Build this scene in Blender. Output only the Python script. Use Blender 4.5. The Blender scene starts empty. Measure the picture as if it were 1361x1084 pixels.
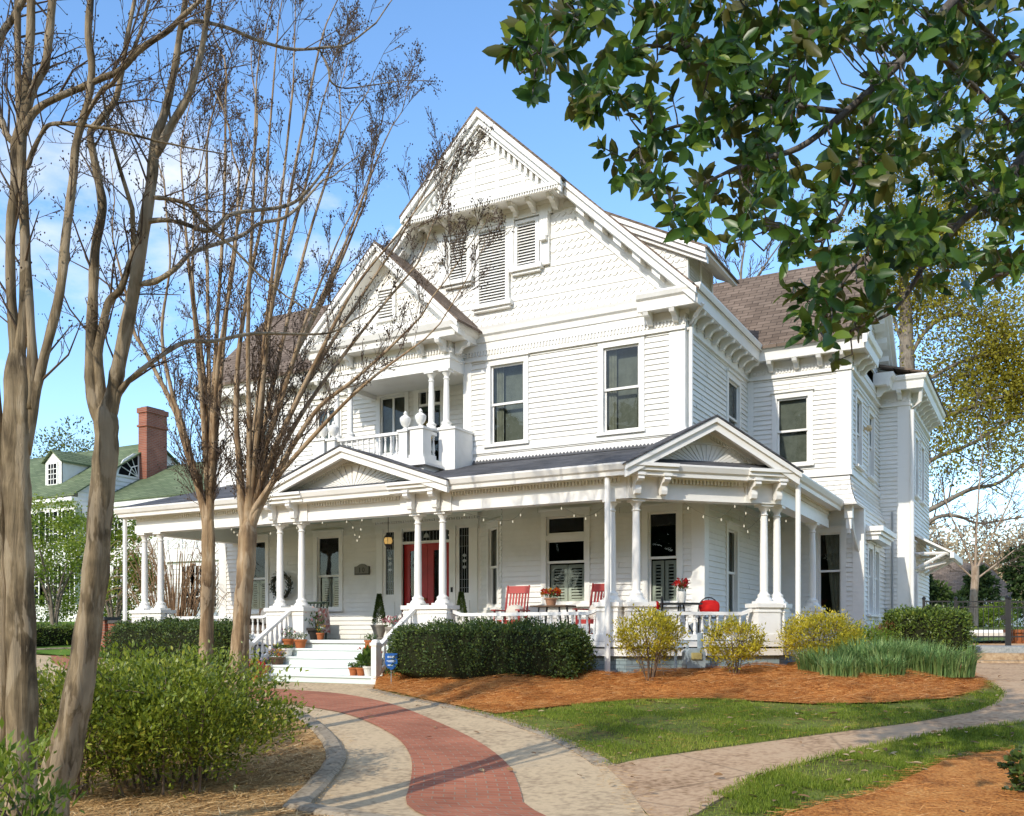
import bpy, math, random
import numpy as np
from mathutils import Vector
random.seed(7); rng = np.random.default_rng(11)
SC = bpy.context.scene
COL = SC.collection
PI = math.pi
CAMZ = 1.5
FOC = 1284.0; CX = 680.5; HY = 842.0
FWD = (-.4825, .8759); RGT = (.8759, .4825)

# ---- survey: the photograph's pixels turned into points of the place ----
def ray(px):
    u = (px - CX) / FOC
    return (FWD[0] + u * RGT[0], FWD[1] + u * RGT[1])
def on_y(px, Y):                     # x on the plane y = Y
    r = ray(px); return r[0] * Y / r[1]
def on_x(px, X):
    r = ray(px); return r[1] * X / r[0]
def depth(x, y): return x * FWD[0] + y * FWD[1]
def zat(py, x, y): return CAMZ + (HY - py) * depth(x, y) / FOC
def at(px, py, D):
    r = ray(px); return Vector((r[0] * D, r[1] * D, CAMZ + (HY - py) * D / FOC))

def sstep(a, b, v):
    t = min(1, max(0, (v - a) / (b - a))); return t * t * (3 - 2 * t)
def terrain(x, y):
    if y < 7: z = 0
    elif y < 15: z = .065 * (y - 7)
    elif y < 45: z = .52 + .04 * (y - 15)
    else: z = 1.72 + .45 * (1 - math.exp(-(y - 45) / 40))
    z += .9 * sstep(-24, -36, x) if y > 0 else 0
    return z
def ground(px, py):
    r = ray(px); k = (HY - py) / FOC
    lo = 2.0
    D = 2.0
    while D < 120:
        z = CAMZ + k * D
        if z <= terrain(r[0] * D, r[1] * D): break
        D += .1
    lo, hi = D - .1, D
    for _ in range(20):
        m = (lo + hi) / 2
        if CAMZ + k * m <= terrain(r[0] * m, r[1] * m): hi = m
        else: lo = m
    return Vector((r[0] * hi, r[1] * hi, terrain(r[0] * hi, r[1] * hi)))

# ---- objects ----
WLOC = {}
def tag(o, label=None, cat=None, group=None, kind=None):
    if label: o['label'] = label
    if cat: o['category'] = cat
    if group: o['group'] = group
    if kind: o['kind'] = kind
    return o
def empty(name, loc=(0, 0, 0), rz=0, label=None, cat=None, group=None):
    o = bpy.data.objects.new(name, None); COL.objects.link(o)
    o.location = loc; o.rotation_euler.z = rz; o.empty_display_size = .2
    WLOC[o] = Vector(loc)
    return tag(o, label, cat, group)
def copy_tree(o, parent=None):
    c = o.copy(); COL.objects.link(c); c.parent = parent
    for ch in list(o.children): copy_tree(ch, c)
    return c

class MB:
    def __init__(s): s.V = []; s.F = []; s.M = []; s.U = []; s.cur = 0; s.hasuv = False
    def add(s, vs, fs, uvs=None):
        n = len(s.V); s.V.extend([tuple(v) for v in vs])
        for i, f in enumerate(fs):
            s.F.append([n + k for k in f]); s.M.append(s.cur)
            if uvs: s.hasuv = True
            s.U.append(uvs[i] if uvs else None)
    def box(s, x0, x1, y0, y1, z0, z1):
        v = [(x, y, z) for z in (z0, z1) for y in (y0, y1) for x in (x0, x1)]
        s.add(v, [(0, 2, 3, 1), (4, 5, 7, 6), (0, 1, 5, 4), (2, 6, 7, 3), (0, 4, 6, 2), (1, 3, 7, 5)])
    def tube(s, pts, rad, n=8, caps=True):
        pts = [Vector(p) for p in pts]
        if not hasattr(rad, '__len__'): rad = [rad] * len(pts)
        rings = []; ref = Vector((0, 0, 1))
        for i, p in enumerate(pts):
            t = (pts[min(i + 1, len(pts) - 1)] - pts[max(i - 1, 0)])
            if t.length < 1e-9: t = Vector((0, 0, 1))
            t.normalize()
            a = t.cross(ref)
            if a.length < .2: a = t.cross(Vector((1, 0, 0)))
            a.normalize(); b = t.cross(a)
            rings.append([p + (a * math.cos(2 * PI * k / n) + b * math.sin(2 * PI * k / n)) * rad[i] for k in range(n)])
        vs = [v for r in rings for v in r]; fs = []
        for i in range(len(pts) - 1):
            for k in range(n):
                k2 = (k + 1) % n
                fs.append((i * n + k, i * n + k2, (i + 1) * n + k2, (i + 1) * n + k))
        if caps:
            fs.append(tuple(range(n))[::-1]); fs.append(tuple((len(pts) - 1) * n + k for k in range(n)))
        s.add(vs, fs)
    def lathe(s, prof, c=(0, 0, 0), n=14, caps=True):
        vs = []; fs = []
        for r, z in prof:
            for k in range(n):
                a = 2 * PI * k / n
                vs.append((c[0] + r * math.cos(a), c[1] + r * math.sin(a), c[2] + z))
        for i in range(len(prof) - 1):
            for k in range(n):
                k2 = (k + 1) % n
                fs.append((i * n + k, i * n + k2, (i + 1) * n + k2, (i + 1) * n + k))
        if caps:
            fs.append(tuple(range(n))[::-1]); fs.append(tuple((len(prof) - 1) * n + k for k in range(n)))
        s.add(vs, fs)
    def sphere(s, c, r, n=8, m=6, sc=(1, 1, 1)):
        prof = [(max(.001, math.sin(PI * i / m)) * r, -math.cos(PI * i / m) * r) for i in range(m + 1)]
        k0 = len(s.V); s.lathe(prof, (0, 0, 0), n)
        for i in range(k0, len(s.V)):
            v = s.V[i]; s.V[i] = (c[0] + v[0] * sc[0], c[1] + v[1] * sc[1], c[2] + v[2] * sc[2])
    def sweep(s, path, prof, closed_prof=True):
        """profile [(d outward, z)] swept with mitres along a plan polyline; outward = right of travel"""
        P = [Vector((p[0], p[1])) for p in path]; n = len(P); m = len(prof); vs = []
        for i in range(n):
            ns = []
            for a, b in ((i - 1, i), (i, i + 1)):
                if a < 0 or b >= n: continue
                u = (P[b] - P[a]).normalized(); ns.append(Vector((u.y, -u.x)))
            if len(ns) == 2:
                k = ns[0] + ns[1]; k = k / k.dot(ns[0])
            else: k = ns[0]
            for d, z in prof: vs.append((P[i].x + k.x * d, P[i].y + k.y * d, z))
        fs = []
        for i in range(n - 1):
            for j in range(m if closed_prof else m - 1):
                j2 = (j + 1) % m
                fs.append((i * m + j, (i + 1) * m + j, (i + 1) * m + j2, i * m + j2))
        if closed_prof:
            fs.append(tuple(range(m))); fs.append(tuple((n - 1) * m + j for j in range(m))[::-1])
        s.add(vs, fs)
    def islands(s, name, mats, parent=None):
        par = list(range(len(s.V)))
        def find(i):
            while par[i] != i: par[i] = par[par[i]]; i = par[i]
            return i
        for f in s.F:
            for k in f[1:]: par[find(k)] = find(f[0])
        g = {}
        for f in s.F: g.setdefault(find(f[0]), []).append(f)
        for fs in g.values():
            m = MB(); ids = sorted({k for f in fs for k in f}); mp = {k: i for i, k in enumerate(ids)}
            m.add([s.V[k] for k in ids], [tuple(mp[k] for k in f) for f in fs]); m.build(name, mats, parent)
    def build(s, name, mats, parent=None, smooth=False, label=None):
        if not isinstance(mats, (list, tuple)): mats = [mats]
        me = bpy.data.meshes.new(name)
        off = WLOC.get(parent, Vector((0, 0, 0))) if parent else Vector((0, 0, 0))
        me.from_pydata([(v[0] - off.x, v[1] - off.y, v[2] - off.z) for v in s.V], [], s.F)
        for m in mats: me.materials.append(m)
        if len(mats) > 1: me.polygons.foreach_set('material_index', s.M)
        if s.hasuv:
            uv = me.uv_layers.new(name='uv'); li = 0
            for i, f in enumerate(s.F):
                for k in range(len(f)):
                    uv.data[li].uv = s.U[i][k] if s.U[i] else (0, 0); li += 1
        if smooth:
            me.polygons.foreach_set('use_smooth', [True] * len(s.F))
            try: me.set_sharp_from_angle(angle=math.radians(38))
            except Exception: pass
        me.validate(); me.update()
        o = bpy.data.objects.new(name, me); COL.objects.link(o)
        if parent: o.parent = parent
        WLOC[o] = off
        if label: o['label'] = label
        return o

class W:
    """wall frame: a along the wall, d outwards, z up"""
    def __init__(s, ox, oy, ux, uy):
        l = math.hypot(ux, uy); s.o = (ox, oy); s.u = (ux / l, uy / l); s.n = (uy / l, -ux / l)
    def p(s, a, d, z):
        return (s.o[0] + a * s.u[0] + d * s.n[0], s.o[1] + a * s.u[1] + d * s.n[1], z)
    def box(s, mb, a0, a1, d0, d1, z0, z1):
        v = [s.p(a, d, z) for z in (z0, z1) for d in (d1, d0) for a in (a0, a1)]
        mb.add(v, [(0, 2, 3, 1), (4, 5, 7, 6), (0, 1, 5, 4), (2, 6, 7, 3), (0, 4, 6, 2), (1, 3, 7, 5)])
    def prism(s, mb, poly, d0, d1):      # poly in (a, z), counter-clockwise seen from outside
        n = len(poly)
        v = [s.p(a, d1, z) for a, z in poly] + [s.p(a, d0, z) for a, z in poly]
        f = [tuple(range(n)), tuple(range(2 * n - 1, n - 1, -1))]
        for i in range(n):
            j = (i + 1) % n; f.append((i, n + i, n + j, j))
        mb.add(v, f)
    def path(s, a0, a1, d=0): return [s.p(a0, d, 0)[:2], s.p(a1, d, 0)[:2]]
    def clap(s, mb, z0, z1, bounds, openings=(), exp=.115, lip=.03):
        k = math.floor(z0 / exp)
        while k * exp < z1 - 1e-6:
            zb, zt = max(z0, k * exp), min(z1, (k + 1) * exp); k += 1
            if zt - zb < .01: continue
            zm = (zb + zt) / 2
            if callable(bounds):
                b0, b1 = bounds(zb), bounds(zt)
            else: b0 = b1 = bounds
            blk = sorted((o[0], o[1]) for o in openings if o[2] < zm < o[3])
            segs = []; cur = None
            edges = []
            L = (b0[0], b1[0])
            for o0, o1 in blk:
                edges.append((L, (o0, o0))); L = (o1, o1)
            edges.append((L, (b0[1], b1[1])))
            for (l0, l1), (r0, r1) in edges:
                if r0 - l0 < .01: continue
                if r1 < l1: r1 = l1 = (r1 + l1) / 2
                cuts = [0]; ln_ = r0 - l0; x = random.uniform(.6, 3.6)
                while x < ln_ - .5: cuts.append(x / ln_); x += random.uniform(2.2, 3.8)
                cuts.append(1)
                for q in range(len(cuts) - 1):      # separate boards with hairline butt joints
                    t0, t1 = cuts[q], cuts[q + 1]; g = .0025 / ln_; A0 = l0 + ln_ * (t0 + (g if q else 0)); B0 = l0 + ln_ * (t1 - (g if q < len(cuts) - 2 else 0)); lw = r1 - l1
                    A1 = l1 + lw * (t0 + (g if q else 0)); B1 = l1 + lw * (t1 - (g if q < len(cuts) - 2 else 0)); lp = lip + random.uniform(-.005, .004); dz = random.uniform(-.0025, .0025) if q else 0
                    v = [s.p(A0, lp, zb + dz), s.p(B0, lp, zb + dz), s.p(B1, .003, zt), s.p(A1, .003, zt), s.p(A0, 0, zb + dz), s.p(B0, 0, zb + dz)]
                    mb.add(v, [(0, 1, 2, 3), (4, 5, 1, 0)])
    def scales(s, mb, z0, z1, bounds, openings=(), exp=.15, w=.15, lip=.022):
        k = 0; z = z0
        while z < z1 - .02:
            zt = min(z1, z + exp); zm = (z + zt) / 2
            bm_ = bounds(zm)
            a = math.floor(bm_[0] / w) * w + (w / 2 if k % 2 else 0) - w
            straight = (k % 4 == 3)
            while a < bm_[1]:
                l, r = max(a, bm_[0]), min(a + w, bm_[1]); a += w
                if r - l < .02: continue
                m = (l + r) / 2
                if any(o[0] < m < o[1] and o[2] < zm < o[3] for o in openings): continue
                g = .008
                if straight: pts = [(l, z), (r, z)]
                else: pts = [(l, z + .055), (l + (r - l) * .22, z + .01), (m, z - .012), (r - (r - l) * .22, z + .01), (r, z + .055)]
                n = len(pts)
                v = [s.p(q[0], lip, q[1]) for q in pts] + [s.p(r, .002, zt + .02), s.p(l, .002, zt + .02)] + [s.p(q[0], 0, q[1]) for q in pts]
                f = [tuple(range(n + 2))]
                for i in range(n - 1): f.append((n + 2 + i, n + 3 + i, i + 1, i))
                mb.add(v, f)
            z = zt; k += 1
        # sheathing behind the shingles
        n = 8
        for i in range(n):
            za, zb = z0 + (z1 - z0) * i / n, z0 + (z1 - z0) * (i + 1) / n
            b0, b1 = bounds(za), bounds(zb)
            mb.add([s.p(b0[0], .001, za), s.p(b0[1], .001, za), s.p(b1[1], .001, zb), s.p(b1[0], .001, zb)], [(0, 1, 2, 3)])

def npmesh(name, verts, faces, mat, parent=None, tint=None, smooth=False):
    """mesh from arrays; faces (m,k) one size; tint = per-face random grey kept as a leaf-to-leaf colour difference"""
    me = bpy.data.meshes.new(name)
    verts = np.asarray(verts, np.float32)
    off = WLOC.get(parent, Vector((0, 0, 0))) if parent else Vector((0, 0, 0))
    verts = verts - np.array(off, np.float32)
    faces = np.asarray(faces, np.int32); m, k = faces.shape
    me.vertices.add(len(verts)); me.vertices.foreach_set('co', verts.ravel())
    me.loops.add(m * k); me.loops.foreach_set('vertex_index', faces.ravel())
    me.polygons.add(m); me.polygons.foreach_set('loop_start', np.arange(m, dtype=np.int32) * k)
    if smooth: me.polygons.foreach_set('use_smooth', np.ones(m, bool))
    for q in (mat if isinstance(mat, (list, tuple)) else [mat]): me.materials.append(q)
    if tint is not None:
        at_ = me.attributes.new('tint', 'FLOAT', 'FACE'); at_.data.foreach_set('value', np.asarray(tint, np.float32))
    me.update(calc_edges=True)
    o = bpy.data.objects.new(name, me); COL.objects.link(o)
    if parent: o.parent = parent
    WLOC[o] = off
    return o

# ---- materials ----
def mat(name, base, rough=.6, spec=.3, metal=0, noise=None, bump=None, coat=0):
    m = bpy.data.materials.new(name); m.use_nodes = True
    nt = m.node_tree; b = nt.nodes['Principled BSDF']
    b.inputs['Base Color'].default_value = (*base, 1); b.inputs['Roughness'].default_value = rough
    b.inputs['Specular IOR Level'].default_value = spec; b.inputs['Metallic'].default_value = metal
    tc = nt.nodes.new('ShaderNodeTexCoord')
    if noise:      # (scale, colour2, lo, hi)
        sc, c2, lo, hi = noise
        n = nt.nodes.new('ShaderNodeTexNoise'); n.inputs['Scale'].default_value = sc; n.inputs['Detail'].default_value = 6
        n.inputs['Roughness'].default_value = .65
        r = nt.nodes.new('ShaderNodeValToRGB'); r.color_ramp.elements[0].position = lo; r.color_ramp.elements[1].position = hi
        r.color_ramp.elements[0].color = (*base, 1); r.color_ramp.elements[1].color = (*c2, 1)
        nt.links.new(tc.outputs['Object'], n.inputs['Vector']); nt.links.new(n.outputs['Fac'], r.inputs['Fac'])
        nt.links.new(r.outputs['Color'], b.inputs['Base Color'])
    if bump:
        sc, st, ds = bump
        n = nt.nodes.new('ShaderNodeTexNoise'); n.inputs['Scale'].default_value = sc; n.inputs['Detail'].default_value = 8
        bp = nt.nodes.new('ShaderNodeBump'); bp.inputs['Strength'].default_value = st; bp.inputs['Distance'].default_value = ds
        nt.links.new(tc.outputs['Object'], n.inputs['Vector']); nt.links.new(n.outputs['Fac'], bp.inputs['Height'])
        nt.links.new(bp.outputs['Normal'], b.inputs['Normal'])
    return m

def brickmat(name, c1, c2, mortar, bw, bh, axis, msize=.012, rough=.85, zs=1.0, bump=.5, big=None, uv=False, offset=.5):
    """brick / shingle courses; axis 'x' or 'y' = the horizontal direction of the courses"""
    m = bpy.data.materials.new(name); m.use_nodes = True
    nt = m.node_tree; b = nt.nodes['Principled BSDF']; N = nt.nodes.new; L = nt.links.new
    b.inputs['Roughness'].default_value = rough; b.inputs['Specular IOR Level'].default_value = .2
    tc = N('ShaderNodeTexCoord')
    if uv: vec = tc.outputs['UV']
    else:
        sp = N('ShaderNodeSeparateXYZ'); cb = N('ShaderNodeCombineXYZ'); mu = N('ShaderNodeMath'); mu.operation = 'MULTIPLY'; mu.inputs[1].default_value = zs
        L(tc.outputs['Object'], sp.inputs[0]); L(sp.outputs['X' if axis == 'x' else 'Y'], cb.inputs[0]); L(sp.outputs['Z'], mu.inputs[0]); L(mu.outputs[0], cb.inputs[1])
        vec = cb.outputs[0]
    br = N('ShaderNodeTexBrick'); br.inputs['Scale'].default_value = 1; br.inputs['Brick Width'].default_value = bw; br.inputs['Row Height'].default_value = bh
    br.inputs['Mortar Size'].default_value = msize; br.inputs['Mortar Smooth'].default_value = .2; br.offset = offset
    br.inputs['Color1'].default_value = (*c1, 1); br.inputs['Color2'].default_value = (*c2, 1); br.inputs['Mortar'].default_value = (*mortar, 1)
    L(vec, br.inputs['Vector'])
    nz = N('ShaderNodeTexNoise'); nz.inputs['Scale'].default_value = 1.3 if not big else big; nz.inputs['Detail'].default_value = 7; L(tc.outputs['Object'], nz.inputs['Vector'])
    mp = N('ShaderNodeMapRange'); mp.inputs[1].default_value = .3; mp.inputs[2].default_value = .75; mp.inputs[3].default_value = .72; mp.inputs[4].default_value = 1.2; L(nz.outputs['Fac'], mp.inputs[0])
    mx = N('ShaderNodeMix'); mx.data_type = 'RGBA'; mx.blend_type = 'MULTIPLY'; mx.inputs[0].default_value = 1
    L(br.outputs['Color'], mx.inputs[6]); L(mp.outputs[0], mx.inputs[7]); L(mx.outputs[2], b.inputs['Base Color'])
    bp = N('ShaderNodeBump'); bp.inputs['Strength'].default_value = bump; bp.inputs['Distance'].default_value = .01; bp.invert = True
    L(br.outputs['Fac'], bp.inputs['Height']); L(bp.outputs['Normal'], b.inputs['Normal'])
    return m

def leafmat(name, cols, rough=.4, trans=.3, spec=.4, tcol=None):
    """cols = dark ... light colour stops picked per leaf"""
    m = bpy.data.materials.new(name); m.use_nodes = True
    nt = m.node_tree; b = nt.nodes['Principled BSDF']; N = nt.nodes.new; L = nt.links.new
    a = N('ShaderNodeAttribute'); a.attribute_name = 'tint'
    r = N('ShaderNodeValToRGB'); e = r.color_ramp.elements
    while len(e) < len(cols): e.new(.5)
    for i, c in enumerate(cols): e[i].position = i / (len(cols) - 1); e[i].color = (*c, 1)
    L(a.outputs['Fac'], r.inputs['Fac']); L(r.outputs['Color'], b.inputs['Base Color'])
    b.inputs['Roughness'].default_value = rough; b.inputs['Specular IOR Level'].default_value = spec
    t = N('ShaderNodeBsdfTranslucent'); mx = N('ShaderNodeMixShader'); mx.inputs[0].default_value = trans
    hs = N('ShaderNodeHueSaturation'); hs.inputs['Value'].default_value = 1.5; hs.inputs['Hue'].default_value = .48
    L(r.outputs['Color'], hs.inputs['Color']); L(hs.outputs['Color'], t.inputs['Color'])
    L(b.outputs[0], mx.inputs[1]); L(t.outputs[0], mx.inputs[2]); L(mx.outputs[0], nt.nodes['Material Output'].inputs[0])
    return m

def glassmat(name, tint=(.7, .75, .72), refl=.0):
    m = bpy.data.materials.new(name); m.use_nodes = True
    nt = m.node_tree; N = nt.nodes.new; L = nt.links.new
    nt.nodes.remove(nt.nodes['Principled BSDF'])
    t = N('ShaderNodeBsdfTransparent'); t.inputs[0].default_value = (*tint, 1)
    g = N('ShaderNodeBsdfGlossy'); g.inputs['Roughness'].default_value = .02; g.inputs[0].default_value = (.72, .75, .73, 1)
    lw = N('ShaderNodeFresnel'); lw.inputs['IOR'].default_value = 1.55
    tc = N('ShaderNodeTexCoord'); nz = N('ShaderNodeTexNoise'); nz.inputs['Scale'].default_value = 2.2; nz.inputs['Detail'].default_value = 1
    bp = N('ShaderNodeBump'); bp.inputs['Strength'].default_value = .08; bp.inputs['Distance'].default_value = .03
    L(tc.outputs['Object'], nz.inputs['Vector']); L(nz.outputs['Fac'], bp.inputs['Height']); L(bp.outputs['Normal'], g.inputs['Normal'])
    ad = N('ShaderNodeMath'); ad.operation = 'ADD'; ad.inputs[1].default_value = refl; L(lw.outputs[0], ad.inputs[0])
    mx = N('ShaderNodeMixShader'); L(ad.outputs[0], mx.inputs[0]); L(t.outputs[0], mx.inputs[1]); L(g.outputs[0], mx.inputs[2])
    L(mx.outputs[0], nt.nodes['Material Output'].inputs[0])
    return m

WHITE = mat('white_paint', (.80, .78, .725), .5, .3, noise=(1.6, (.67, .645, .57), .46, .88), bump=(30, .12, .004))
TRIM = mat('white_trim_paint', (.83, .81, .755), .42, .35, noise=(2.2, (.71, .685, .61), .5, .9))
CEIL = mat('pale_green_ceiling_paint', (.50, .60, .54), .5)
PORCHWALL = WHITE
DECK = mat('grey_deck_paint', (.42, .45, .43), .55, noise=(3, (.34, .36, .34), .4, .7))
STEPP = mat('pale_step_paint', (.70, .75, .71), .55, noise=(2.5, (.66, .70, .66), .45, .8))
SHB_X = brickmat('brown_shingles_front', (.155, .113, .083), (.24, .179, .134), (.068, .05, .037), .34, .145, 'x', .010, .9, 1.38, .7)
SHB_Y = brickmat('brown_shingles_side', (.155, .113, .083), (.24, .179, .134), (.068, .05, .037), .34, .145, 'y', .010, .9, 1.38, .7)
SHG = brickmat('grey_porch_shingles', (.075, .075, .08), (.13, .13, .135), (.035, .035, .037), .34, .04, 'x', .004, .9, 1.0, .6)
SHG_Y = brickmat('grey_porch_shingles_side', (.075, .075, .08), (.13, .13, .135), (.035, .035, .037), .34, .04, 'y', .004, .9, 1.0, .6)
BRICKBLUE = brickmat('painted_foundation_brick', (.31, .39, .41), (.24, .32, .34), (.19, .25, .27), .22, .075, 'x', .008, .7, 1, .8)
BRICKBLUE_Y = brickmat('painted_foundation_brick_side', (.31, .39, .41), (.24, .32, .34), (.19, .25, .27), .22, .075, 'y', .008, .7, 1, .8)
GLASS = glassmat('window_glass')
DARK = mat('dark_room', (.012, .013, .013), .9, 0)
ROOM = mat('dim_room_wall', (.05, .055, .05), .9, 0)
CURTAIN = mat('cream_curtain', (.42, .41, .34), .9, .05, noise=(8, (.30, .29, .24), .4, .7))
BLIND = mat('grey_roller_blind', (.24, .245, .215), .9, .05, noise=(5, (.16, .165, .14), .4, .7))
SHUT = mat('ivory_shutter_paint', (.72, .73, .66), .45)
REDDOOR = mat('red_door_paint', (.40, .022, .022), .4, .4, noise=(4, (.30, .016, .016), .4, .75))
LEAD = mat('lead_came', (.30, .32, .33), .4, .5, .6)
COPPER = mat('brown_flashing', (.20, .13, .09), .6)
import bmesh
# ---------------- ground ----------------
BEDEDGE = []
def mound_house(x, y):      # pine straw heaped against the porch foundation, feathered to its edge
    d = 9
    for (ax, ay), (bx, by) in BEDEDGE:
        t = min(1, max(0, ((x - ax) * (bx - ax) + (y - ay) * (by - ay)) / max(1e-9, (bx - ax) ** 2 + (by - ay) ** 2)))
        d = min(d, math.hypot(x - ax - t * (bx - ax), y - ay - t * (by - ay)))
    return (.17 + .035 * math.sin(x * 3.1 + 2 * math.sin(y * 2.3)) + .03 * math.sin(y * 5.3 + x * 1.7)) * sstep(0, 1.5, d)
def groundmat(name, cols, sc1, sc2, bump=.6, dist=.02, rough=.95, crack=None):
    m = bpy.data.materials.new(name); m.use_nodes = True
    nt = m.node_tree; b = nt.nodes['Principled BSDF']; N = nt.nodes.new; L = nt.links.new
    b.inputs['Roughness'].default_value = rough; b.inputs['Specular IOR Level'].default_value = .15
    tc = N('ShaderNodeTexCoord')
    n1 = N('ShaderNodeTexNoise'); n1.inputs['Scale'].default_value = sc1; n1.inputs['Detail'].default_value = 8; n1.inputs['Roughness'].default_value = .7
    n2 = N('ShaderNodeTexNoise'); n2.inputs['Scale'].default_value = sc2; n2.inputs['Detail'].default_value = 5
    L(tc.outputs['Object'], n1.inputs['Vector']); L(tc.outputs['Object'], n2.inputs['Vector'])
    ad = N('ShaderNodeMath'); ad.operation = 'ADD'; L(n1.outputs['Fac'], ad.inputs[0]); L(n2.outputs['Fac'], ad.inputs[1])
    ml = N('ShaderNodeMath'); ml.operation = 'MULTIPLY'; ml.inputs[1].default_value = .5; L(ad.outputs[0], ml.inputs[0])
    r = N('ShaderNodeValToRGB'); e = r.color_ramp.elements
    while len(e) < len(cols): e.new(.5)
    for i, c in enumerate(cols): e[i].position = .36 + .28 * i / (len(cols) - 1); e[i].color = (*c, 1)
    L(ml.outputs[0], r.inputs['Fac'])
    col = r.outputs['Color']
    bp = N('ShaderNodeBump'); bp.inputs['Strength'].default_value = bump; bp.inputs['Distance'].default_value = dist
    hgt = n2.outputs['Fac']
    if crack:       # irregular joints between slabs / flagstones
        v = N('ShaderNodeTexVoronoi'); v.feature = 'DISTANCE_TO_EDGE'; v.inputs['Scale'].default_value = crack[0]
        nw = N('ShaderNodeTexNoise'); nw.inputs['Scale'].default_value = 1.2
        mv = N('ShaderNodeMix'); mv.data_type = 'VECTOR'; mv.inputs[0].default_value = .12
        L(tc.outputs['Object'], nw.inputs['Vector']); L(tc.outputs['Object'], mv.inputs[4]); L(nw.outputs['Color'], mv.inputs[5]); L(mv.outputs[1], v.inputs['Vector'])
        mr = N('ShaderNodeMapRange'); mr.inputs[2].default_value = crack[1]; mr.inputs[3].default_value = crack[2]; L(v.outputs['Distance'], mr.inputs[0])
        mx = N('ShaderNodeMix'); mx.data_type = 'RGBA'; mx.blend_type = 'MULTIPLY'; mx.inputs[0].default_value = 1
        L(col, mx.inputs[6]); L(mr.outputs[0], mx.inputs[7]); col = mx.outputs[2]
    L(col, b.inputs['Base Color']); L(hgt, bp.inputs['Height']); L(bp.outputs['Normal'], b.inputs['Normal'])
    return m
LAWN = groundmat('lawn_soil_and_turf', [(.10, .065, .03), (.13, .13, .03), (.16, .20, .035), (.20, .19, .05)], .9, 25, 1, .03)
CONC = groundmat('worn_concrete', [(.30, .21, .12), (.47, .345, .21), (.60, .45, .27), (.53, .385, .235)], .7, 14, .35, .006, .9)
FLAG = groundmat('tan_flagstone', [(.26, .16, .085), (.44, .285, .165), (.55, .375, .225), (.47, .33, .20)], 1.1, 16, .4, .01, .9, crack=(.55, .015, .62))
STRAW = groundmat('pine_straw_bed', [(.14, .05, .015), (.42, .16, .04), (.60, .26, .07), (.68, .36, .12)], 2.2, 40, 1, .03)
STRAW2 = groundmat('pale_bark_mulch', [(.16, .08, .03), (.40, .23, .09), (.55, .35, .15), (.62, .43, .22)], 2.0, 45, 1, .03)
CURB = groundmat('weathered_curb_concrete', [(.16, .12, .08), (.29, .23, .155), (.38, .31, .22), (.34, .27, .19)], 2.5, 20, .5, .01)
PAVER = brickmat('red_paver_bricks', (.48, .175, .095), (.37, .12, .065), (.36, .23, .15), .21, .105, 'x', .008, .85, 1, .5, big=.8, uv=True)
EARTH = groundmat('far_lawn', [(.07, .075, .025), (.11, .15, .035), (.15, .20, .045), (.20, .2, .07)], .12, 3, .5, .02)

def drape(name, poly, m, off=.02, cell=.6, hf=None, kind='structure', label=None):
    bm = bmesh.new()
    vs = [bm.verts.new((p[0], p[1], 0)) for p in poly]
    bm.faces.new(vs)
    bmesh.ops.triangulate(bm, faces=bm.faces[:])
    xs = [p[0] for p in poly]; ys = [p[1] for p in poly]
    for ax, lo, hi in ((0, min(xs), max(xs)), (1, min(ys), max(ys))):
        k = math.floor(lo / cell) + 1
        while k * cell < hi:
            co = [0, 0, 0]; no = [0, 0, 0]; co[ax] = k * cell; no[ax] = 1
            bmesh.ops.bisect_plane(bm, geom=bm.verts[:] + bm.edges[:] + bm.faces[:], plane_co=co, plane_no=no, dist=1e-5); k += 1
    for v in bm.verts: v.co.z = terrain(v.co.x, v.co.y) + off + (hf(v.co.x, v.co.y) if hf else 0)
    bmesh.ops.recalc_face_normals(bm, faces=bm.faces[:])
    for f in bm.faces:
        if f.normal.z < 0: f.normal_flip()
    me = bpy.data.meshes.new(name); bm.to_mesh(me); bm.free()
    me.materials.append(m)
    o = bpy.data.objects.new(name, me); COL.objects.link(o); WLOC[o] = Vector((0, 0, 0))
    o['kind'] = kind
    if label: o['label'] = label
    return o
def inpoly(poly, x, y):
    n = len(poly); r = False; j = n - 1
    for i in range(n):
        xi, yi = poly[i][0], poly[i][1]; xj, yj = poly[j][0], poly[j][1]
        if (yi > y) != (yj > y) and x < (xj - xi) * (y - yi) / (yj - yi) + xi: r = not r
        j = i
    return r
def smooth_line(P, it=2):
    P = [Vector((p[0], p[1])) for p in P]
    for _ in range(it):
        Q = [P[0]]
        for a, b in zip(P, P[1:]): Q += [a * .75 + b * .25, a * .25 + b * .75]
        Q.append(P[-1]); P = Q
    return [(p.x, p.y) for p in P]
def G(L_): return [tuple(ground(*p)[:2]) for p in L_]

# base ground: fine near the camera, coarse far away, reaching the horizon
def base_ground():
    xs = sorted(set([-900, -500, -300, -200, -140, -100, -80] + [round(-66 + 1.2 * i, 3) for i in range(80)] + [32, 36, 42, 50, 70, 100, 200, 400, 900]))
    ys = sorted(set([-60, -30, -15, -8, -4] + [round(1.2 * i, 3) for i in range(0, 60)] + [75, 80, 90, 105, 130, 170, 250, 400, 900]))
    vs = [(x, y, terrain(x, y)) for y in ys for x in xs]; nx = len(xs)
    fs = [(j * nx + i, j * nx + i + 1, (j + 1) * nx + i + 1, (j + 1) * nx + i) for j in range(len(ys) - 1) for i in range(nx - 1)]
    o = npmesh('ground', vs, fs, LAWN); o['kind'] = 'structure'; return o
base_ground()

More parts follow.
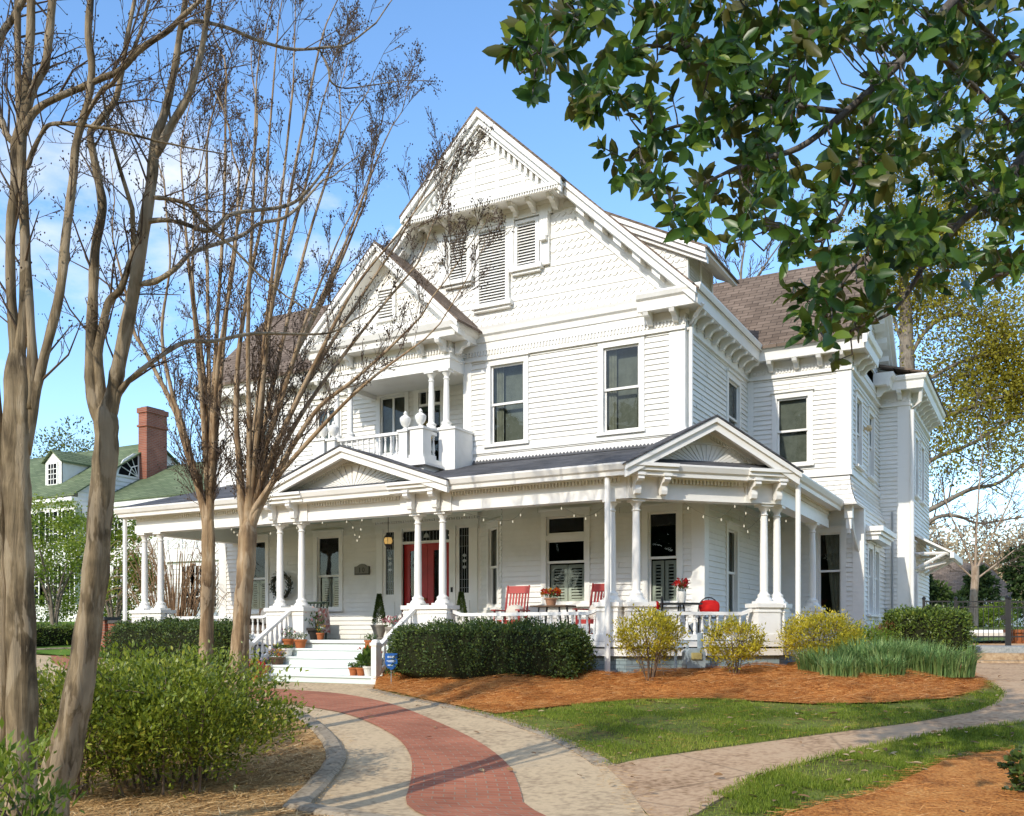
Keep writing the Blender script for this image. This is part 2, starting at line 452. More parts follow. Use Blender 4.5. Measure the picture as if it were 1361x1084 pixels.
# driveway: outer edge (house side) and inner edge (island side), traced then carried on past the frame
dr_out = G([(868, 1092), (858, 1084), (835, 1050), (805, 1020), (780, 1003), (745, 985), (705, 970), (660, 955), (610, 943), (560, 933), (520, 925), (495, 918)])
st_y = 15.0
dr_left_out = [(-14.7, 14.75), (-16.5, 15.0), (-19.5, 16.2), (-22.5, 18.4), (-25, 20.6), (-26.8, 21.7), (-27.7, 21.2), (-28, 19.4), (-28.15, 18.0), (-28.4, 15), (-29, 10)]
dr_left_in = [(-24, 10.4), (-22.9, 14.2), (-22.3, 15.6), (-20.5, 14.2), (-17.5, 12.4), (-15, 11.3)]
dr_in = G([(389, 948), (412, 962), (436, 985), (447, 1005), (446, 1020), (425, 1045), (398, 1072), (388, 1084)])
near_out = [(dr_out[0][0] + .9, 4.0), (1.6, .5), (3.5, -6)]
near_in = [(-1.75, 6.0), (-1.35, 3.5), (-.9, .5), (.2, -6)]
drive_poly = near_out[::-1] + dr_out + [(-11.2, 14.9)] + dr_left_out + dr_left_in + dr_in + near_in
drape('driveway', drive_poly, CONC, .02)
# brick band down the middle of the drive
b_out = smooth_line([(-.2, 2.5), (-.55, 5)] + G([(698, 1084), (692, 1052), (678, 1019), (639, 989), (592, 966), (526, 938), (470, 926), (430, 921)]) + [(-15.2, 14.05), (-18.3, 14.95), (-21.2, 16.6), (-24.5, 19.1), (-26.4, 20.9)])
b_in = smooth_line([(-1.2, 2.5), (-1.5, 5)] + G([(531, 1084), (546, 1045), (549, 1012), (533, 986), (500, 966), (460, 950), (420, 943), (392, 938)]) + [(-15.6, 12.9), (-18.6, 13.9), (-21.7, 16.0), (-24.9, 17.9), (-27.8, 19.9)])
def resample(P, n):
    P = [Vector(p) for p in P]; d = [0]
    for a, b in zip(P, P[1:]): d.append(d[-1] + (b - a).length)
    out = []; k = 0
    for i in range(n):
        t = d[-1] * i / (n - 1)
        while k < len(P) - 2 and d[k + 1] < t: k += 1
        s = (t - d[k]) / max(1e-6, d[k + 1] - d[k]); out.append(P[k].lerp(P[k + 1], s))
    return out, d[-1]
nb = 110
A, la = resample(b_out, nb); B, lb = resample(b_in, nb)
mb = MB(); pv = []; uvs = []; s = 0
for i in range(nb):
    if i: s += ((A[i] - A[i - 1]).length + (B[i] - B[i - 1]).length) / 2
    w = (A[i] - B[i]).length
    for j in range(7):
        q = A[i].lerp(B[i], j / 6); pv.append((q.x, q.y, terrain(q.x, q.y) + .032)); uvs.append((w * j / 6, s))
fs = []; fu = []
for i in range(nb - 1):
    for j in range(6):
        k = (i * 7 + j, i * 7 + j + 1, (i + 1) * 7 + j + 1, (i + 1) * 7 + j); fs.append(k); fu.append([uvs[t] for t in k])
mb.add(pv, fs, fu)
tag(mb.build('brick_paving', PAVER), kind='structure')

def curb(name, line, w, h, label, cat='curb', m=CURB, hf=None):
    P = [Vector((p[0], p[1])) for p in smooth_line(line)]; mb = MB(); n = len(P); prof = [(-w / 2, -.1), (-w / 2, h * .7), (-w / 2 + .04, h), (w / 2 - .04, h), (w / 2, h * .7), (w / 2, -.1)]
    vs = []
    for i, p in enumerate(P):
        t = (P[min(i + 1, n - 1)] - P[max(i - 1, 0)]).normalized(); nn = Vector((t.y, -t.x))
        jz = .004 * math.sin(i * 1.7); jx = .004 * math.sin(i * 2.3)
        for d, z in prof:
            q = p + nn * (d + jx); vs.append((q.x, q.y, terrain(p.x, p.y) + (z + jz if z > 0 else z)))
    m_ = len(prof); fs = []
    for i in range(n - 1):
        for j in range(m_ - 1): fs.append((i * m_ + j, (i + 1) * m_ + j, (i + 1) * m_ + j + 1, i * m_ + j + 1))
    fs.append(tuple(range(m_))); fs.append(tuple((n - 1) * m_ + j for j in range(m_))[::-1])
    mb.add(vs, fs)
    o = mb.build(name, m); tag(o, kind='structure'); return o
curb('lawn_curb', dr_out[3:] , .22, .035, '')
isl = dr_left_in + dr_in + near_in[:2]
curb('island_curb', [(p[0], p[1]) for p in isl], .22, .085, '')
# flagstone path from the drive to the garden steps
path_far = G([(805, 1020), (850, 1010), (950, 996), (1100, 976), (1210, 962), (1290, 948), (1322, 936), (1332, 922), (1310, 908), (1282, 897), (1272, 886), (1275, 874)])
path_near = [(1.9, 23.2)] + G([(1420, 905), (1400, 935), (1361, 961), (1270, 972), (1190, 987), (1110, 1004), (1040, 1022), (985, 1042), (940, 1064), (905, 1090), (868, 1092)])
path_poly = path_far[:] + path_near
drape('path', path_poly, FLAG, .012)
curb('path_edging', G([(858, 1098), (905, 1086), (945, 1060), (990, 1040)]), .2, .03, '', m=FLAG)
# pine straw beds
bedA = G([(498, 916), (530, 922), (575, 933), (620, 941), (660, 950), (690, 946), (760, 938), (850, 931), (950, 930), (1080, 937), (1180, 935), (1255, 930), (1300, 919), (1310, 908), (1282, 897), (1268, 886), (1262, 872)]) + [(-2.2, 24.6), (-3.6, 24.6), (-4.3, 18.9), (-6.6, 16.6), (-11.3, 16.6), (-11.25, 15.0)]
_fr = bedA[:17]; BEDEDGE += list(zip(_fr, _fr[1:]))
drape('pine_straw_bed', bedA, STRAW, .024, .3, mound_house)
bedL = [p for p in isl] + [(-3.2, 1.5), (-8, 2.5), (-14, 5), (-23.5, 10)]
drape('mulch_island', bedL, STRAW2, .045, .6)
bedR = G([(1361, 1000), (1300, 1008), (1254, 1018), (1215, 1036), (1185, 1052), (1140, 1066), (1090, 1077), (1040, 1092)]) + [(-.2, 5.0), (1.5, 4.0), (6.5, 3.5), (9, 8), (7.5, 11.5)]
drape('magnolia_straw_bed', bedR, STRAW, .05, .4, lambda x, y: .25 * math.exp(-((x - 3.6) ** 2 + (y - 8.6) ** 2) / 2.5))
bedH = [(-15.2, 14.95), (-17, 15.2), (-19.4, 16.2), (-22, 18.1), (-22.5, 20), (-20.3, 20), (-19.9, 17), (-15.2, 16.6)]
drape('hedge_bed', bedH, STRAW, .05, .6)
# far-left: path by the neighbour's lawn is the drive itself

# ---- grass blades, straw needles ----
GRASS = leafmat('grass_blades', [(.06, .10, .012), (.14, .20, .02), (.24, .31, .035), (.40, .37, .09)], .55, .35, .2)
NEEDLE = leafmat('pine_needles', [(.12, .045, .015), (.46, .18, .04), (.66, .31, .09), (.80, .52, .25)], .7, .1, .15)
CHIP = leafmat('bark_shreds', [(.14, .07, .025), (.44, .25, .09), (.66, .43, .19), (.78, .60, .34)], .8, .05, .15)
def scatter(poly, n, avoid=(), bias=None):
    xs = [p[0] for p in poly]; ys = [p[1] for p in poly]; out = []
    while len(out) < n:
        x = random.uniform(min(xs), max(xs)); y = random.uniform(min(ys), max(ys))
        if not inpoly(poly, x, y): continue
        if any(inpoly(a, x, y) for a in avoid): continue
        if bias and random.random() > bias(x, y): continue
        out.append((x, y))
    return np.array(out)
def blades(name, pts, h, w, m, hf=None, flat=False, kind='stuff', label=None, lean=.5, off=.02):
    n = len(pts); ang = rng.uniform(0, 2 * PI, n); hh = h * rng.uniform(.5, 1.3, n)
    z = np.array([terrain(p[0], p[1]) + (hf(p[0], p[1]) if hf else 0) + off for p in pts])
    dx, dy = np.cos(ang), np.sin(ang); ln = rng.uniform(0, lean, n)
    if flat:
        el = rng.uniform(-.1, .45, n) * flat
        a = np.stack([pts[:, 0] - dx * hh / 2, pts[:, 1] - dy * hh / 2, z + .004 - el * hh * .1], 1)
        b = np.stack([pts[:, 0] + dx * hh / 2, pts[:, 1] + dy * hh / 2, z + .004 + el * hh], 1)
        px_, py_ = -dy * w, dx * w
        v = np.stack([a, a + np.stack([px_, py_, np.full(n, .003)], 1), b], 1).reshape(-1, 3)
    else:
        px_, py_ = -dy * w / 2, dx * w / 2
        b0 = np.stack([pts[:, 0] - px_, pts[:, 1] - py_, z], 1); b1 = np.stack([pts[:, 0] + px_, pts[:, 1] + py_, z], 1)
        t = np.stack([pts[:, 0] + dx * hh * ln, pts[:, 1] + dy * hh * ln, z + hh], 1)
        v = np.stack([b0, b1, t], 1).reshape(-1, 3)
    f = np.arange(n * 3).reshape(n, 3)
    o = npmesh(name, v, f, m, tint=np.clip(rng.normal(.5, .2, n) + (.28 * np.sin(pts[:, 0] * 1.9 + np.sin(pts[:, 1] * 1.3) * 2) * np.sin(pts[:, 1] * 2.3 + pts[:, 0]) if not flat else 0), 0, 1)); return tag(o, label, None, None, kind)
lawnA = G([(660, 952), (690, 947), (760, 938), (850, 931), (950, 930), (1080, 937), (1180, 935), (1255, 930), (1300, 919), (1330, 925), (1322, 936), (1290, 947), (1210, 961), (1100, 975), (950, 995), (850, 1009), (806, 1018), (780, 1001), (745, 983), (705, 968)])
lawnB = G([(1361, 963), (1270, 974), (1190, 989), (1110, 1006), (1040, 1024), (985, 1044), (940, 1062), (905, 1090), (1040, 1092), (1090, 1077), (1140, 1066), (1185, 1052), (1215, 1036), (1254, 1018), (1300, 1008), (1361, 1000)])
def clump(x, y): return .10 + .9 * (math.sin(x * 2.1 + 1.3 * math.sin(y * 1.7)) * math.sin(y * 2.6 + x) + .35 * math.sin(x * 9 + y * 4) * math.sin(y * 8) > -.3)
blades('lawn_grass', scatter(lawnA, 42000, bias=clump), .033, .009, GRASS, label='short spring grass between straw bed and path', lean=1.0)
blades('verge_grass', scatter(lawnB, 24000, bias=clump), .04, .009, GRASS, label='grass strip below the flagstone path', lean=1.0)
blades('straw_needles', scatter(bedA, 40000), .22, .007, NEEDLE, mound_house, flat=.5, label='loose pine needles on the bed before the porch', off=.055)
blades('bark_shreds', scatter(bedL, 20000, bias=lambda x, y: 1 if y < 12 and x > -9 else .12), .14, .016, CHIP, flat=.5, label='shredded pale mulch under the foreground shrub', off=.05)
blades('fallen_needles', scatter(bedR, 9000), .16, .0045, NEEDLE, lambda x, y: .25 * math.exp(-((x - 3.6) ** 2 + (y - 8.6) ** 2) / 2.5), flat=.6, label='pine needles round the magnolia foot', off=.055)
blades('loose_straw', scatter(lawnA + [], 500), .14, .005, NEEDLE, flat=.2, label='stray needles blown on the lawn', off=.03)

def along(L_, n, sd):
    P, _ = resample(L_, n); P = np.array([(p.x, p.y) for p in P]); return P + rng.normal(size=P.shape) * sd
curb('far_drive_curb', dr_left_out[4:], .2, .1, '')
blades('spilled_needles', np.concatenate([along(bedA[:17], 2600, .09), along(bedR[:8], 700, .07)]), .16, .006, NEEDLE, flat=.25, label='pine needles spilling over the bed edges', off=.045)
blades('ragged_grass', np.concatenate([along(path_far[:9], 1500, .04), along(lawnB[:6], 1300, .045), along(dr_out[4:9], 500, .03)]), .045, .01, GRASS, label='tufts of grass creeping over the path and curb edges', off=.03, lean=1.2)
blades('curb_litter', np.concatenate([along(dr_in, 900, .12), along(dr_out, 900, .1)]), .07, .008, CHIP, flat=.2, label='shreds of mulch and litter along the drive edges', off=.04)
# ---------------- the house ----------------
HOUSE = empty('victorian_house', (-13, 19, 1), label='large white two-storey gabled wooden house with a wraparound columned porch', cat='house')
def mesh_of(mb, name, m, smooth=False):
    o = mb.build(name, m, None, smooth); me = o.data; del WLOC[o]; bpy.data.objects.remove(o); return me
def inst(name, me, parent, loc, rz=0, sc=None):
    o = bpy.data.objects.new(name, me); COL.objects.link(o); o.parent = parent
    o.location = Vector(loc) - WLOC.get(parent, Vector((0, 0, 0))); o.rotation_euler.z = rz
    if sc: o.scale = sc
    WLOC[o] = Vector(loc); return o
def sub(name, me, parent):
    o = bpy.data.objects.new(name, me); COL.objects.link(o); o.parent = parent; return o
RZ = {(0, -1): 0, (1, 0): PI / 2, (-1, 0): -PI / 2}
def rz_of(w): return math.atan2(w.n[0], -w.n[1])

FM = W(0, 18.75, 1, 0); FL = W(0, 19.75, 1, 0)
SRU = W(-6.36, 0, 0, 1); SRL = W(-5.96, 0, 0, 1)
WFU = W(0, 23.46, 1, 0); WFL = W(0, 24.3, 1, 0)
WSU = W(-3.95, 0, 0, 1); WSL = W(-3.8, 0, 0, 1)
RF = W(0, 27.9, 1, 0); RS = W(-3.19, 0, 0, 1)
CANT = W(-11.72, 19.75, 1.15, -1.0); CL = math.hypot(1.15, 1.0)
PF = W(0, 16.6, 1, 0); PC = W(-6.746, 16.6, 1, 1); PCL = 3.09; PS = W(-4.56, 0, 0, 1)
PY = W(0, 18.1, 1, 0)

def window(w, a0, a1, z0, z1, inside='curtain', rail=None, transom=None, cas=.12, cap=True, lights=1, sill=True, dep=.6, name='window', par=HOUSE):
    mb = MB()
    for l, r in ((a0 - cas, a0), (a1, a1 + cas)): w.box(mb, l, r, 0, .045, z0 - .02, z1)
    w.box(mb, a0 - cas - .0, a1 + cas, 0, .05, z1, z1 + .13)
    if cap: w.box(mb, a0 - cas - .03, a1 + cas + .03, 0, .095, z1 + .13, z1 + .165)
    if sill: w.box(mb, a0 - cas - .03, a1 + cas + .03, 0, .11, z0 - .075, z0 - .02)
    for l, r in ((a0 - .012, a0), (a1, a1 + .012)): w.box(mb, l, r, -.09, 0, z0, z1)
    w.box(mb, a0, a1, -.09, 0, z1, z1 + .012); w.box(mb, a0, a1, -.09, 0, z0 - .02, z0)
    root = mb.build(name, TRIM, par)
    def sash(nm, l, r, b, t, d, mun=0):
        m = MB(); s = .042
        w.box(m, l, l + s, d - .03, d, b, t); w.box(m, r - s, r, d - .03, d, b, t)
        w.box(m, l + s, r - s, d - .03, d, b, b + s * 1.2); w.box(m, l + s, r - s, d - .03, d, t - s, t)
        for i in range(mun):
            c = l + (r - l) * (i + 1) / (mun + 1); w.box(m, c - .03, c + .03, d - .03, d, b + s, t - s)
        m.build(nm, TRIM, root)
        g = MB(); g.add([w.p(l + .02, d - .015, b + .02), w.p(r - .02, d - .015, b + .02), w.p(r - .02, d - .015, t - .02), w.p(l + .02, d - .015, t - .02)], [(0, 1, 2, 3)])
        g.build('glass', GLASS, root)
    top = z1
    if transom:
        sash('transom_sash', a0, a1, transom + .06, z1, -.02)
        m = MB(); w.box(m, a0, a1, -.05, .03, transom - .05, transom + .06); m.build('transom_bar', TRIM, root); top = transom - .05
    if rail is None: rail = (z0 + top) / 2
    sash('upper_sash', a0, a1, rail, top, -.015, lights - 1); sash('lower_sash', a0, a1, z0, rail + .04, -.05, lights - 1)
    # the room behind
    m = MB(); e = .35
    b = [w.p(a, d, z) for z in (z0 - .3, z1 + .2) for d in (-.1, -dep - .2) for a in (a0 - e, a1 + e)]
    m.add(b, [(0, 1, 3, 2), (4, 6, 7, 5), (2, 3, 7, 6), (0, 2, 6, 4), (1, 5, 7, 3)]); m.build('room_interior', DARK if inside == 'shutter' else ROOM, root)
    if inside == 'curtain':
        for l, r in ((a0 - .05, a0 + (a1 - a0) * .27), (a1 - (a1 - a0) * .14, a1 + .05)):
            m = MB(); n = 14
            vs = []
            for i in range(n + 1):
                a = l + (r - l) * i / n; d = -.16 + .025 * math.sin(i * 2.2)
                vs += [w.p(a, d, z0 - .05), w.p(a, d, z1 + .05)]
            m.add(vs, [(2 * i, 2 * i + 2, 2 * i + 3, 2 * i + 1) for i in range(n)]); m.build('curtain', CURTAIN, root)
        m = MB(); m.add([w.p(a0 - .1, -.25, z0 - .1), w.p(a1 + .1, -.25, z0 - .1), w.p(a1 + .1, -.25, z1), w.p(a0 - .1, -.25, z1)], [(0, 1, 2, 3)]); m.build('sheer_curtain', BLIND, root)
    elif inside == 'blind':
        m = MB(); m.add([w.p(a0 - .02, -.13, z0 + .02), w.p(a1 + .02, -.13, z0 + .02), w.p(a1 + .02, -.13, z1), w.p(a0 - .02, -.13, z1)], [(0, 1, 2, 3)]); m.build('roller_blind', BLIND, root)
    elif inside == 'drape':
        m = MB(); n = 14; vs = []
        for i in range(n + 1):
            t = i / n
            vs += [w.p(a1 - .22 + .27 * t, -.16 + .02 * math.sin(i * 2), z0), w.p(a1 - .42 + .47 * t, -.16 + .02 * math.sin(i * 2), z1 + .05)]
        m.add(vs, [(2 * i, 2 * i + 2, 2 * i + 3, 2 * i + 1) for i in range(n)]); m.build('curtain', CURTAIN, root)
    elif inside == 'shutter':
        sz = rail - .03; c = (a0 + a1) / 2
        for l, r in ((a0 + .05, c - .012), (c + .012, a1 - .05)):
            m = MB(); s = .07
            w.box(m, l, l + s, -.14, -.11, z0 + .02, sz); w.box(m, r - s, r, -.14, -.11, z0 + .02, sz)
            w.box(m, l + s, r - s, -.14, -.11, z0 + .02, z0 + .10); w.box(m, l + s, r - s, -.14, -.11, sz - .08, sz)
            n = 10; h = (sz - z0 - .2) / n
            for i in range(n):
                zc = z0 + .11 + h * (i + .5)
                m.add([w.p(l + s, -.098, zc - .018), w.p(r - s, -.098, zc - .018), w.p(r - s, -.145, zc + .018), w.p(l + s, -.145, zc + .018)], [(0, 1, 2, 3)])
            m.build('shutter', SHUT, root)
    return (a0 - cas * .6, a1 + cas * .6, z0 - .05, z1 + .1)
def pan(*q): return q
def slab(mb, q, t=.07):
    n = len(q); v = [tuple(p) for p in q] + [(p[0], p[1], p[2] - t) for p in q]
    mb.add(v, [tuple(range(n)), tuple(range(2 * n - 1, n - 1, -1))] + [(i, n + i, n + (i + 1) % n, (i + 1) % n) for i in range(n)])
def rake(mb, w, c, zr, h0, h1, s, t0, t1, d0, d1, sides=(1, -1)):
    for k in sides:
        poly = [(c + k * h0, zr - s * h0 - t0), (c + k * h1, zr - s * h1 - t0), (c + k * h1, zr - s * h1 - t1), (c + k * h0, zr - s * h0 - t1)]
        if k > 0: poly = poly[::-1]
        w.prism(mb, poly, d0, d1)
def dentils(mb, w, a0, a1, d0, d1, z0, z1, step=.085):
    n = int((a1 - a0) / step)
    for i in range(n):
        a = a0 + (i + .25) * (a1 - a0) / n; w.box(mb, a, a + step * .5, d0, d1, z0, z1)
def rdentils(mb, w, c, zr, h0, h1, s, t0, t1, d0, d1, step=.12, frac=.5, sides=(1, -1)):
    for k in sides:
        n = int((h1 - h0) / step)
        for i in range(n):
            x0 = h0 + i * step; x1 = x0 + step * frac
            poly = [(c + k * x0, zr - s * x0 - t0), (c + k * x1, zr - s * x1 - t0), (c + k * x1, zr - s * x1 - t1), (c + k * x0, zr - s * x0 - t1)]
            if k > 0: poly = poly[::-1]
            w.prism(mb, poly, d0, d1)

# --- openings ---
op_main = []
op_main.append(window(FM, -10.86, -10.02, 5.74, 7.49, 'curtain', 6.60))
op_main.append(window(FM, -8.12, -7.32, 5.73, 7.50, 'curtain', 6.60))
op_sr = [window(SRU, 21.75, 22.65, 5.78, 7.36, 'blind', 6.5)]
op_wf = [window(WFU, on_y(1033, 23.46), on_y(1074, 23.46), 5.55, 7.14, 'blind', 6.33)]
op_ws = [window(WSU, 24.15, 24.85, 5.55, 7.15, 'blind', 6.33), window(WSU, 26.0, 26.75, 5.55, 7.15, 'blind', 6.33)]
op_l2 = [window(FL, -19.1, -18.4, 5.98, 7.43, 'blind', 6.6), window(FL, -16.72, -16.0, 6.3, 7.36, 'blind', 6.8, lights=2),
         window(FL, -14.66, -13.9, 6.0, 7.44, 'blind', 6.0 + .001, lights=2)]
op_l1 = [window(FL, -19.2, -18.5, 2.12, 4.03, 'shutter', 2.98), window(FL, -16.70, -15.97, 2.15, 4.03, 'shutter', 2.98)]
op_m1 = [window(FM, -9.47, -8.55, 2.15, 4.03, 'shutter', 3.02, transom=3.57), window(FM, -7.13, -6.5, 2.12, 3.99, 'shutter', 3.03)]
op_c1 = [window(CANT, CL * .42, CL * .82, 2.12, 3.92, 'blind', 3.0, cas=.1)]
op_s1 = [window(SRL, 20.35, 21.05, 1.9, 3.75, 'blind', 2.8)]
op_w1 = [window(WFL, on_y(1088, 24.3), on_y(1118, 24.3), 1.95, 3.95, 'drape', 3.0)]
op_ws1 = [window(WSL, 24.95, 25.55, 2.0, 3.6, 'blind', 2.9), window(WSL, 26.0, 26.6, 2.0, 3.6, 'blind', 2.9)]
op_rs = [window(RS, 29.1, 29.8, 5.4, 7.0, 'blind', 6.2), window(RS, 30.6, 31.3, 5.4, 7.0, 'blind', 6.2), window(RS, 28.5, 29.1, 2.1, 3.9, 'blind', 3.0)]

# --- clapboard walls ---
def wall(w, z0, z1, bounds, ops=(), name='clapboard_wall'):
    mb = MB(); w.clap(mb, z0, z1, bounds, ops); mb.build(name, WHITE, HOUSE)
# door surround takes a bay of the recessed wall
DOOR_OP = (-14.74, -11.8, 1.3, 4.42)
BDOOR_OP = (-13.62, -12.72, 5.2, 7.52)
wall(FL, 1.36, 4.42, (-20.2, -14.74), op_l1)
wall(FL, 5.45, 7.64, (-20.2, -11.5), op_l2 + [BDOOR_OP])
wall(CANT, 1.36, 4.42, (0, CL), op_c1)
wall(FM, 1.36, 4.42, (-10.57, -5.96), op_m1)
wall(FM, 5.05, 7.64, (-11.55, -6.36), op_main)
wall(SRL, 1.36, 4.42, (18.75, 24.3), op_s1)
wall(SRU, 5.05, 7.7, (18.75, 23.46), op_sr)
wall(WFU, 5.2, 7.64, (-6.36, -3.95), op_wf)
wall(WSU, 5.2, 7.64, (23.46, 27.9), op_ws)
wall(WFL, .95, 4.5, (-5.96, -3.8), op_w1)
wall(WSL, .95, 4.5, (24.3, 27.9), op_ws1)
wall(RF, .95, 7.7, (-3.95, -3.19))
wall(RS, .95, 7.7, (27.9, 33), op_rs)
wall(W(-20.2, 0, 0, -1), .6, 8.0, (-28, -19.75))
wall(W(-11.55, 0, 0, -1), 5.45, 7.64, (-19.75, -18.75))
# scalloped skirts of the projecting bay
def flare(w, a0, a1, z0, z1, out, ext0=0, ext1=0):
    mb = MB(); rows = 6
    for r in range(rows):
        zb = z0 + (z1 - z0) * r / rows; zt = z0 + (z1 - z0) * (r + 1) / rows
        f = lambda z: out * (1 - (z - z0) / (z1 - z0)) ** 2
        e0, e1 = ext0 * f(zb), ext1 * f(zb); g0, g1 = ext0 * f(zt), ext1 * f(zt)
        mb.add([w.p(a0 - e0, f(zb) + .022, zb), w.p(a1 + e1, f(zb) + .022, zb), w.p(a1 + g1, f(zt) + .003, zt), w.p(a0 - g0, f(zt) + .003, zt), w.p(a0 - e0, f(zb), zb), w.p(a1 + e1, f(zb), zb)],
               [(0, 1, 2, 3), (4, 5, 1, 0)])
        n = int((a1 - a0) / .14)
        if r in (3, 4):
            for i in range(n):
                a = a0 + (i + .2) * (a1 - a0) / n
                w.prism(mb, [(a, zb + .045), (a + .04, zb - .02), (a + .08, zb + .045)], f(zb) + .0, f(zb) + .03)
    mb.build('shingle_skirt', WHITE, HOUSE)
flare(WFU, -6.3, -3.95, 4.52, 5.2, .16, 0, 1); flare(WSU, 23.46, 27.9, 4.52, 5.2, .16, 1, 0)
mb = MB()
WFU.box(mb, -6.36, -3.9, 0, .05, 5.2, 5.3); mb.build('belt_course', TRIM, HOUSE); mb = MB(); WSU.box(mb, 23.412, 27.9, 0, .048, 5.202, 5.298); mb.build('belt_course', TRIM, HOUSE); mb = MB()
FM.box(mb, -11.5, -6.3, 0, .055, 5.55, 5.66); mb.build('belt_course', TRIM, HOUSE); mb = MB(); SRU.box(mb, 18.75, 23.4, 0, .052, 5.553, 5.657); mb.build('belt_course', TRIM, HOUSE); mb = MB()
FM.box(mb, -11.5, -6.34, 0, .045, 5.36, 5.42)
mb.build('belt_course', TRIM, HOUSE)
mb = MB(); slab(mb, [(-6.3, 23.29, 4.535), (-3.78, 23.29, 4.535), (-3.78, 24.3, 4.535), (-6.3, 24.3, 4.535)], .04); slab(mb, [(-3.95, 24.3, 4.535), (-3.78, 24.3, 4.535), (-3.78, 27.9, 4.535), (-3.95, 27.9, 4.535)], .04); mb.build('overhang_soffit', TRIM, HOUSE)
# backing so no light passes through the shell
mb = MB(); mb.box(-20.0, -6.6, 20.75, 27, .3, 8.0); mb.box(-11.3, -6.5, 19.75, 21, 4.4, 8.0); mb.box(-10.4, -6.2, 19.75, 21, 1, 4.4); mb.box(-6.6, -4.3, 25.4, 27.8, .3, 8.0); mb.box(-5.5, -3.6, 28.7, 33, .3, 8)
mb.build('inner_core', DARK, HOUSE)
# corner boards
mb = MB()
FM.box(mb, -6.67, -6.33, 0, .032, 5.05, 7.66); SRU.box(mb, 18.75, 18.95, 0, .03, 5.05, 7.66)
FM.box(mb, -6.2, -5.93, 0, .032, 1.36, 4.4); SRL.box(mb, 18.75, 19.0, 0, .03, 1.36, 4.4)
WFU.box(mb, -4.25, -3.92, 0, .032, 5.2, 7.66); WSU.box(mb, 23.46, 23.7, 0, .03, 5.2, 7.66); WFU.box(mb, -6.36, -6.2, 0, .03, 5.2, 7.66)
WFL.box(mb, -4.03, -3.77, 0, .032, .95, 4.5); WSL.box(mb, 24.3, 24.5, 0, .03, .95, 4.5)
RF.box(mb, -3.47, -3.16, 0, .032, .95, 7.7); RS.box(mb, 27.9, 28.15, 0, .03, .95, 7.7)
FL.box(mb, -20.23, -19.95, 0, .032, .6, 7.66); FL.box(mb, -11.75, -11.52, 0, .03, 5.4, 7.6)
FM.box(mb, -11.58, -11.36, 0, .032, 5.4, 7.64); FL.box(mb, -11.84, -11.69, -.02, .03, 1.36, 4.42)
mb.islands('corner_board', TRIM, HOUSE)

# --- friezes with dentil courses ---
def frieze(w, a0, a1, z=7.64, dent=True):
    mb = MB(); w.box(mb, a0, a1, 0, .035, z, 8.04); w.box(mb, a0, a1, .035, .075, z, z + .05); w.box(mb, a0, a1, .035, .06, z + .21, z + .235)
    if dent: dentils(mb, w, a0, a1, .035, .065, z + .11, z + .21, .075)
    mb.build('frieze', TRIM, HOUSE)
frieze(FM, -11.55, -6.32); frieze(SRU, 18.79, 23.46, dent=False); frieze(WFU, -6.36, -3.91); frieze(WSU, 23.5, 27.9, dent=False)
frieze(FL, -20.24, -15.0); frieze(RF, -3.95, -3.15); frieze(RS, 27.94, 33, dent=False)

# --- eave cornices ---
EAVE = [(0, 8.04), (.34, 8.04), (.34, 8.0), (.40, 8.0), (.42, 8.2), (.47, 8.24), (.50, 8.32), (.50, 8.36), (0, 8.36)]
def cornice(path, prof=EAVE, name='eave_cornice'):
    mb = MB(); mb.sweep(path, prof); return mb.build(name, TRIM, HOUSE)
cornice([(-7.22, 18.75), (-6.36, 18.75), (-6.36, 23.46), (-3.95, 23.46), (-3.95, 25.0)])
cornice([(-20.2, 25), (-20.2, 19.75), (-15.2, 19.75)])
cornice([(-3.95, 26.9), (-3.95, 27.9), (-3.19, 27.9), (-3.19, 33)])
cornice([(-15.6, 18.75), (-7.22, 18.75)], [(0, 8.04), (.06, 8.04), (.08, 8.16), (.13, 8.2), (.15, 8.3), (.17, 8.36), (0, 8.42)], 'gable_cornice')
# brackets
mb = MB()
prof = [(.02, 0), (.34, 0), (.36, -.05), (.33, -.11), (.24, -.12), (.17, -.16), (.12, -.24), (.02, -.26)]
n = len(prof)
mb.add([(x, -d, z) for x in (-.055, .055) for d, z in prof], [tuple(range(n)), tuple(range(2 * n - 1, n - 1, -1))] + [(i, n + i, n + (i + 1) % n, (i + 1) % n) for i in range(n)])
BRK = mesh_of(mb, 'eave_bracket', TRIM)
def brackets(w, positions, z=8.04, me=BRK, sc=None, d=.03):
    for a in positions:
        p = w.p(a, d, z); inst('eave_bracket', me, HOUSE, p, rz_of(w), sc)
brackets(FM, [-7.05, -6.5]); brackets(SRU, [18.95 + .52 * i for i in range(9)])
brackets(WFU, [-5.75, -5.15, -4.6, -4.1]); brackets(WSU, [23.7, 24.25, 24.7]); brackets(WSU, [27.2])
brackets(FL, [-20.05 + .6 * i for i in range(8)]); brackets(RS, [28.3 + .6 * i for i in range(8)]); brackets(RF, [-3.4])

# --- main gable ---
GC, GZ, GS = -10.8, 12.95, .955
mb = MB(); h = lambda z: (12.62 - z) / GS
lou = [(-12.3, -9.3, 9.45, 10.95), (-11.2, -10.4, 8.75, 10.9)]
FM.scales(mb, 8.40, 10.95, lambda z: (GC - h(z), GC + h(z)), lou); mb.build('gable_wall', WHITE, HOUSE)
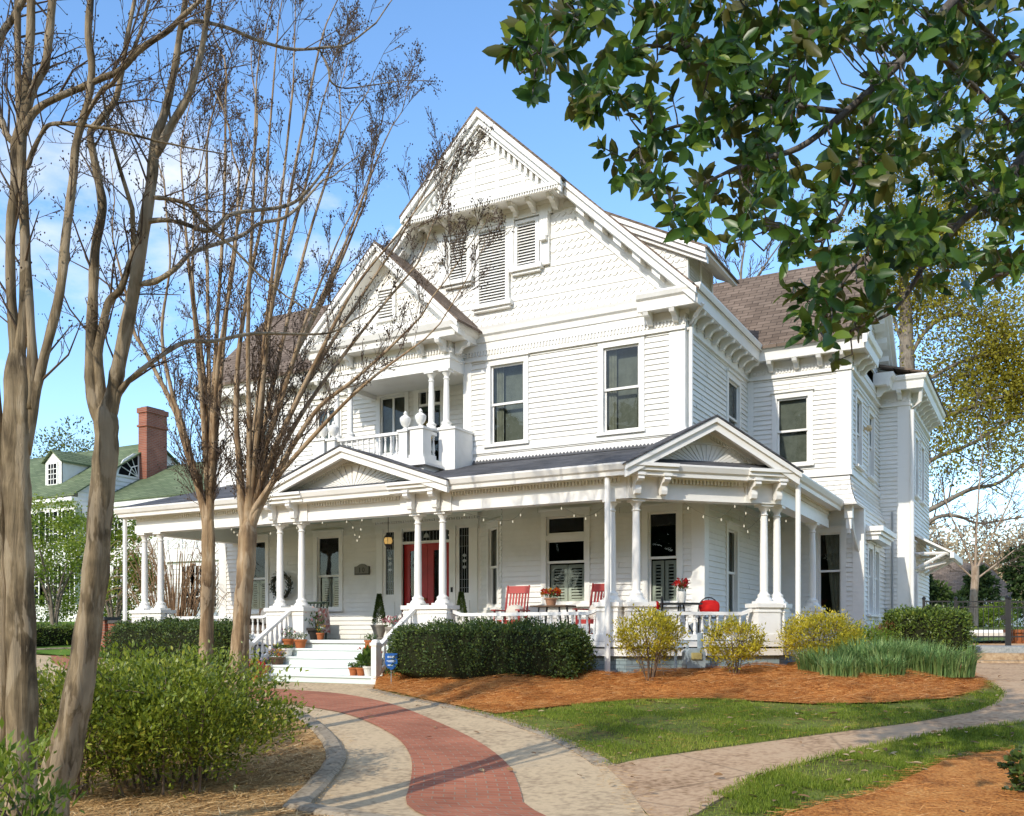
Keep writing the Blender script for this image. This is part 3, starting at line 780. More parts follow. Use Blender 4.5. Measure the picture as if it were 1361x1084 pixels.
# louvre group
mb = MB()
for l, r, b, t in ((-11.9, -11.45, 9.55, 10.5), (-11.13, -10.45, 8.88, 10.52), (-10.15, -9.7, 9.55, 10.5)):
    for x0, x1 in ((l - .09, l), (r, r + .09)): FM.box(mb, x0, x1, 0, .10, b - .05, t + .07)
    FM.box(mb, l, r, 0, .10, t, t + .07)
    FM.box(mb, l - .17, r + .17, 0, .17, b - .10, b - .0); FM.box(mb, l - .12, r + .12, 0, .11, b - .16, b - .10)
for c in (-11.3, -10.3):
    FM.box(mb, c - .075, c + .075, 0, .13, 9.55, 10.45); FM.box(mb, c - .095, c + .095, 0, .15, 10.45, 10.62)
for c in (-12.12, -9.48): FM.box(mb, c - .11, c + .11, 0, .09, 9.5, 10.62)
FM.box(mb, -12.3, -9.3, 0, .12, 10.6, 10.8); FM.box(mb, -12.35, -9.25, 0, .15, 10.78, 10.95)
mb.build('louvre_surround', TRIM, HOUSE)
for l, r, b, t in ((-11.9, -11.45, 9.55, 10.5), (-11.13, -10.45, 8.88, 10.52), (-10.15, -9.7, 9.55, 10.5)):
    mb = MB(); k = int((t - b) / .062)
    for i in range(k):
        z = b + .01 + i * (t - b) / k
        mb.add([FM.p(l, .085, z), FM.p(r, .085, z), FM.p(r, .02, z + .055), FM.p(l, .02, z + .055), FM.p(l, .085, z - .012), FM.p(r, .085, z - .012)], [(0, 1, 2, 3), (4, 5, 1, 0)])
    mb.build('louvre', TRIM, HOUSE)
    mb = MB(); FM.box(mb, l, r, -.05, .012, b, t); mb.build('louvre_backing', DARK, HOUSE)
# upper pediment
mb = MB(); hb = lambda z: (12.52 - z) / GS
FM.clap(mb, 11.0, 12.4, lambda z: (GC - hb(z), GC + hb(z)), (), .15, .02)
for c in (-11.75, -11.1, -10.5, -9.85):
    top = 12.5 - GS * (abs(c + .05 - GC) + .06); 
    if top > 11.1: FM.box(mb, c, c + .09, 0, .03, 11.0, top)
for v in range(len(mb.V)): mb.V[v] = (mb.V[v][0], mb.V[v][1] - .42, mb.V[v][2])
FM.prism(mb, [(GC - 1.75, 10.98), (GC + 1.75, 10.98), (GC, 12.6)], .38, .42)
mb.build('pediment_panel', WHITE, HOUSE)
mb = MB()
FM.box(mb, GC - 2.0, GC + 2.0, 0, .70, 10.86, 10.94); FM.box(mb, GC - 1.95, GC + 1.95, .6, .66, 10.80, 10.86); FM.box(mb, GC - 1.9, GC + 1.9, .40, .60, 10.94, 11.0)
dentils(mb, FM, GC - 1.95, GC + 1.95, .66, .69, 10.80, 10.86, .06)
FM.box(mb, GC - 1.75, GC + 1.75, 0, .03, 10.6, 10.86)
mb.build('pediment_shelf', TRIM, HOUSE)
brackets(FM, [GC - 1.6, GC - 1.1, GC - .66, GC - .22, GC + .22, GC + .66, GC + 1.1, GC + 1.6], 10.86, BRK, (.9, 1.3, .9), .03)
mb = MB()
FM.box(mb, -9.56, -9.4, 0, .2, 10.0, 10.1); FM.box(mb, -9.58, -9.38, 0, .135, 10.1, 10.857)
FM.box(mb, -12.2, -12.04, 0, .2, 10.0, 10.1); FM.box(mb, -12.22, -12.02, 0, .135, 10.1, 10.857)
mb.islands('pediment_console', TRIM, HOUSE)
mb = MB()
rake(mb, FM, GC, GZ, 0, 2.02, GS, .06, .20, .66, .74); rake(mb, FM, GC, GZ, 0, 2.0, GS, .14, .34, .60, .67); rake(mb, FM, GC, GZ, 0, 1.92, GS, .20, .42, .42, .60)
rdentils(mb, FM, GC, GZ, .12, 1.75, GS, .42, .56, .42, .55, .135, .5)
rake(mb, FM, GC, GZ, 0, 1.72, GS, .56, .62, .42, .46)
mb.build('upper_rake', TRIM, HOUSE)
for sd in ((1,), (-1,)):
    mb = MB(); rake(mb, FM, GC, GZ, 1.98, 4.86, GS, .05, .16, .46, .55, sd); rake(mb, FM, GC, GZ, 1.98, 4.82, GS, .14, .34, .42, .48, sd); rake(mb, FM, GC, GZ, 1.9, 4.8, GS, .24, .36, 0, .42, sd)
    rake(mb, FM, GC, GZ, 2.1, 4.55, GS, .58, .70, 0, .05, sd); rake(mb, FM, GC, GZ, 2.1, 4.55, GS, .36, .58, 0, .025, sd); mb.build('lower_rake', TRIM, HOUSE)
mb = MB()
rdentils(mb, FM, GC, GZ, 2.2, 4.7, GS, .36, .47, .05, .36, .42, .42)
mb.islands('rake_modillion', TRIM, HOUSE)
# --- main roofs ---
yf = 18.25
mb = MB()
slab(mb, [(GC, yf, GZ), (GC, 34, GZ), (GC + 4.9, 34, GZ - GS * 4.9), (GC + 4.9, yf, GZ - GS * 4.9)][::-1], .06)
slab(mb, [(GC - 4.9, yf, GZ - GS * 4.9), (GC - 4.9, 34, GZ - GS * 4.9), (GC, 34, GZ), (GC, yf, GZ)][::-1], .06)
slab(mb, [(GC, 18.0, GZ + .004), (GC, yf, GZ + .004), (GC + 2.05, yf, GZ - GS * 2.05 + .004), (GC + 2.05, 18.0, GZ - GS * 2.05 + .004)][::-1], .06)
slab(mb, [(GC - 2.05, 18.0, GZ - GS * 2.05 + .004), (GC - 2.05, yf, GZ - GS * 2.05 + .004), (GC, yf, GZ + .004), (GC, 18.0, GZ + .004)][::-1], .06)
mb.build('main_roof', SHB_Y, HOUSE)
mb = MB()
slab(mb, [(-20.6, 19.22, 8.33), (-11, 19.22, 8.33), (-11, 22.1, 11.1), (-20.6, 22.1, 11.1)]); slab(mb, [(-20.6, 22.1, 11.1), (-11, 22.1, 11.1), (-11, 25.2, 8.1), (-20.6, 25.2, 8.1)])
mb.build('wing_roof', SHB_X, HOUSE)
mb = MB(); mb.add([(-20.3, 19.6, 8.36), (-20.3, 22.1, 11), (-20.3, 24.9, 8.36)], [(0, 1, 2)]); mb.build('wing_gable_wall', WHITE, HOUSE)
mb = MB()
slab(mb, [(-9, 22.93, 8.33), (-3.5, 22.93, 8.33), (-3.5, 25.75, 11.05), (-9, 25.75, 11.05)]); slab(mb, [(-9, 25.75, 11.05), (-3.5, 25.75, 11.05), (-3.5, 28.5, 8.3), (-9, 28.5, 8.3)])
mb.build('wing_roof', SHB_X, HOUSE)
mb = MB(); WSU.clap(mb, 8.36, 10.9, lambda z: (23.3 + (z - 8.36) * 1.0, 28.15 - (z - 8.36) * 1.0)); mb.build('wing_gable_wall', WHITE, HOUSE)
mb = MB(); rake(mb, WSU, 25.75, 11.05, 0, 2.85, .965, .02, .22, .36, .46); rake(mb, WSU, 25.75, 11.05, 0, 2.7, .965, .2, .36, 0, .36)
rdentils(mb, WSU, 25.75, 11.05, .2, 2.6, .965, .36, .5, .03, .3, .4, .4)
WSU.box(mb, 25.2, 26.3, 0, .06, 8.7, 9.9)
mb.build('wing_rake', TRIM, HOUSE)
mb = MB()
slab(mb, [(-4.9, 27.4, 9.0), (-4.9, 33.4, 9.0), (-2.66, 33.4, 8.38), (-2.66, 27.4, 8.38)][::-1], .05); mb.build('rear_roof', SHB_Y, HOUSE)
# shed dormer on the right slope
mb = MB(); dz = lambda x: 11.02 - .52 * (x + 8.8); DF = W(0, 20.0, 1, 0); DR = W(-6.74, 0, 0, 1)
slab(mb, [(-9.0, 19.75, dz(-9.0)), (-9.0, 22.2, dz(-9.0)), (-6.2, 22.2, dz(-6.2)), (-6.2, 19.75, dz(-6.2))][::-1], .05); mb.build('dormer_roof', SHB_Y, HOUSE)
mb = MB(); DF.scales(mb, 9.0, 10.7, lambda z: (GC + (GZ - z) / GS - .05, min(-6.74, -8.8 + (11.02 - .2 - z) / .52)), (), .13, .13)
DR.box(mb, 20, 21.8, -.06, 0, 9.05, 9.85)
for a in (20.0, 20.85, 21.7): DR.box(mb, a, a + .1, 0, .04, 9.05, 9.85)
mb.build('dormer_wall', WHITE, HOUSE)
mb = MB()
rk = lambda t0, t1, d0, d1: DF.prism(mb, [(-8.9, dz(-8.9) - t1), (-6.25, dz(-6.25) - t1), (-6.25, dz(-6.25) - t0), (-8.9, dz(-8.9) - t0)], d0, d1)
rk(.055, .15, .18, .24); rk(.12, .26, .12, .19); rk(.2, .34, 0, .12)
DR.box(mb, 19.8, 22.15, .40, .5, 9.56, 9.66)
mb.add([(-6.74, 19.8, 9.82), (-6.24, 19.8, 9.58), (-6.24, 22.15, 9.58), (-6.74, 22.15, 9.82)], [(0, 1, 2, 3)])
mb.build('dormer_cornice', TRIM, HOUSE)
for a0, a1 in ((20.12, 20.83), (20.97, 21.68)):
    mb = MB()
    for i in range(11):
        z = 9.1 + i * .065; mb.add([DR.p(a0, .03, z), DR.p(a1, .03, z), DR.p(a1, .002, z + .05), DR.p(a0, .002, z + .05)], [(0, 1, 2, 3)])
    mb.build('louvre', TRIM, HOUSE)

# --- upstairs portico over the entrance ---
PCX = -13.25
mb = MB(); path = [(PCX - 1.7, 19.75), (PCX - 1.7, 18.1), (PCX + 1.7, 18.1), (PCX + 1.7, 18.75)]
mb.sweep(path, [(-.2, 7.39), (.0, 7.39), (0, 7.62), (.03, 7.62), (.03, 7.67), (0, 7.67), (0, 8.0), (-.2, 8.0)])
dentils(mb, PY, PCX - 1.7, PCX + 1.7, 0, .04, 7.75, 7.85, .075); dentils(mb, W(PCX + 1.7, 0, 0, 1), 18.1, 18.72, 0, .04, 7.75, 7.85, .075)
mb.build('portico_entablature', TRIM, HOUSE)
mb = MB(); mb.box(PCX - 1.6, PCX + 1.6, 18.2, 19.74, 7.5, 7.54); mb.build('portico_ceiling', TRIM, HOUSE)
PCOR = [(0, 8.0), (.34, 8.0), (.36, 8.12), (.42, 8.16), (.47, 8.28), (.47, 8.32), (0, 8.36)]
mb = MB(); mb.sweep(path, PCOR); mb.build('portico_cornice', TRIM, HOUSE)
brackets(PY, [PCX - 1.6, PCX - 1.0, PCX + 1.0, PCX + 1.6], 8.0); brackets(W(PCX + 1.7, 0, 0, 1), [18.3], 8.0)
mb = MB(); pz, ps = 10.38, .95; hp = lambda z: (pz - .38 - z) / ps
PY.scales(mb, 8.36, 9.9, lambda z: (PCX - hp(z), PCX + hp(z)), [(PCX - .25, PCX + .25, 8.75, 9.4)], .13, .13); mb.build('portico_gable_wall', WHITE, HOUSE)
mb = MB()
rake(mb, PY, PCX, pz, 0, 2.2, ps, .05, .17, .42, .50); rake(mb, PY, PCX, pz, 0, 2.18, ps, .14, .32, .36, .43); rake(mb, PY, PCX, pz, 0, 2.1, ps, .22, .36, 0, .36); rake(mb, PY, PCX, pz, 0, 1.75, ps, .36, .5, 0, .04)
mb.build('portico_rake', TRIM, HOUSE)
mb = MB()
for i in range(9): 
    z = 8.8 + i * .066; PY.box(mb, PCX - .2, PCX + .2, .02, .07, z, z + .03)
for x0, x1 in ((-.27, -.2), (.2, .27)): PY.box(mb, PCX + x0, PCX + x1, 0, .08, 8.7, 9.45)
PY.box(mb, PCX - .3, PCX + .3, 0, .09, 8.68, 8.75); PY.box(mb, PCX - .27, PCX + .27, 0, .08, 9.4, 9.47)
mb.build('louvre', TRIM, HOUSE)
mb = MB(); PY.box(mb, PCX - .2, PCX + .2, -.02, .015, 8.75, 9.4); mb.build('louvre_backing', DARK, HOUSE)
mb = MB()
slab(mb, [(PCX, 17.6, pz), (PCX, 22.6, pz), (PCX + 2.24, 22.6, pz - ps * 2.24), (PCX + 2.24, 17.6, pz - ps * 2.24)][::-1], .05)
slab(mb, [(PCX - 2.24, 17.6, pz - ps * 2.24), (PCX - 2.24, 22.6, pz - ps * 2.24), (PCX, 22.6, pz), (PCX, 17.6, pz)][::-1], .05)
mb.build('portico_roof', SHB_Y, HOUSE)

# --- columns ---
def column_meshes(h, r0, r1, pl):
    a = MB(); pr = []
    for i in range(9):
        t = i / 8; pr.append((r0 + (r1 - r0) * t + .006 * math.sin(PI * t), .2 + (h - .36) * t))
    a.lathe(pr, n=18)
    b = MB(); b.box(-pl, pl, -pl, pl, 0, .045); b.lathe([(pl * .98, .045), (pl * .95, .075), (pl * .72, .12), (r0 + .045, .15), (r0 + .045, .17), (r0 + .012, .19), (r0, .22)], n=18)
    c = MB(); c.lathe([(r1, h - .22), (r1 + .02, h - .205), (r1 + .02, h - .19), (r1, h - .18), (r1, h - .13), (r1 + .03, h - .09), (r1 + .055, h - .045)], n=18); q = r1 + .07; c.box(-q, q, -q, q, h - .045, h)
    return mesh_of(a, 'column', TRIM, True), mesh_of(b, 'base', TRIM, True), mesh_of(c, 'capital', TRIM, True)
CM = column_meshes(1.9, .078, .062, .165); CB = column_meshes(1.34, .07, .055, .14)
def column(p, ms=CM, rz=0, name='porch_column'):
    o = inst(name, ms[0], HOUSE, p, rz); sub('base', ms[1], o); sub('capital', ms[2], o)
fc = [-19.55, -18.98, -15.13, -14.5, -11.37, -10.76, -7.03]
for a in fc: column(PF.p(a, 0, 2.08))
cc = [.2, 2.86]
for a in cc: column(PC.p(a, 0, 2.08), rz=PI / 4)
for a in (18.97, 22.25): column(PS.p(a, 0, 2.08))
for a in (PCX - 1.55, PCX - 1.15, PCX + 1.15, PCX + 1.55): column(PY.p(a, -.1, 6.05), CB, name='balcony_column')

# --- porch platform ---
deckp = [(-19.75, 19.75), (-19.75, 16.4), (-6.663, 16.4), (-4.36, 18.703), (-4.36, 24.3), (-5.96, 24.3), (-5.96, 18.75), (-10.57, 18.75), (-11.72, 19.75)]
mb = MB(); slab(mb, [(x, y, 1.36) for x, y in deckp], .05); mb.build('porch_floor', DECK, HOUSE)
dpath = deckp[:5]
mb = MB(); mb.sweep(dpath, [(-.1, 1.255), (.02, 1.255), (.02, 1.355), (-.1, 1.355)]); mb.sweep(dpath, [(-.1, 1.09), (-.02, 1.09), (-.02, 1.225), (-.1, 1.225)]); mb.build('porch_skirt', TRIM, HOUSE)
mb = MB(); mb.sweep(dpath[1:], [(-.3, .2), (-.1, .2), (-.1, 1.09), (-.3, 1.09)]); mb.build('brick_foundation', BRICKBLUE, HOUSE)
mb = MB(); WFL.box(mb, -4.3, -3.75, -.1, .03, .4, .97); WSL.box(mb, 24.27, 27.9, -.1, .03, .4, .97); RS.box(mb, 27.9, 33, -.1, .03, .4, .97); RF.box(mb, -3.75, -3.16, -.1, .03, .4, .97); mb.build('brick_foundation', BRICKBLUE_Y, HOUSE)
# pedestals
def pedestal(w, a0, a1, hd=.2, z0=1.36, z1=2.0, cap=2.08):
    mb = MB(); w.box(mb, a0, a1, -hd, hd, z0, z1); w.box(mb, a0 - .04, a1 + .04, -hd - .04, hd + .04, z1, cap); w.box(mb, a0 - .02, a1 + .02, -hd - .02, hd + .02, z0, z0 + .13)
    w.box(mb, a0 - .015, a1 + .015, -hd - .015, hd + .015, z1 - .09, z1 - .06)
    mb.build('column_pedestal', TRIM, HOUSE)
pedestal(PF, -19.78, -18.75); pedestal(PF, -15.36, -14.28); pedestal(PF, -11.6, -10.54); pedestal(PF, -7.26, -6.83); pedestal(PC, -.02, .46, .195, cap=2.078)
pedestal(PC, 2.63, 3.1, .2); pedestal(PS, 18.75, 19.2, .195, cap=2.078); pedestal(PS, 22.05, 22.45)
# railings with turned balusters
def baluster_mesh(h, sc=1):
    b = MB(); b.lathe([(.032 * sc, 0), (.032 * sc, h * .10), (.02 * sc, h * .13), (.036 * sc, h * .26), (.034 * sc, h * .34), (.019 * sc, h * .66), (.017 * sc, h * .76), (.028 * sc, h * .82), (.018 * sc, h * .86), (.03 * sc, h * .9), (.03 * sc, h)], n=8)
    return mesh_of(b, 'baluster', TRIM, True)
BAL = baluster_mesh(.36)
def railing(w, a0, a1, zb=1.36, me=BAL, h=.36, d=0, name='porch_railing', ramp=True):
    mb = MB(); w.box(mb, a0, a1, d - .03, d + .03, zb + .02, zb + .13)
    z = zb + .13 + h
    w.box(mb, a0 + (.2 if ramp else 0), a1 - (.2 if ramp else 0), d - .05, d + .05, z, z + .065)
    if ramp:
        for l, r, k in ((a0, a0 + .2, 1), (a1 - .2, a1, 0)):
            poly = [(l, z + .07 * k), (r, z + .07 * (1 - k)), (r, z + .065 + .07 * (1 - k)), (l, z + .065 + .07 * k)]
            w.prism(mb, poly, d - .05, d + .05)
    root = mb.build(name, TRIM, HOUSE)
    n = int(round((a1 - a0) / .155)); 
    for i in range(n):
        a = a0 + (i + .5) * (a1 - a0) / n; inst('baluster', me, root, w.p(a, d, zb + .13), 0)
railing(PF, -18.72, -15.4); railing(PF, -10.5, -7.3); railing(PC, .52, 2.58); railing(PS, 19.26, 22.0)
# steps
mb = MB()
ST0, ST1 = -14.6, -11.38; nr = 5; rise = (1.36 - .50) / nr
stp = None
for i in range(nr - 1):
    mb = MB(); z = .50 + rise * (i + 1); y = 15.12 + .3 * i
    mb.box(ST0, ST1, y - .03, y + .31, z - .04, z); mb.box(ST0 + .03, ST1 - .03, y, y + .02, z - rise - (.3 if i == 0 else 0), z - .04)
    o = mb.build('step' if i else 'entrance_steps', STEPP, HOUSE if i == 0 else stp)
    if i == 0: stp = o
mb = MB(); mb.box(ST0, ST1, 16.33, 16.37, 1.36 - rise - .02, 1.27); mb.build('step', STEPP, stp)
mb = MB(); mb.box(ST0, ST1, 16.3, 16.42, 1.3, 1.366); mb.build('step', STEPP, stp)
SBAL = baluster_mesh(.5, .95)
for x in (ST0 - .06, ST1 + .06):
    mb = MB(); w = W(x, 15.1, 0, 1)
    zlow = .5; zs = lambda a: .68 + a * .62
    w.prism(mb, [(-.05, .3), (1.3, .3), (1.3, 1.3), (0, .62)], -.03, .03) if False else None
    w.prism(mb, [(0, zs(0) - .04), (1.3, zs(1.3) - .04), (1.3, zs(1.3) + .05), (0, zs(0) + .05)], -.03, .03)
    w.prism(mb, [(.0, zs(0) + .55), (.12, zs(0) + .55), (1.35, zs(1.25) + .55), (1.35, zs(1.25) + .62), (.12, zs(0) + .62), (0, zs(0) + .62)], -.055, .055)
    root = mb.build('stair_railing', TRIM, HOUSE)
    for i in range(8):
        a = .14 + i * .15; inst('baluster', SBAL, root, (x, 15.1 + a, zs(a) + .05))
    mb = MB(); mb.box(x - .06, x + .06, 15.02, 15.14, .35, 1.27); mb.box(x - .08, x + .08, 15.0, 15.16, 1.27, 1.33); mb.lathe([(.085, 1.33), (.07, 1.37), (.03, 1.39)], (x, 15.08, 0), 10); mb.build('newel_post', TRIM, root)

# --- porch entablature, cornice, ceiling, roof ---
cpath = [(-19.6, 19.75), (-19.6, 16.6), (-6.746, 16.6), (-4.56, 18.786), (-4.56, 23.4)]
mb = MB(); mb.sweep(cpath, [(-.14, 3.98), (.14, 3.98), (.14, 4.17), (.115, 4.17), (.115, 4.38), (-.14, 4.38)])
mb.build('porch_entablature', TRIM, HOUSE)
for w_, a_, b_ in ((PF, -19.6, -6.8), (PC, .05, PCL - .05), (PS, 18.85, 23.3)):
    mb = MB(); dentils(mb, w_, a_, b_, .115, .165, 4.28, 4.355, .07); w_.box(mb, a_, b_, .115, .2, 4.355, 4.378); mb.build('dentil_course', TRIM, HOUSE)
mb = MB(); mb.sweep(cpath, [(.1, 4.38), (.36, 4.38), (.36, 4.36), (.41, 4.36), (.42, 4.43), (.46, 4.46), (.5, 4.55), (.5, 4.58), (.3, 4.60), (.1, 4.48)])
mb.build('porch_cornice', TRIM, HOUSE)
mb = MB(); slab(mb, [(x, y, 4.42) for x, y in [(-19.6, 19.75), (-19.6, 16.6), (-6.746, 16.6), (-4.56, 18.786), (-4.56, 24.3), (-5.96, 24.3), (-5.96, 18.75), (-10.57, 18.75), (-11.72, 19.75)]], .03); mb.build('porch_ceiling', CEIL, HOUSE)
sl = .283
mb = MB(); z0 = 4.59
slab(mb, [(-20.08, 16.12, z0), (-6.55, 16.12, z0), (-6.37, 18.75, z0 + sl * 2.63), (-6.37, 19.75, z0 + sl * 3.63), (-20.08, 19.75, z0 + sl * 3.63)], .04); mb.build('porch_roof', SHG, HOUSE)
mb = MB(); zt = z0 + sl * 2.63
slab(mb, [(-6.55, 16.12, z0 + .002), (-4.08, 18.6, z0 + .002), (-6.37, 18.75, zt + .002)], .04); slab(mb, [(-4.08, 18.6, z0), (-4.08, 23.6, z0), (-6.36, 23.6, zt), (-6.36, 18.75, zt)], .04); mb.build('porch_roof', SHG_Y, HOUSE)
# scalloped flashing where the porch roof meets the wall
mb = MB(); n = 60
for i in range(n):
    a = -11.4 + i * 5.0 / n; FM.prism(mb, [(a, 5.33), (a + .084, 5.33), (a + .084, 5.36), (a + .042, 5.41), (a, 5.36)], .056, .066)
mb.build('roof_flashing', mat('dark_lead_flashing', (.10, .10, .105), .6), HOUSE)

# --- consoles of the porch ---
def console_mesh():
    mb = MB(); w_ = .06
    P = [(.02, 0), (.30, 0), (.31, -.06), (.27, -.10), (.20, -.11), (.15, -.16), (.16, -.24), (.14, -.31), (.09, -.33), (.05, -.30), (.04, -.25), (.02, -.22)]
    n = len(P)
    mb.add([(x, -d, z) for x in (-w_, w_) for d, z in P], [tuple(range(n)), tuple(range(2 * n - 1, n - 1, -1))] + [(i, n + i, n + (i + 1) % n, (i + 1) % n) for i in range(n)])
    mb.box(-w_ - .02, w_ + .02, -.33, -.0, 0, .05)
    return mesh_of(mb, 'scroll_console', TRIM)
CONS = console_mesh()
def consoles(w, A_, z=4.36, d=.13):
    for a in A_: inst('scroll_console', CONS, HOUSE, w.p(a, d, z), rz_of(w))

def sunburst_pediment(w, c, zpk, half, s, zb, fan, dface, nm, blocks, mid):
    """broken pediment: rakes, tympanum with a sunburst fan, cornice blocks over the column pairs"""
    mb = MB(); zt = zb + .03
    w.prism(mb, [(c - half + .15, zb), (c + half - .15, zb), (c, zpk - .12)], dface - .05, dface); mb.build(nm + '_tympanum', TRIM, HOUSE)
    mb = MB(); rx, rz_ = fan; n = 26; cz = zb + .04
    for i in range(n):
        t0, t1 = PI * i / n, PI * (i + 1) / n; g = (t1 - t0) * .12
        P0 = lambda t, k: (c + math.cos(t) * rx * k, cz + math.sin(t) * rz_ * k)
        w.prism(mb, [P0(t0 + g, .12), P0(t0 + g, .97), P0((t0 + t1) / 2, 1.0), P0(t1 - g, .97), P0(t1 - g, .12)], dface, dface + .026)
    m = 30
    for i in range(m):
        t0, t1 = PI * i / m, PI * (i + 1) / m; P0 = lambda t, k: (c + math.cos(t) * rx * k, cz + math.sin(t) * rz_ * k)
        w.prism(mb, [P0(t0, 1.01), P0(t0, 1.06), P0(t1, 1.06), P0(t1, 1.01)], dface, dface + .035)
    mb.build(nm + '_sunburst', TRIM, HOUSE)
    mb = MB()
    rake(mb, w, c, zpk, 0, half, s, .03, .12, .52, .58); rake(mb, w, c, zpk, 0, half - .02, s, .10, .26, .44, .53); rake(mb, w, c, zpk, 0, half - .05, s, .05, .12, dface, .44)
    rdentils(mb, w, c, zpk, .1, half - .45, s, .24, .30, dface, dface + .05, .062, .5); rake(mb, w, c, zpk, 0, half - .35, s, .16, .24, dface, dface + .09)
    mb.build(nm + '_rake', TRIM, HOUSE)
    mb = MB()
    for a0, a1 in blocks:
        w.box(mb, a0, a1, .1, .17, 3.98, 4.37)
        for i, (d, za, zb_) in enumerate(((.44, 4.37, 4.45), (.50, 4.45, 4.52), (.55, 4.52, 4.58))): w.box(mb, a0 - .1, a1 + .1, .1, d, za, zb_)
    l, r = mid
    w.box(mb, l, r, .1, .22, 4.37, 4.43); w.box(mb, l, r, .1, .28, 4.43, zb)
    mb.build(nm + '_cornice', TRIM, HOUSE)
    mb = MB()
ECX = -12.95
sunburst_pediment(PF, ECX, 5.46, 2.65, .345, 4.5, (1.75, .56), .14, 'entrance_pediment', [(-15.5, -14.2), (-11.7, -10.45)], (-14.1, -11.8))
consoles(PF, [-15.13, -14.5, -11.37, -10.76], 4.36, .17)
sunburst_pediment(PC, PCL / 2, 5.50, 1.78, .53, 4.5, (1.0, .5), .14, 'corner_pediment', [(-.02, .72), (2.37, 3.11)], (.82, 2.27))
consoles(PC, [.1, .62, 2.47, 3.0], 4.36, .17)
mb = MB(); dentils(mb, PF, -14.1, -11.8, .14, .19, 4.28, 4.36, .07); mb.build('dentil_course', TRIM, HOUSE); mb = MB(); dentils(mb, PC, .82, 2.27, .14, .19, 4.28, 4.36, .07); mb.build('dentil_course', TRIM, HOUSE)
mb = MB()
for a in (1.1, 1.55, 2.0): PC.box(mb, a - .05, a + .05, .1, .3, 4.40, 4.49)
mb.islands('pediment_modillion', TRIM, HOUSE)
# roofs of the two pediments
mb = MB(); k = 2.66; yy = 16.0
slab(mb, [(ECX, yy, 5.47), (ECX, 19.5, 5.47), (ECX + k, 19.5, 5.47 - .345 * k), (ECX + k, yy, 5.47 - .345 * k)][::-1], .03); slab(mb, [(ECX - k, yy, 5.47 - .345 * k), (ECX - k, 19.5, 5.47 - .345 * k), (ECX, 19.5, 5.47), (ECX, yy, 5.47)][::-1], .03)
mb.build('entrance_roof', SHG_Y, HOUSE)
mb = MB(); k = 1.8; c = PCL / 2
a_, b_ = PC.p(c, .6, 5.51), PC.p(c, -2.2, 5.51)
slab(mb, [PC.p(c, .6, 5.51), PC.p(c, -2.2, 5.51), PC.p(c + k, -2.2, 5.51 - .53 * k), PC.p(c + k, .6, 5.51 - .53 * k)][::-1], .03); slab(mb, [PC.p(c - k, .6, 5.51 - .53 * k), PC.p(c - k, -2.2, 5.51 - .53 * k), PC.p(c, -2.2, 5.51), PC.p(c, .6, 5.51)][::-1], .03)
mb.build('corner_roof', SHG_Y, HOUSE)

# --- balcony over the entrance ---
BY = W(0, 17.32, 1, 0); BX = W(PCX + 1.53, 0, 0, 1); BXL = W(PCX - 1.53, 0, 0, -1)
mb = MB(); mb.box(PCX - 1.6, PCX + 1.6, 17.25, 19.74, 5.18, 5.3); mb.box(PCX - 1.55, PCX + 1.55, 17.3, 19.7, 4.85, 5.18)
mb.box(PCX - 1.66, PCX + 1.66, 17.19, 18.7, 5.13, 5.19); mb.build('balcony_base', TRIM, HOUSE)
def post(x0, x1, y0, y1, z0=5.3, z1=5.93, nm='balcony_post'):
    mb = MB(); mb.box(x0, x1, y0, y1, z0, z1); mb.box(x0 - .03, x1 + .03, y0 - .03, y1 + .03, z1, z1 + .05); mb.box(x0 - .02, x1 + .02, y0 - .02, y1 + .02, z0, z0 + .08); return mb.build(nm, TRIM, HOUSE)
um = MB(); um.lathe([(.06, 0), (.07, .03), (.035, .06), (.09, .12), (.12, .2), (.125, .26), (.10, .29), (.06, .32), (.03, .34), (.045, .37), (.015, .42)], n=12); URN = mesh_of(um, 'urn_finial', TRIM, True)
for sgn in (1, -1):
    xo = PCX + sgn * 1.53; x0, x1 = sorted((xo, xo - sgn * .34)); post(x0, x1, 17.3, 17.62)
    xi = xo - sgn * .42; x2, x3 = sorted((xi, xi - sgn * .22)); post(x2, x3, 17.3, 17.5, z1=5.9)
    inst('urn_finial', URN, HOUSE, ((x0 + x1) / 2, 17.46, 5.98)); inst('urn_finial', URN, HOUSE, ((x2 + x3) / 2, 17.4, 5.95))
    x4, x5 = sorted((xo - sgn * .02, xo + sgn * .4)); post(x4, x5, 17.95, 18.72, 4.9, 6.0, 'balcony_pedestal')
BBAL = baluster_mesh(.44, .95)
railing(BY, PCX - .85, PCX + .85, 5.3, BBAL, .44, -.08, 'balcony_railing', False)
railing(BX, 17.66, 17.93, 5.3, BBAL, .44, -.1, 'balcony_railing', False)
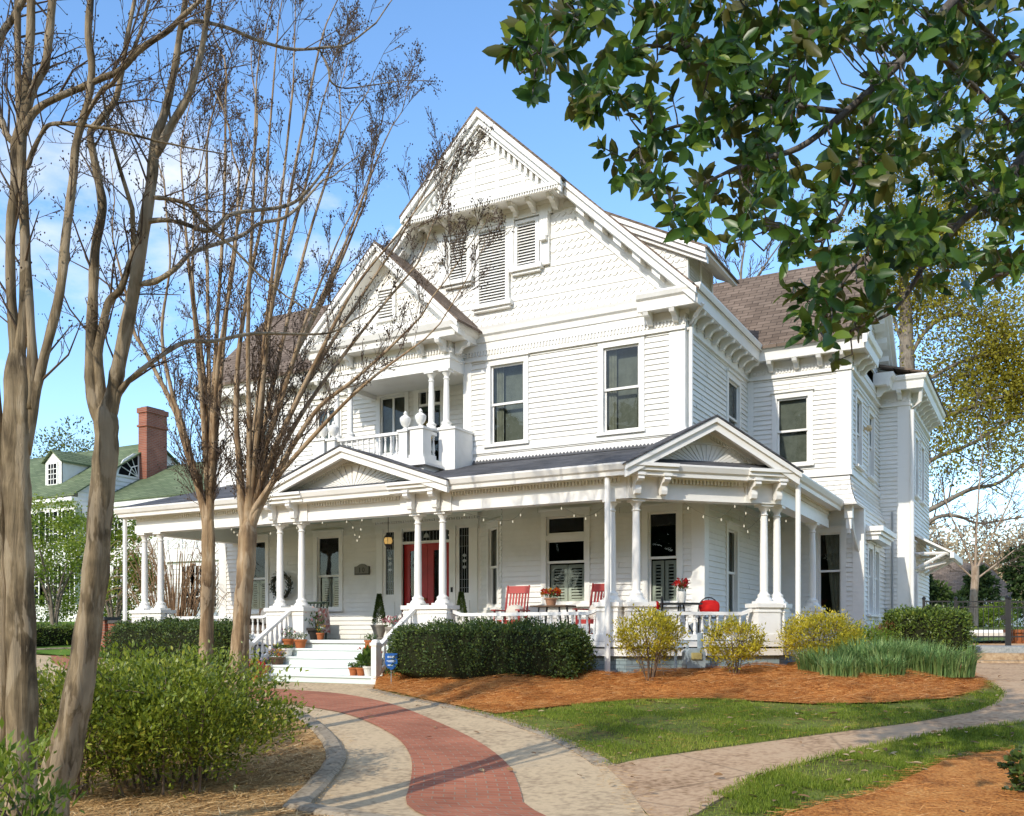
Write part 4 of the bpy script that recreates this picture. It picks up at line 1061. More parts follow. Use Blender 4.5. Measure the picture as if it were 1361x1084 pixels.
# balcony door with a wreath
def door_panel(w, a0, a1, z0, z1, m, par, nm='door_leaf', glassm=GLASS, d=-.05, s=.11):
    mb = MB()
    w.box(mb, a0, a0 + s, d - .04, d, z0, z1); w.box(mb, a1 - s, a1, d - .04, d, z0, z1); w.box(mb, a0 + s, a1 - s, d - .04, d, z1 - s, z1); w.box(mb, a0 + s, a1 - s, d - .04, d, z0, z0 + .45); w.box(mb, a0 + s + .04, a1 - s - .04, d, d + .015, z0 + .1, z0 + .36)
    o = mb.build(nm, m, par)
    g = MB(); g.add([w.p(a0 + s, d - .02, z0 + .45), w.p(a1 - s, d - .02, z0 + .45), w.p(a1 - s, d - .02, z1 - s), w.p(a0 + s, d - .02, z1 - s)], [(0, 1, 2, 3)]); g.build('door_glass', glassm, par)
    return o
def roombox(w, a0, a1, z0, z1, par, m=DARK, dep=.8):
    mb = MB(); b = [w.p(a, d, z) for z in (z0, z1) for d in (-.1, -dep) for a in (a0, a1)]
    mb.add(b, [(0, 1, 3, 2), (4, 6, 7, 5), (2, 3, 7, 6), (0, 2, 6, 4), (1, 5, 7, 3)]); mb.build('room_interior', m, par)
mb = MB()
for l, r in ((-13.62, -13.48), (-12.84, -12.7)): FL.box(mb, l, r, 0, .06, 5.3, 7.5)
FL.box(mb, -13.62, -12.7, 0, .07, 7.42, 7.54); FL.box(mb, -13.48, -12.84, -.06, .03, 7.08, 7.14)
for i in range(4): FL.box(mb, -13.48 + i * .2133 - .02, -13.48 + i * .2133 + .02, -.06, .0, 7.14, 7.42)
bd = mb.build('balcony_door', TRIM, HOUSE)
GREEND = mat('dark_green_door_paint', (.03, .055, .035), .4)
door_panel(FL, -13.48, -12.84, 5.3, 7.08, GREEND, bd); roombox(FL, -13.6, -12.7, 5.3, 7.42, bd)
g = MB(); g.add([FL.p(-13.48, -.03, 7.14), FL.p(-12.84, -.03, 7.14), FL.p(-12.84, -.03, 7.42), FL.p(-13.48, -.03, 7.42)], [(0, 1, 2, 3)]); g.build('door_glass', GLASS, bd)

# --- front entrance ---
mb = MB()
for c in (-14.66, -14.06, -12.49, -11.87):
    FL.box(mb, c - .085, c + .085, 0, .07, 1.36, 4.0); FL.box(mb, c - .11, c + .11, 0, .10, 4.0, 4.1); FL.box(mb, c - .10, c + .10, .0, .085, 3.86, 3.9); FL.box(mb, c - .105, c + .105, 0, .095, 1.36, 1.6)
FL.box(mb, -14.8, -11.75, 0, .075, 4.1, 4.24); FL.box(mb, -14.82, -11.74, 0, .14, 4.3, 4.42); dentils(mb, FL, -14.8, -11.76, .0, .12, 4.24, 4.3, .07)
for l, r in ((-14.575, -14.145), (-12.405, -11.955)):
    FL.box(mb, l, r, 0, .03, 1.36, 2.48); FL.box(mb, l, l + .09, 0, .03, 2.48, 4.04); FL.box(mb, r - .09, r, 0, .03, 2.48, 4.04); FL.box(mb, l, r, 0, .03, 4.04, 4.1)
    FL.box(mb, l + .06, r - .06, .03, .045, 1.6, 2.3)
FL.box(mb, -13.975, -12.575, -.06, .04, 3.72, 3.78); FL.box(mb, -13.975, -12.575, -.06, .04, 4.03, 4.1)
ent = mb.build('front_entrance', TRIM, HOUSE)
for l, r, b, t in ((-14.485, -14.235, 2.48, 4.04), (-12.315, -12.045, 2.48, 4.04), (-13.975, -12.575, 3.78, 4.03)):
    g = MB(); g.add([FL.p(l, -.01, b), FL.p(r, -.01, b), FL.p(r, -.01, t), FL.p(l, -.01, t)], [(0, 1, 2, 3)]); g.build('leaded_glass', GLASS, ent)
    m = MB()
    if t - b > 1:
        c = (l + r) / 2
        for i in range(5): FL.box(m, l + (r - l) * i / 4 - .004, l + (r - l) * i / 4 + .004, -.005, .008, b, t)
        for z in (3.1, 3.25, 3.38): FL.prism(m, [(c - .06, z), (c, z - .05), (c + .06, z), (c, z + .05)], -.005, .012)
        for z in (2.6, 2.8, 3.6, 3.85): FL.box(m, l, r, -.005, .008, z, z + .008)
    else:
        for i in range(15): FL.box(m, l + (r - l) * i / 14 - .004, l + (r - l) * i / 14 + .004, -.005, .008, b, t)
        c = (l + r) / 2; FL.prism(m, [(c - .09, b + .08), (c + .09, b + .08), (c + .05, b + .16), (c, b + .2), (c - .05, b + .16)], -.005, .012)
    m.build('lead_came', LEAD, ent)
for l, r in ((-13.97, -13.28), (-13.27, -12.58)): door_panel(FL, l, r, 1.36, 3.72, REDDOOR, ent, s=.17)
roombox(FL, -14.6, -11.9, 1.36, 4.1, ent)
m = MB(); m.sphere(FL.p(-13.33, -.02, 2.35), .03, 8, 6); m.build('door_knob', mat('aged_brass', (.35, .22, .07), .35, .5, 1), ent, True)
m = MB(); FL.box(m, -12.52, -12.47, .07, .09, 2.5, 2.62); m.build('doorbell', mat('black_plastic', (.015, .015, .015), .5), ent)

# --- downspouts, rear hood, small fittings ---
def downspout(pts, r=.05):
    mb = MB(); mb.tube(pts, r, 8); mb.build('downspout', TRIM, HOUSE, True)
downspout([(-6.98, 16.28, 4.36), (-6.98, 16.28, .72)], .055)
downspout([(-4.1, 18.72, 4.36), (-4.1, 18.72, 1.0)], .05)
downspout([(-5.92, 18.6, 8.06), (-6.12, 18.7, 7.85), (-6.26, 18.86, 7.7), (-6.26, 18.86, 5.35)], .045)
downspout([(-19.9, 16.3, 4.36), (-19.9, 16.3, .6)], .05)
downspout([(-2.85, 27.65, 8.02), (-2.9, 27.75, 7.7), (-3.1, 27.84, 7.5), (-3.1, 27.84, 1.1)], .055)
downspout([(-2.4, 29.4, 3.5), (-2.9, 29.2, 3.35), (-3.12, 29.15, 3.2), (-3.12, 29.15, 1.0)], .045)
downspout([(-20.6, 19.3, 8.1), (-20.35, 19.5, 7.8), (-20.28, 19.7, 7.6), (-20.28, 19.7, 5)], .05)
mb = MB(); slab(mb, [(-3.19, 29.0, 4.3), (-2.2, 29.0, 3.75), (-2.2, 32.2, 3.75), (-3.19, 32.2, 4.3)], .06)
for y in (29.1, 30.6, 32.0):
    mb.tube([(-3.19, y, 3.3), (-2.35, y, 3.74)], .045, 6); mb.tube([(-3.19, y, 3.74), (-2.3, y, 3.72)], .045, 6)
mb.box(-2.26, -2.16, 28.98, 32.22, 3.58, 3.74)
mb.build('side_door_hood', TRIM, HOUSE)
mb = MB(); WSL.box(mb, 24.7, 26.9, 0, .3, 3.78, 3.9); WSL.box(mb, 24.65, 26.95, 0, .36, 3.9, 3.98); WSL.box(mb, 24.6, 27.0, 0, .42, 3.98, 4.1); mb.build('window_hood', TRIM, HOUSE)
mb = MB()
for d, z0, z1, s_ in ((.1, 4.2, 4.5, .09), (.1, 3.95, 4.2, .06), (.1, 3.85, 3.95, .035)): mb.box(-4.0 - s_, -4.0 + s_, 23.6 - s_, 23.6 + s_, z0, z1)
mb.tube([(-3.9, 24.28, 3.5), (-3.95, 24.0, 3.8), (-4.0, 23.7, 4.4)], .05, 6); mb.build('corner_pendant', TRIM, HOUSE)
GREYBOX = mat('grey_meter_enclosure', (.32, .33, .32), .45)
mb = MB(); RF.box(mb, -3.9, -3.68, 0, .14, 1.6, 2.15); mb.tube([RF.p(-3.6, .05, 4.8), RF.p(-3.6, .05, 2.2)], .025, 6); mb.build('electric_box', GREYBOX, HOUSE)
mb = MB(); mb.lathe([(.13, 0), (.14, .08), (.11, .1)], (-3.36, 27.7, 1.75), 12); RF.box(mb, -3.5, -3.22, 0, .1, 1.3, 1.75); mb.build('electric_meter', GREYBOX, HOUSE)
mb = MB(); mb.sphere(WSU.p(25.3, .14, 6.6), .08, 8, 6); WSU.box(mb, 25.27, 25.33, 0, .12, 6.57, 6.63); mb.build('wall_lamp', mat('amber_lamp_glass', (.6, .45, .25), .3), HOUSE, True)
# ---------------- vegetation helpers ----------------
def nrm(v): return v / np.maximum(1e-9, np.linalg.norm(v, axis=-1, keepdims=True))
def leaf_arrays(P, D_, U_, ln, wd_, fold=.12, curl=.15):
    """elliptical leaves folded along the midrib and curling at the tip: four quads each"""
    n = len(P); S = nrm(np.cross(D_, U_)); U2 = np.cross(S, D_); cr = curl * rng.uniform(.2, 2.2, n)[:, None]; fd = fold * rng.uniform(.3, 2, n)[:, None]
    l = ln[:, None]; w = wd_[:, None] / 2; c = lambda t, k: P + D_ * l * t - U2 * l * cr * t * t
    row = [P]
    for t, k in ((.22, .74), (.52, 1.0), (.8, .7)): row.append((c(t, 0), k))
    L_ = [q[0] + S * w * q[1] + U2 * w * fd * 2 * q[1] for q in row[1:]]; R_ = [q[0] - S * w * q[1] + U2 * w * fd * 2 * q[1] for q in row[1:]]
    v = np.stack([P, L_[0], L_[1], L_[2], c(1, 0), R_[2], R_[1], R_[0], row[2][0]], 1).reshape(-1, 3)
    o = (np.arange(n) * 9)[:, None]
    f = np.concatenate([o + np.array([q]) for q in ((0, 1, 2, 8), (8, 2, 3, 4), (0, 8, 6, 7), (8, 4, 5, 6))], 0)
    return v, f, n
def leafmesh(name, P, D_, U_, ln, wd_, m, parent=None, tint=None, **kw):
    v, f, n = leaf_arrays(P, D_, U_, ln, wd_, **kw)
    if tint is None: tint = np.clip(rng.normal(.5, .22, n), 0, 1)
    return npmesh(name, v, f, m, parent, np.concatenate([tint] * 4))
def simple_leaves(name, P, D_, U_, ln, wd_, m, parent=None, tint=None):
    n = len(P); S = nrm(np.cross(D_, U_)); l = ln[:, None]; w = wd_[:, None] / 2
    v = np.stack([P, P + D_ * l * .5 + S * w, P + D_ * l, P + D_ * l * .5 - S * w], 1).reshape(-1, 3)
    f = np.arange(n * 4).reshape(n, 4)
    if tint is None: tint = np.clip(rng.normal(.5, .22, n), 0, 1)
    return npmesh(name, v, f, m, parent, tint)
def unit(n): return nrm(rng.normal(size=(n, 3)))

class Tubes:
    def __init__(s): s.V = []; s.F = []; s.n = 0
    def add(s, P, R, n=5, flute=0):
        P = np.asarray(P, float); R = np.asarray(R, float); k = len(P)
        T = np.gradient(P, axis=0); T = nrm(T)
        ref = np.array([.31, .77, .2]); A_ = nrm(np.cross(T, ref)); B_ = np.cross(T, A_)
        a = np.arange(n) * 2 * PI / n
        ring = P[:, None] + (A_[:, None] * np.cos(a)[None, :, None] + B_[:, None] * np.sin(a)[None, :, None]) * R[:, None, None]
        if flute:
            ph = np.cumsum(rng.normal(size=k) * .12)[:, None]; f = 1 + flute * (np.sin(3 * a[None] + ph * 2 + 1) + .6 * np.sin(5 * a[None] - ph * 3) + .35 * np.sin(8 * a[None] + ph)); ring = P[:, None] + (ring - P[:, None]) * f[..., None]
        s.V.append(ring.reshape(-1, 3))
        i = np.arange(k - 1)[:, None] * n; j = np.arange(n)[None]; j2 = (j + 1) % n
        s.F.append((np.stack([i + j, i + j2, i + n + j2, i + n + j], -1).reshape(-1, 4)) + s.n); s.n += k * n
    def build(s, name, m, parent, smooth=True):
        if not s.V: return None
        return npmesh(name, np.concatenate(s.V), np.concatenate(s.F), m, parent, None, smooth)
def crom(P, R, per=5):
    P = np.asarray(P, float); R = np.asarray(R, float); k = len(P)
    Q = np.concatenate([[2 * P[0] - P[1]], P, [2 * P[-1] - P[-2]]]); out = []; ro = []
    for i in range(k - 1):
        for t in np.arange(per) / per:
            a, b, c, d = Q[i], Q[i + 1], Q[i + 2], Q[i + 3]
            out.append(.5 * (2 * b + (c - a) * t + (2 * a - 5 * b + 4 * c - d) * t * t + (3 * b - a - 3 * c + d) * t ** 3)); ro.append(R[i] * (1 - t) + R[i + 1] * t)
    out.append(P[-1]); ro.append(R[-1]); return np.array(out), np.array(ro)
def barkmat(name, cols, sc=6, streak=.10, bump=.9, dist=.03):
    m = bpy.data.materials.new(name); m.use_nodes = True
    nt = m.node_tree; b = nt.nodes['Principled BSDF']; N = nt.nodes.new; L = nt.links.new
    b.inputs['Roughness'].default_value = .8; b.inputs['Specular IOR Level'].default_value = .2
    tc = N('ShaderNodeTexCoord'); mp = N('ShaderNodeMapping'); mp.inputs['Scale'].default_value = (1, 1, streak); L(tc.outputs['Object'], mp.inputs[0])
    n1 = N('ShaderNodeTexNoise'); n1.inputs['Scale'].default_value = sc * 3; n1.inputs['Detail'].default_value = 8; n1.inputs['Roughness'].default_value = .7; n1.inputs['Distortion'].default_value = .6; L(mp.outputs[0], n1.inputs['Vector'])
    n2 = N('ShaderNodeTexNoise'); n2.inputs['Scale'].default_value = sc * .6; n2.inputs['Detail'].default_value = 6; L(tc.outputs['Object'], n2.inputs['Vector'])
    ad = N('ShaderNodeMath'); ad.operation = 'ADD'; L(n1.outputs['Fac'], ad.inputs[0]); L(n2.outputs['Fac'], ad.inputs[1]); ml = N('ShaderNodeMath'); ml.operation = 'MULTIPLY'; ml.inputs[1].default_value = .5; L(ad.outputs[0], ml.inputs[0])
    r = N('ShaderNodeValToRGB'); e = r.color_ramp.elements
    while len(e) < len(cols): e.new(.5)
    for i, c in enumerate(cols): e[i].position = .36 + .28 * i / (len(cols) - 1); e[i].color = (*c, 1)
    L(ml.outputs[0], r.inputs['Fac']); L(r.outputs['Color'], b.inputs['Base Color'])
    mp3 = N('ShaderNodeMapping'); mp3.inputs['Scale'].default_value = (1, 1, .3); L(tc.outputs['Object'], mp3.inputs[0])
    n3 = N('ShaderNodeTexNoise'); n3.inputs['Scale'].default_value = sc * 1.6; n3.inputs['Detail'].default_value = 4; n3.inputs['Distortion'].default_value = .4; L(mp3.outputs[0], n3.inputs['Vector'])
    r3 = N('ShaderNodeMapRange'); r3.inputs[1].default_value = .52; r3.inputs[2].default_value = .56; r3.inputs[4].default_value = .55; L(n3.outputs['Fac'], r3.inputs[0])
    m3 = N('ShaderNodeMix'); m3.data_type = 'RGBA'; m3.inputs[7].default_value = (*cols[-1], 1); L(r3.outputs[0], m3.inputs[0]); L(r.outputs['Color'], m3.inputs[6]); L(m3.outputs[2], b.inputs['Base Color'])
    bp = N('ShaderNodeBump'); bp.inputs['Strength'].default_value = bump; bp.inputs['Distance'].default_value = dist; L(n1.outputs['Fac'], bp.inputs['Height']); L(bp.outputs['Normal'], b.inputs['Normal'])
    return m
BARK = barkmat('crape_myrtle_bark', [(.05, .037, .022), (.16, .118, .068), (.31, .235, .14), (.45, .36, .245)])
TWIG = mat('brown_twigs', (.12, .085, .06), .85, .1, noise=(3, (.22, .165, .12), .4, .7))
POD = mat('dry_seed_pods', (.07, .05, .035), .9, .1)

class Grower:
    """random branching with upward habit; levels collected into limb / twig tubes and pod spots"""
    def __init__(s, up=.35, wob=.25, ratio=.62, kids=(5, 5, 4), ang=(.5, .9), seg=.28, twigr=.0022, pods=.6, minr=.0022, rmax=9):
        s.limbs = Tubes(); s.twigs = Tubes(); s.tips = []; s.tdir = []; s.__dict__.update(up=up, wob=wob, ratio=ratio, kids=kids, ang=ang, seg=seg, pods=pods, minr=minr, rmax=rmax)
    def path(s, p, d, ln, r):
        k = max(3, min(9, int(ln / s.seg) + 2)); st = ln / (k - 1); P = [np.array(p)]; d = np.array(d)
        for i in range(k - 1):
            d = d + rng.normal(size=3) * s.wob * .6 + np.array([0, 0, s.up * .25]); d = d / np.linalg.norm(d); P.append(P[-1] + d * st)
        return np.array(P), d
    def grow(s, p, d, ln, r, lv):
        P, de = s.path(p, d, ln, r); R = np.linspace(r, max(s.minr, r * .35), len(P))
        (s.limbs if lv == 0 else s.twigs).add(P, R, 5 if lv == 0 else 3)
        if lv >= len(s.kids): s.tips.append(P[-1]); s.tdir.append(de); return
        s.spawn(P, R, lv, ln)
    def spawn(s, P, R, lv, ln, lo=.25, kids=None):
        n = kids if kids is not None else s.kids[lv]
        T = nrm(np.gradient(P, axis=0)); k = len(P)
        for i in range(n):
            t = lo + (1 - lo) * (i + rng.uniform(.1, .9)) / n; x = t * (k - 1); j = min(k - 2, int(x)); f = x - j
            p = P[j] * (1 - f) + P[j + 1] * f; d = T[j]
            q = np.cross(d, rng.normal(size=3)); q /= max(1e-6, np.linalg.norm(q)); a = rng.uniform(*s.ang)
            nd = d * math.cos(a) + q * math.sin(a); nd[2] += s.up * .5; nd /= np.linalg.norm(nd)
            r = max(s.minr, min(s.rmax, (R[j] * (1 - f) + R[j + 1] * f) * rng.uniform(.3, .5)))
            s.grow(p, nd, ln * s.ratio * rng.uniform(.6, 1.15) * (1 - .35 * t), r, lv + 1)
    def podmesh(s, name, m, parent, size=.012, per=5, spread=.025):
        if not s.tips: return
        T = np.repeat(np.array(s.tips), per, 0) + rng.normal(size=(len(s.tips) * per, 3)) * spread
        keep = rng.random(len(T)) < s.pods; T = T[keep]; n = len(T)
        sz = size * rng.uniform(.6, 1.3, n)[:, None]
        off = np.array([[0, 0, 1.2], [1, 0, 0], [-.5, .87, 0], [-.5, -.87, 0], [0, 0, -1.2]])
        v = (T[:, None] + off[None] * sz[:, None]).reshape(-1, 3); o = (np.arange(n) * 5)[:, None]
        f = np.concatenate([o + np.array([[a, b, c]]) for a, b, c in ((0, 1, 2), (0, 2, 3), (0, 3, 1), (4, 2, 1), (4, 3, 2), (4, 1, 3))], 0)
        return tag(npmesh(name, v, f, m, parent), kind='stuff')
def traced(L_, D=None):
    """(px, py, r_px[, depth]) list -> 3D path and radii"""
    P = []; R = []
    for q in L_:
        d = q[3] if len(q) > 3 else D; P.append(at(q[0], q[1], d)); R.append(q[2] * d / FOC)
    return crom(np.array([tuple(p) for p in P]), np.array(R))
def knobbly(P, R, amp=.04):
    k = len(P); return R * (1 + amp * np.sin(np.arange(k) * 1.3 + R.sum() * 50) + rng.normal(size=k) * amp * .5)
def traced_tree(name, label, trunk, limbs, D, g, thin=.8, tthin=1.0, kids=14, ln=1.6, group='bare crape myrtles by the drive', podsize=.012, podn=5, bark=BARK, twig=TWIG, spread=.022):
    P0, R0 = traced(trunk, D); R0 = R0 * tthin; R0[-4:] *= np.array([1, .95, .8, .45]); b = P0[0]
    root = empty(name, (b[0], b[1], b[2]), 0, label, 'tree', group)
    tr = Tubes(); tr.add(P0, knobbly(P0, R0), 24, .085); to = tr.build('trunk', bark, root)
    for L_ in limbs:
        kk = kids; l2 = ln
        if isinstance(L_, dict): kk = L_.get('kids', kids); l2 = L_.get('ln', ln); L_ = L_['p']
        P, R = traced(L_, D); R = R * (tthin + (thin - tthin) * np.minimum(1, np.arange(len(R)) / 6)); 
        if np.linalg.norm(P[0] - P0[-1]) < .75:      # the limb leaves from inside the trunk
            j = -9; Q, _ = crom(np.array([P0[j], P0[j + 4] * .5 + P[0] * .5, P[1]]), np.ones(3), 4); r_ = R0[j] * .72; P = np.concatenate([Q[:-1], P[1:]]); R = np.concatenate([np.linspace(r_, max(R[1], r_ * .55), len(Q) - 1), R[1:]]); R[len(Q) - 1:len(Q) + 5] = np.maximum(R[len(Q) - 1:len(Q) + 5], np.linspace(R[len(Q) - 2], R[len(Q) + 5], 7)[1:])
        else: R[:3] *= np.array([.4, .75, .94])
        t = Tubes(); t.add(P, knobbly(P, R, .05), 10, .05); t.build('limb', bark, root)
        if kk: g.spawn(P, R, 0, l2, .2, kk)
        if kk: g.grow(P[-1], (P[-1] - P[-3]) / np.linalg.norm(P[-1] - P[-3]), l2, R[-1], 0)
    o = g.limbs.build('branches', bark, root); 
    if o: o['kind'] = 'stuff'
    o = g.twigs.build('twigs', twig, root)
    if o: o['kind'] = 'stuff'
    g.podmesh('seed_heads', POD, root, podsize, podn, spread)
    return root

# ---------------- bare trees on the left ----------------
DB = 6.6
traced_tree('crape_myrtle', 'bare tree with leaning patchy trunk that forks, right of the left-edge tree', [(48, 1190, 30), (62, 1084, 30), (84, 1000, 26), (104, 920, 23), (118, 830, 21), (128, 740, 20), (136, 650, 19), (141, 590, 19), (140, 535, 21)], [
    [(134, 560, 14), (123, 520, 14), (121, 470, 12), (124, 388, 10), (127, 328, 9), (136, 278, 9), (131, 240, 8), (124, 205, 7.5), (120, 177, 7), (133, 160, 7), (153, 133, 6), (162, 95, 5), (168, 55, 4.5), (179, 0, 4)],
    [(140, 560, 16), (150, 520, 15), (159, 476, 14), (177, 388, 13), (189, 314, 12), (201, 240, 11), (206, 188, 10), (219, 149, 8), (232, 90, 7), (238, 50, 6), (246, 0, 5)],
    [(203, 215, 8), (225, 170, 8), (249, 130, 7), (262, 90, 6), (270, 55, 6), (279, -10, 5)],
    [(127, 480, 8), (137, 430, 8), (145, 400, 8), (160, 384, 7), (172, 350, 6), (178, 330, 6)],
    [(186, 378, 6), (210, 372, 6), (234, 356, 5), (259, 334, 4.5, 7.0), (319, 314, 4, 7.6), (345, 297, 3.5, 7.9), (385, 285, 3, 8.2), (428, 240, 2, 8.5)],
    [(192, 300, 5), (204, 293, 5), (235, 294, 4.5), (279, 306, 4.5, 7), (309, 284, 4, 7.3), (378, 274, 3.5, 7.8), (408, 254, 3, 8), (440, 214, 2, 8.2)],
    [(196, 262, 4), (222, 264, 4), (250, 272, 4), (270, 296, 3.5)],
    [(152, 530, 5), (170, 507, 5), (199, 483, 5), (244, 455, 4.5, 7), (284, 453, 4, 7.4), (339, 443, 3.5, 7.8), (433, 443, 2, 8.4), (470, 425, 1.5, 8.6)],
    [(240, 40, 4), (260, 28, 4), (304, 37, 3.5, 7), (339, 52, 3.5, 7.3), (388, 65, 3, 7.6), (430, 63, 2.5, 7.8), (462, 58, 2, 8), (500, 30, 1.5, 8.1)],
    {'p': [(424, 64, 2, 7.8), (436, 90, 2, 7.8), (440, 108, 2, 7.8), (458, 117, 1.5, 7.9), (500, 112, 1.2, 8)], 'kids': 6, 'ln': .5},
    ], DB, Grower(kids=(4, 3, 3), up=.25, wob=.28, pods=.5, minr=.0024, rmax=.010), thin=.66, tthin=.8, kids=9, ln=1.0, podsize=.007, podn=4)
DA = 5.9
traced_tree('crape_myrtle', 'bare tree with thick twin smooth trunks at the left edge of the photo', [(26, 1260, 24), (27, 1084, 23), (28, 980, 22), (29, 880, 21), (27, 780, 20), (24, 680, 19), (22, 600, 20), (24, 520, 20), (22, 460, 14)], [
    {'p': [(8, 1240, 14), (3, 1000, 13), (4, 850, 12), (2, 700, 11), (-2, 600, 11), (-10, 480, 10), (-20, 300, 9)], 'kids': 0},
    [(24, 520, 12), (18, 440, 10), (14, 380, 9), (14, 300, 9), (21, 240, 10), (22, 192, 11), (40, 130, 8), (50, 105, 8), (60, 86, 8), (66, 40, 8), (70, -10, 7)],
    [(22, 195, 8), (44, 150, 7), (75, 130, 6.5), (106, 117, 6.5), (135, 104, 6), (159, 93, 6), (188, 64, 6), (221, 42, 5.5), (240, 24, 5), (275, -8, 4)],
    [(26, 470, 9), (32, 400, 9), (32, 300, 9), (28, 200, 9), (34, 120, 9), (40, 50, 8), (41, -10, 8)],
    [(40, 560, 10), (43, 480, 9), (38, 390, 8), (33, 300, 8), (28, 200, 7), (24, 110, 6), (23, -10, 6)],
    [(30, 620, 10), (46, 530, 9), (60, 470, 9), (80, 388, 9), (88, 314, 9), (97, 240, 8), (102, 188, 7.5), (117, 133, 7), (122, 88, 7), (117, 44, 7), (121, -10, 6)],
    [(100, 205, 4), (112, 160, 4), (135, 120, 4), (150, 110, 4), (175, 70, 3.5), (190, 30, 3), (200, -10, 3)],
    [(20, 192, 6), (8, 178, 6), (2, 160, 6), (-15, 130, 5)],
    [(-30, 130, 7), (0, 50, 7), (18, 22, 6.5), (36, -10, 6)],
    [(36, 225, 5), (44, 200, 4.5), (60, 170, 4), (75, 164, 4), (100, 165, 3.5)],
    ], DA, Grower(kids=(4, 3, 3), up=.25, wob=.28, pods=.5, minr=.0022, rmax=.010), thin=.68, tthin=.85, kids=7, ln=.95, podsize=.006, podn=4)
BARKT = barkmat('tan_crape_myrtle_bark', [(.09, .055, .03), (.24, .155, .085), (.38, .26, .145), (.50, .38, .25)])
DC = 12.4
gC = Grower(kids=(6, 6, 5), up=.42, wob=.22, ang=(.3, .75), pods=.6, minr=.0034, ratio=.58, rmax=.012)
def vase(base, ends, D, r0, sp):
    out = []
    for ex, ey, rr in ends:
        bx, by = base; mx_, my = bx + (ex - bx) * .35, by + (ey - by) * .45; dd = D + rng.uniform(-sp, sp)
        out.append([(bx, by, r0, D), (bx + (ex - bx) * .12, by + (ey - by) * .18, r0 * .85, D * .8 + dd * .2), (mx_ + rng.uniform(-5, 5), my, r0 * .68, (D + dd) / 2), (bx + (ex - bx) * .68 + rng.uniform(-8, 8), by + (ey - by) * .74, r0 * .48, dd), (ex, ey, rr, dd)])
    return out
limbsC = [[(274, 690, 7), (262, 645, 6.5), (245, 590, 6), (232, 545, 5.5), (205, 490, 5), (188, 458, 4.5), (178, 440, 4), (165, 380, 3), (150, 320, 2)],
          [(268, 660, 5), (252, 600, 5), (240, 555, 4.5), (228, 520, 4.5), (215, 440, 3.5), (226, 350, 2.5), (220, 270, 2)]]
limbsC += vase((278, 690), [(275, 190, 2.5), (300, 130, 2.5), (318, 230, 2.5), (258, 280, 2), (340, 190, 2.5), (240, 210, 2)], DC, 7, 1.3)
traced_tree('crape_myrtle', 'slim bare tree with a straight tan trunk before the left porch', [(270, 990, 13), (272, 900, 11.5), (275, 800, 11), (277, 740, 11), (277, 680, 12)], limbsC, DC, gC, thin=.58, tthin=.78, kids=11, ln=1.35, bark=BARKT, podsize=.010, podn=2, spread=.028)
DD = 12.0
gD = Grower(kids=(6, 6, 5), up=.42, wob=.22, ang=(.3, .75), pods=.6, minr=.0034, ratio=.58, rmax=.012)
limbsD = [[(335, 690, 9), (362, 640, 7), (390, 590, 6), (425, 540, 5), (470, 505, 4), (520, 460, 3), (560, 420, 2)],
          [(330, 680, 9), (350, 630, 7), (372, 580, 6), (400, 520, 5), (425, 470, 4.5), (450, 420, 4), (480, 370, 3), (530, 310, 2)],
          [(328, 690, 9), (338, 620, 8), (345, 560, 7), (352, 480, 6), (362, 400, 5), (385, 320, 4), (410, 230, 3), (425, 150, 2)],
          [(322, 690, 8), (318, 620, 7), (314, 560, 6), (316, 480, 5.5), (330, 380, 4.5), (350, 280, 3.5), (358, 180, 2.5), (365, 90, 2)]]
limbsD += vase((330, 690), [(390, 110, 2.2), (450, 190, 2.2), (485, 270, 2.2), (340, 130, 2.2), (530, 320, 2), (555, 350, 2), (425, 60, 2), (500, 215, 2), (565, 450, 1.8), (445, 330, 2)], DD, 7, 1.4)
traced_tree('crape_myrtle', 'bare tree with stout fluted trunk and many rising stems before the steps', [(314, 1000, 22), (316, 930, 19), (319, 860, 16), (324, 790, 15), (328, 740, 16), (330, 690, 18)], limbsD, DD, gD, thin=.58, tthin=.72, kids=11, ln=1.35, bark=BARKT, podsize=.010, podn=2, spread=.028)

# ---------------- magnolia at the upper right ----------------
MAGB = barkmat('grey_magnolia_bark', [(.06, .05, .04), (.14, .12, .10), (.22, .20, .17)])
m = leafmat('magnolia_leaf', [(.014, .045, .011), (.034, .092, .018), (.085, .17, .025), (.26, .32, .04)], .34, .42, .42)
nt_ = m.node_tree; b_ = nt_.nodes['Principled BSDF']; geo = nt_.nodes.new('ShaderNodeNewGeometry'); mxx = nt_.nodes.new('ShaderNodeMix'); mxx.data_type = 'RGBA'
src = b_.inputs['Base Color'].links[0].from_socket; mxx.inputs[7].default_value = (.13, .12, .035, 1)
nt_.links.new(geo.outputs['Backfacing'], mxx.inputs[0]); nt_.links.new(src, mxx.inputs[6]); nt_.links.new(mxx.outputs[2], b_.inputs['Base Color'])
MAGL = m
mtr = [(1470, 1150, 48, 8.0), (1468, 1060, 44, 8.0), (1465, 900, 40, 8.0), (1460, 700, 38, 8), (1440, 500, 36, 8), (1450, 250, 32, 8), (1455, -50, 28, 8), (1460, -300, 20, 8)]
P0, R0 = traced(mtr); mag = empty('magnolia_tree', tuple(P0[0]), 0, 'evergreen magnolia with big glossy leaves overhanging from the right', 'tree')
t = Tubes(); t.add(P0, knobbly(P0, R0), 14); t.build('trunk', MAGB, mag)
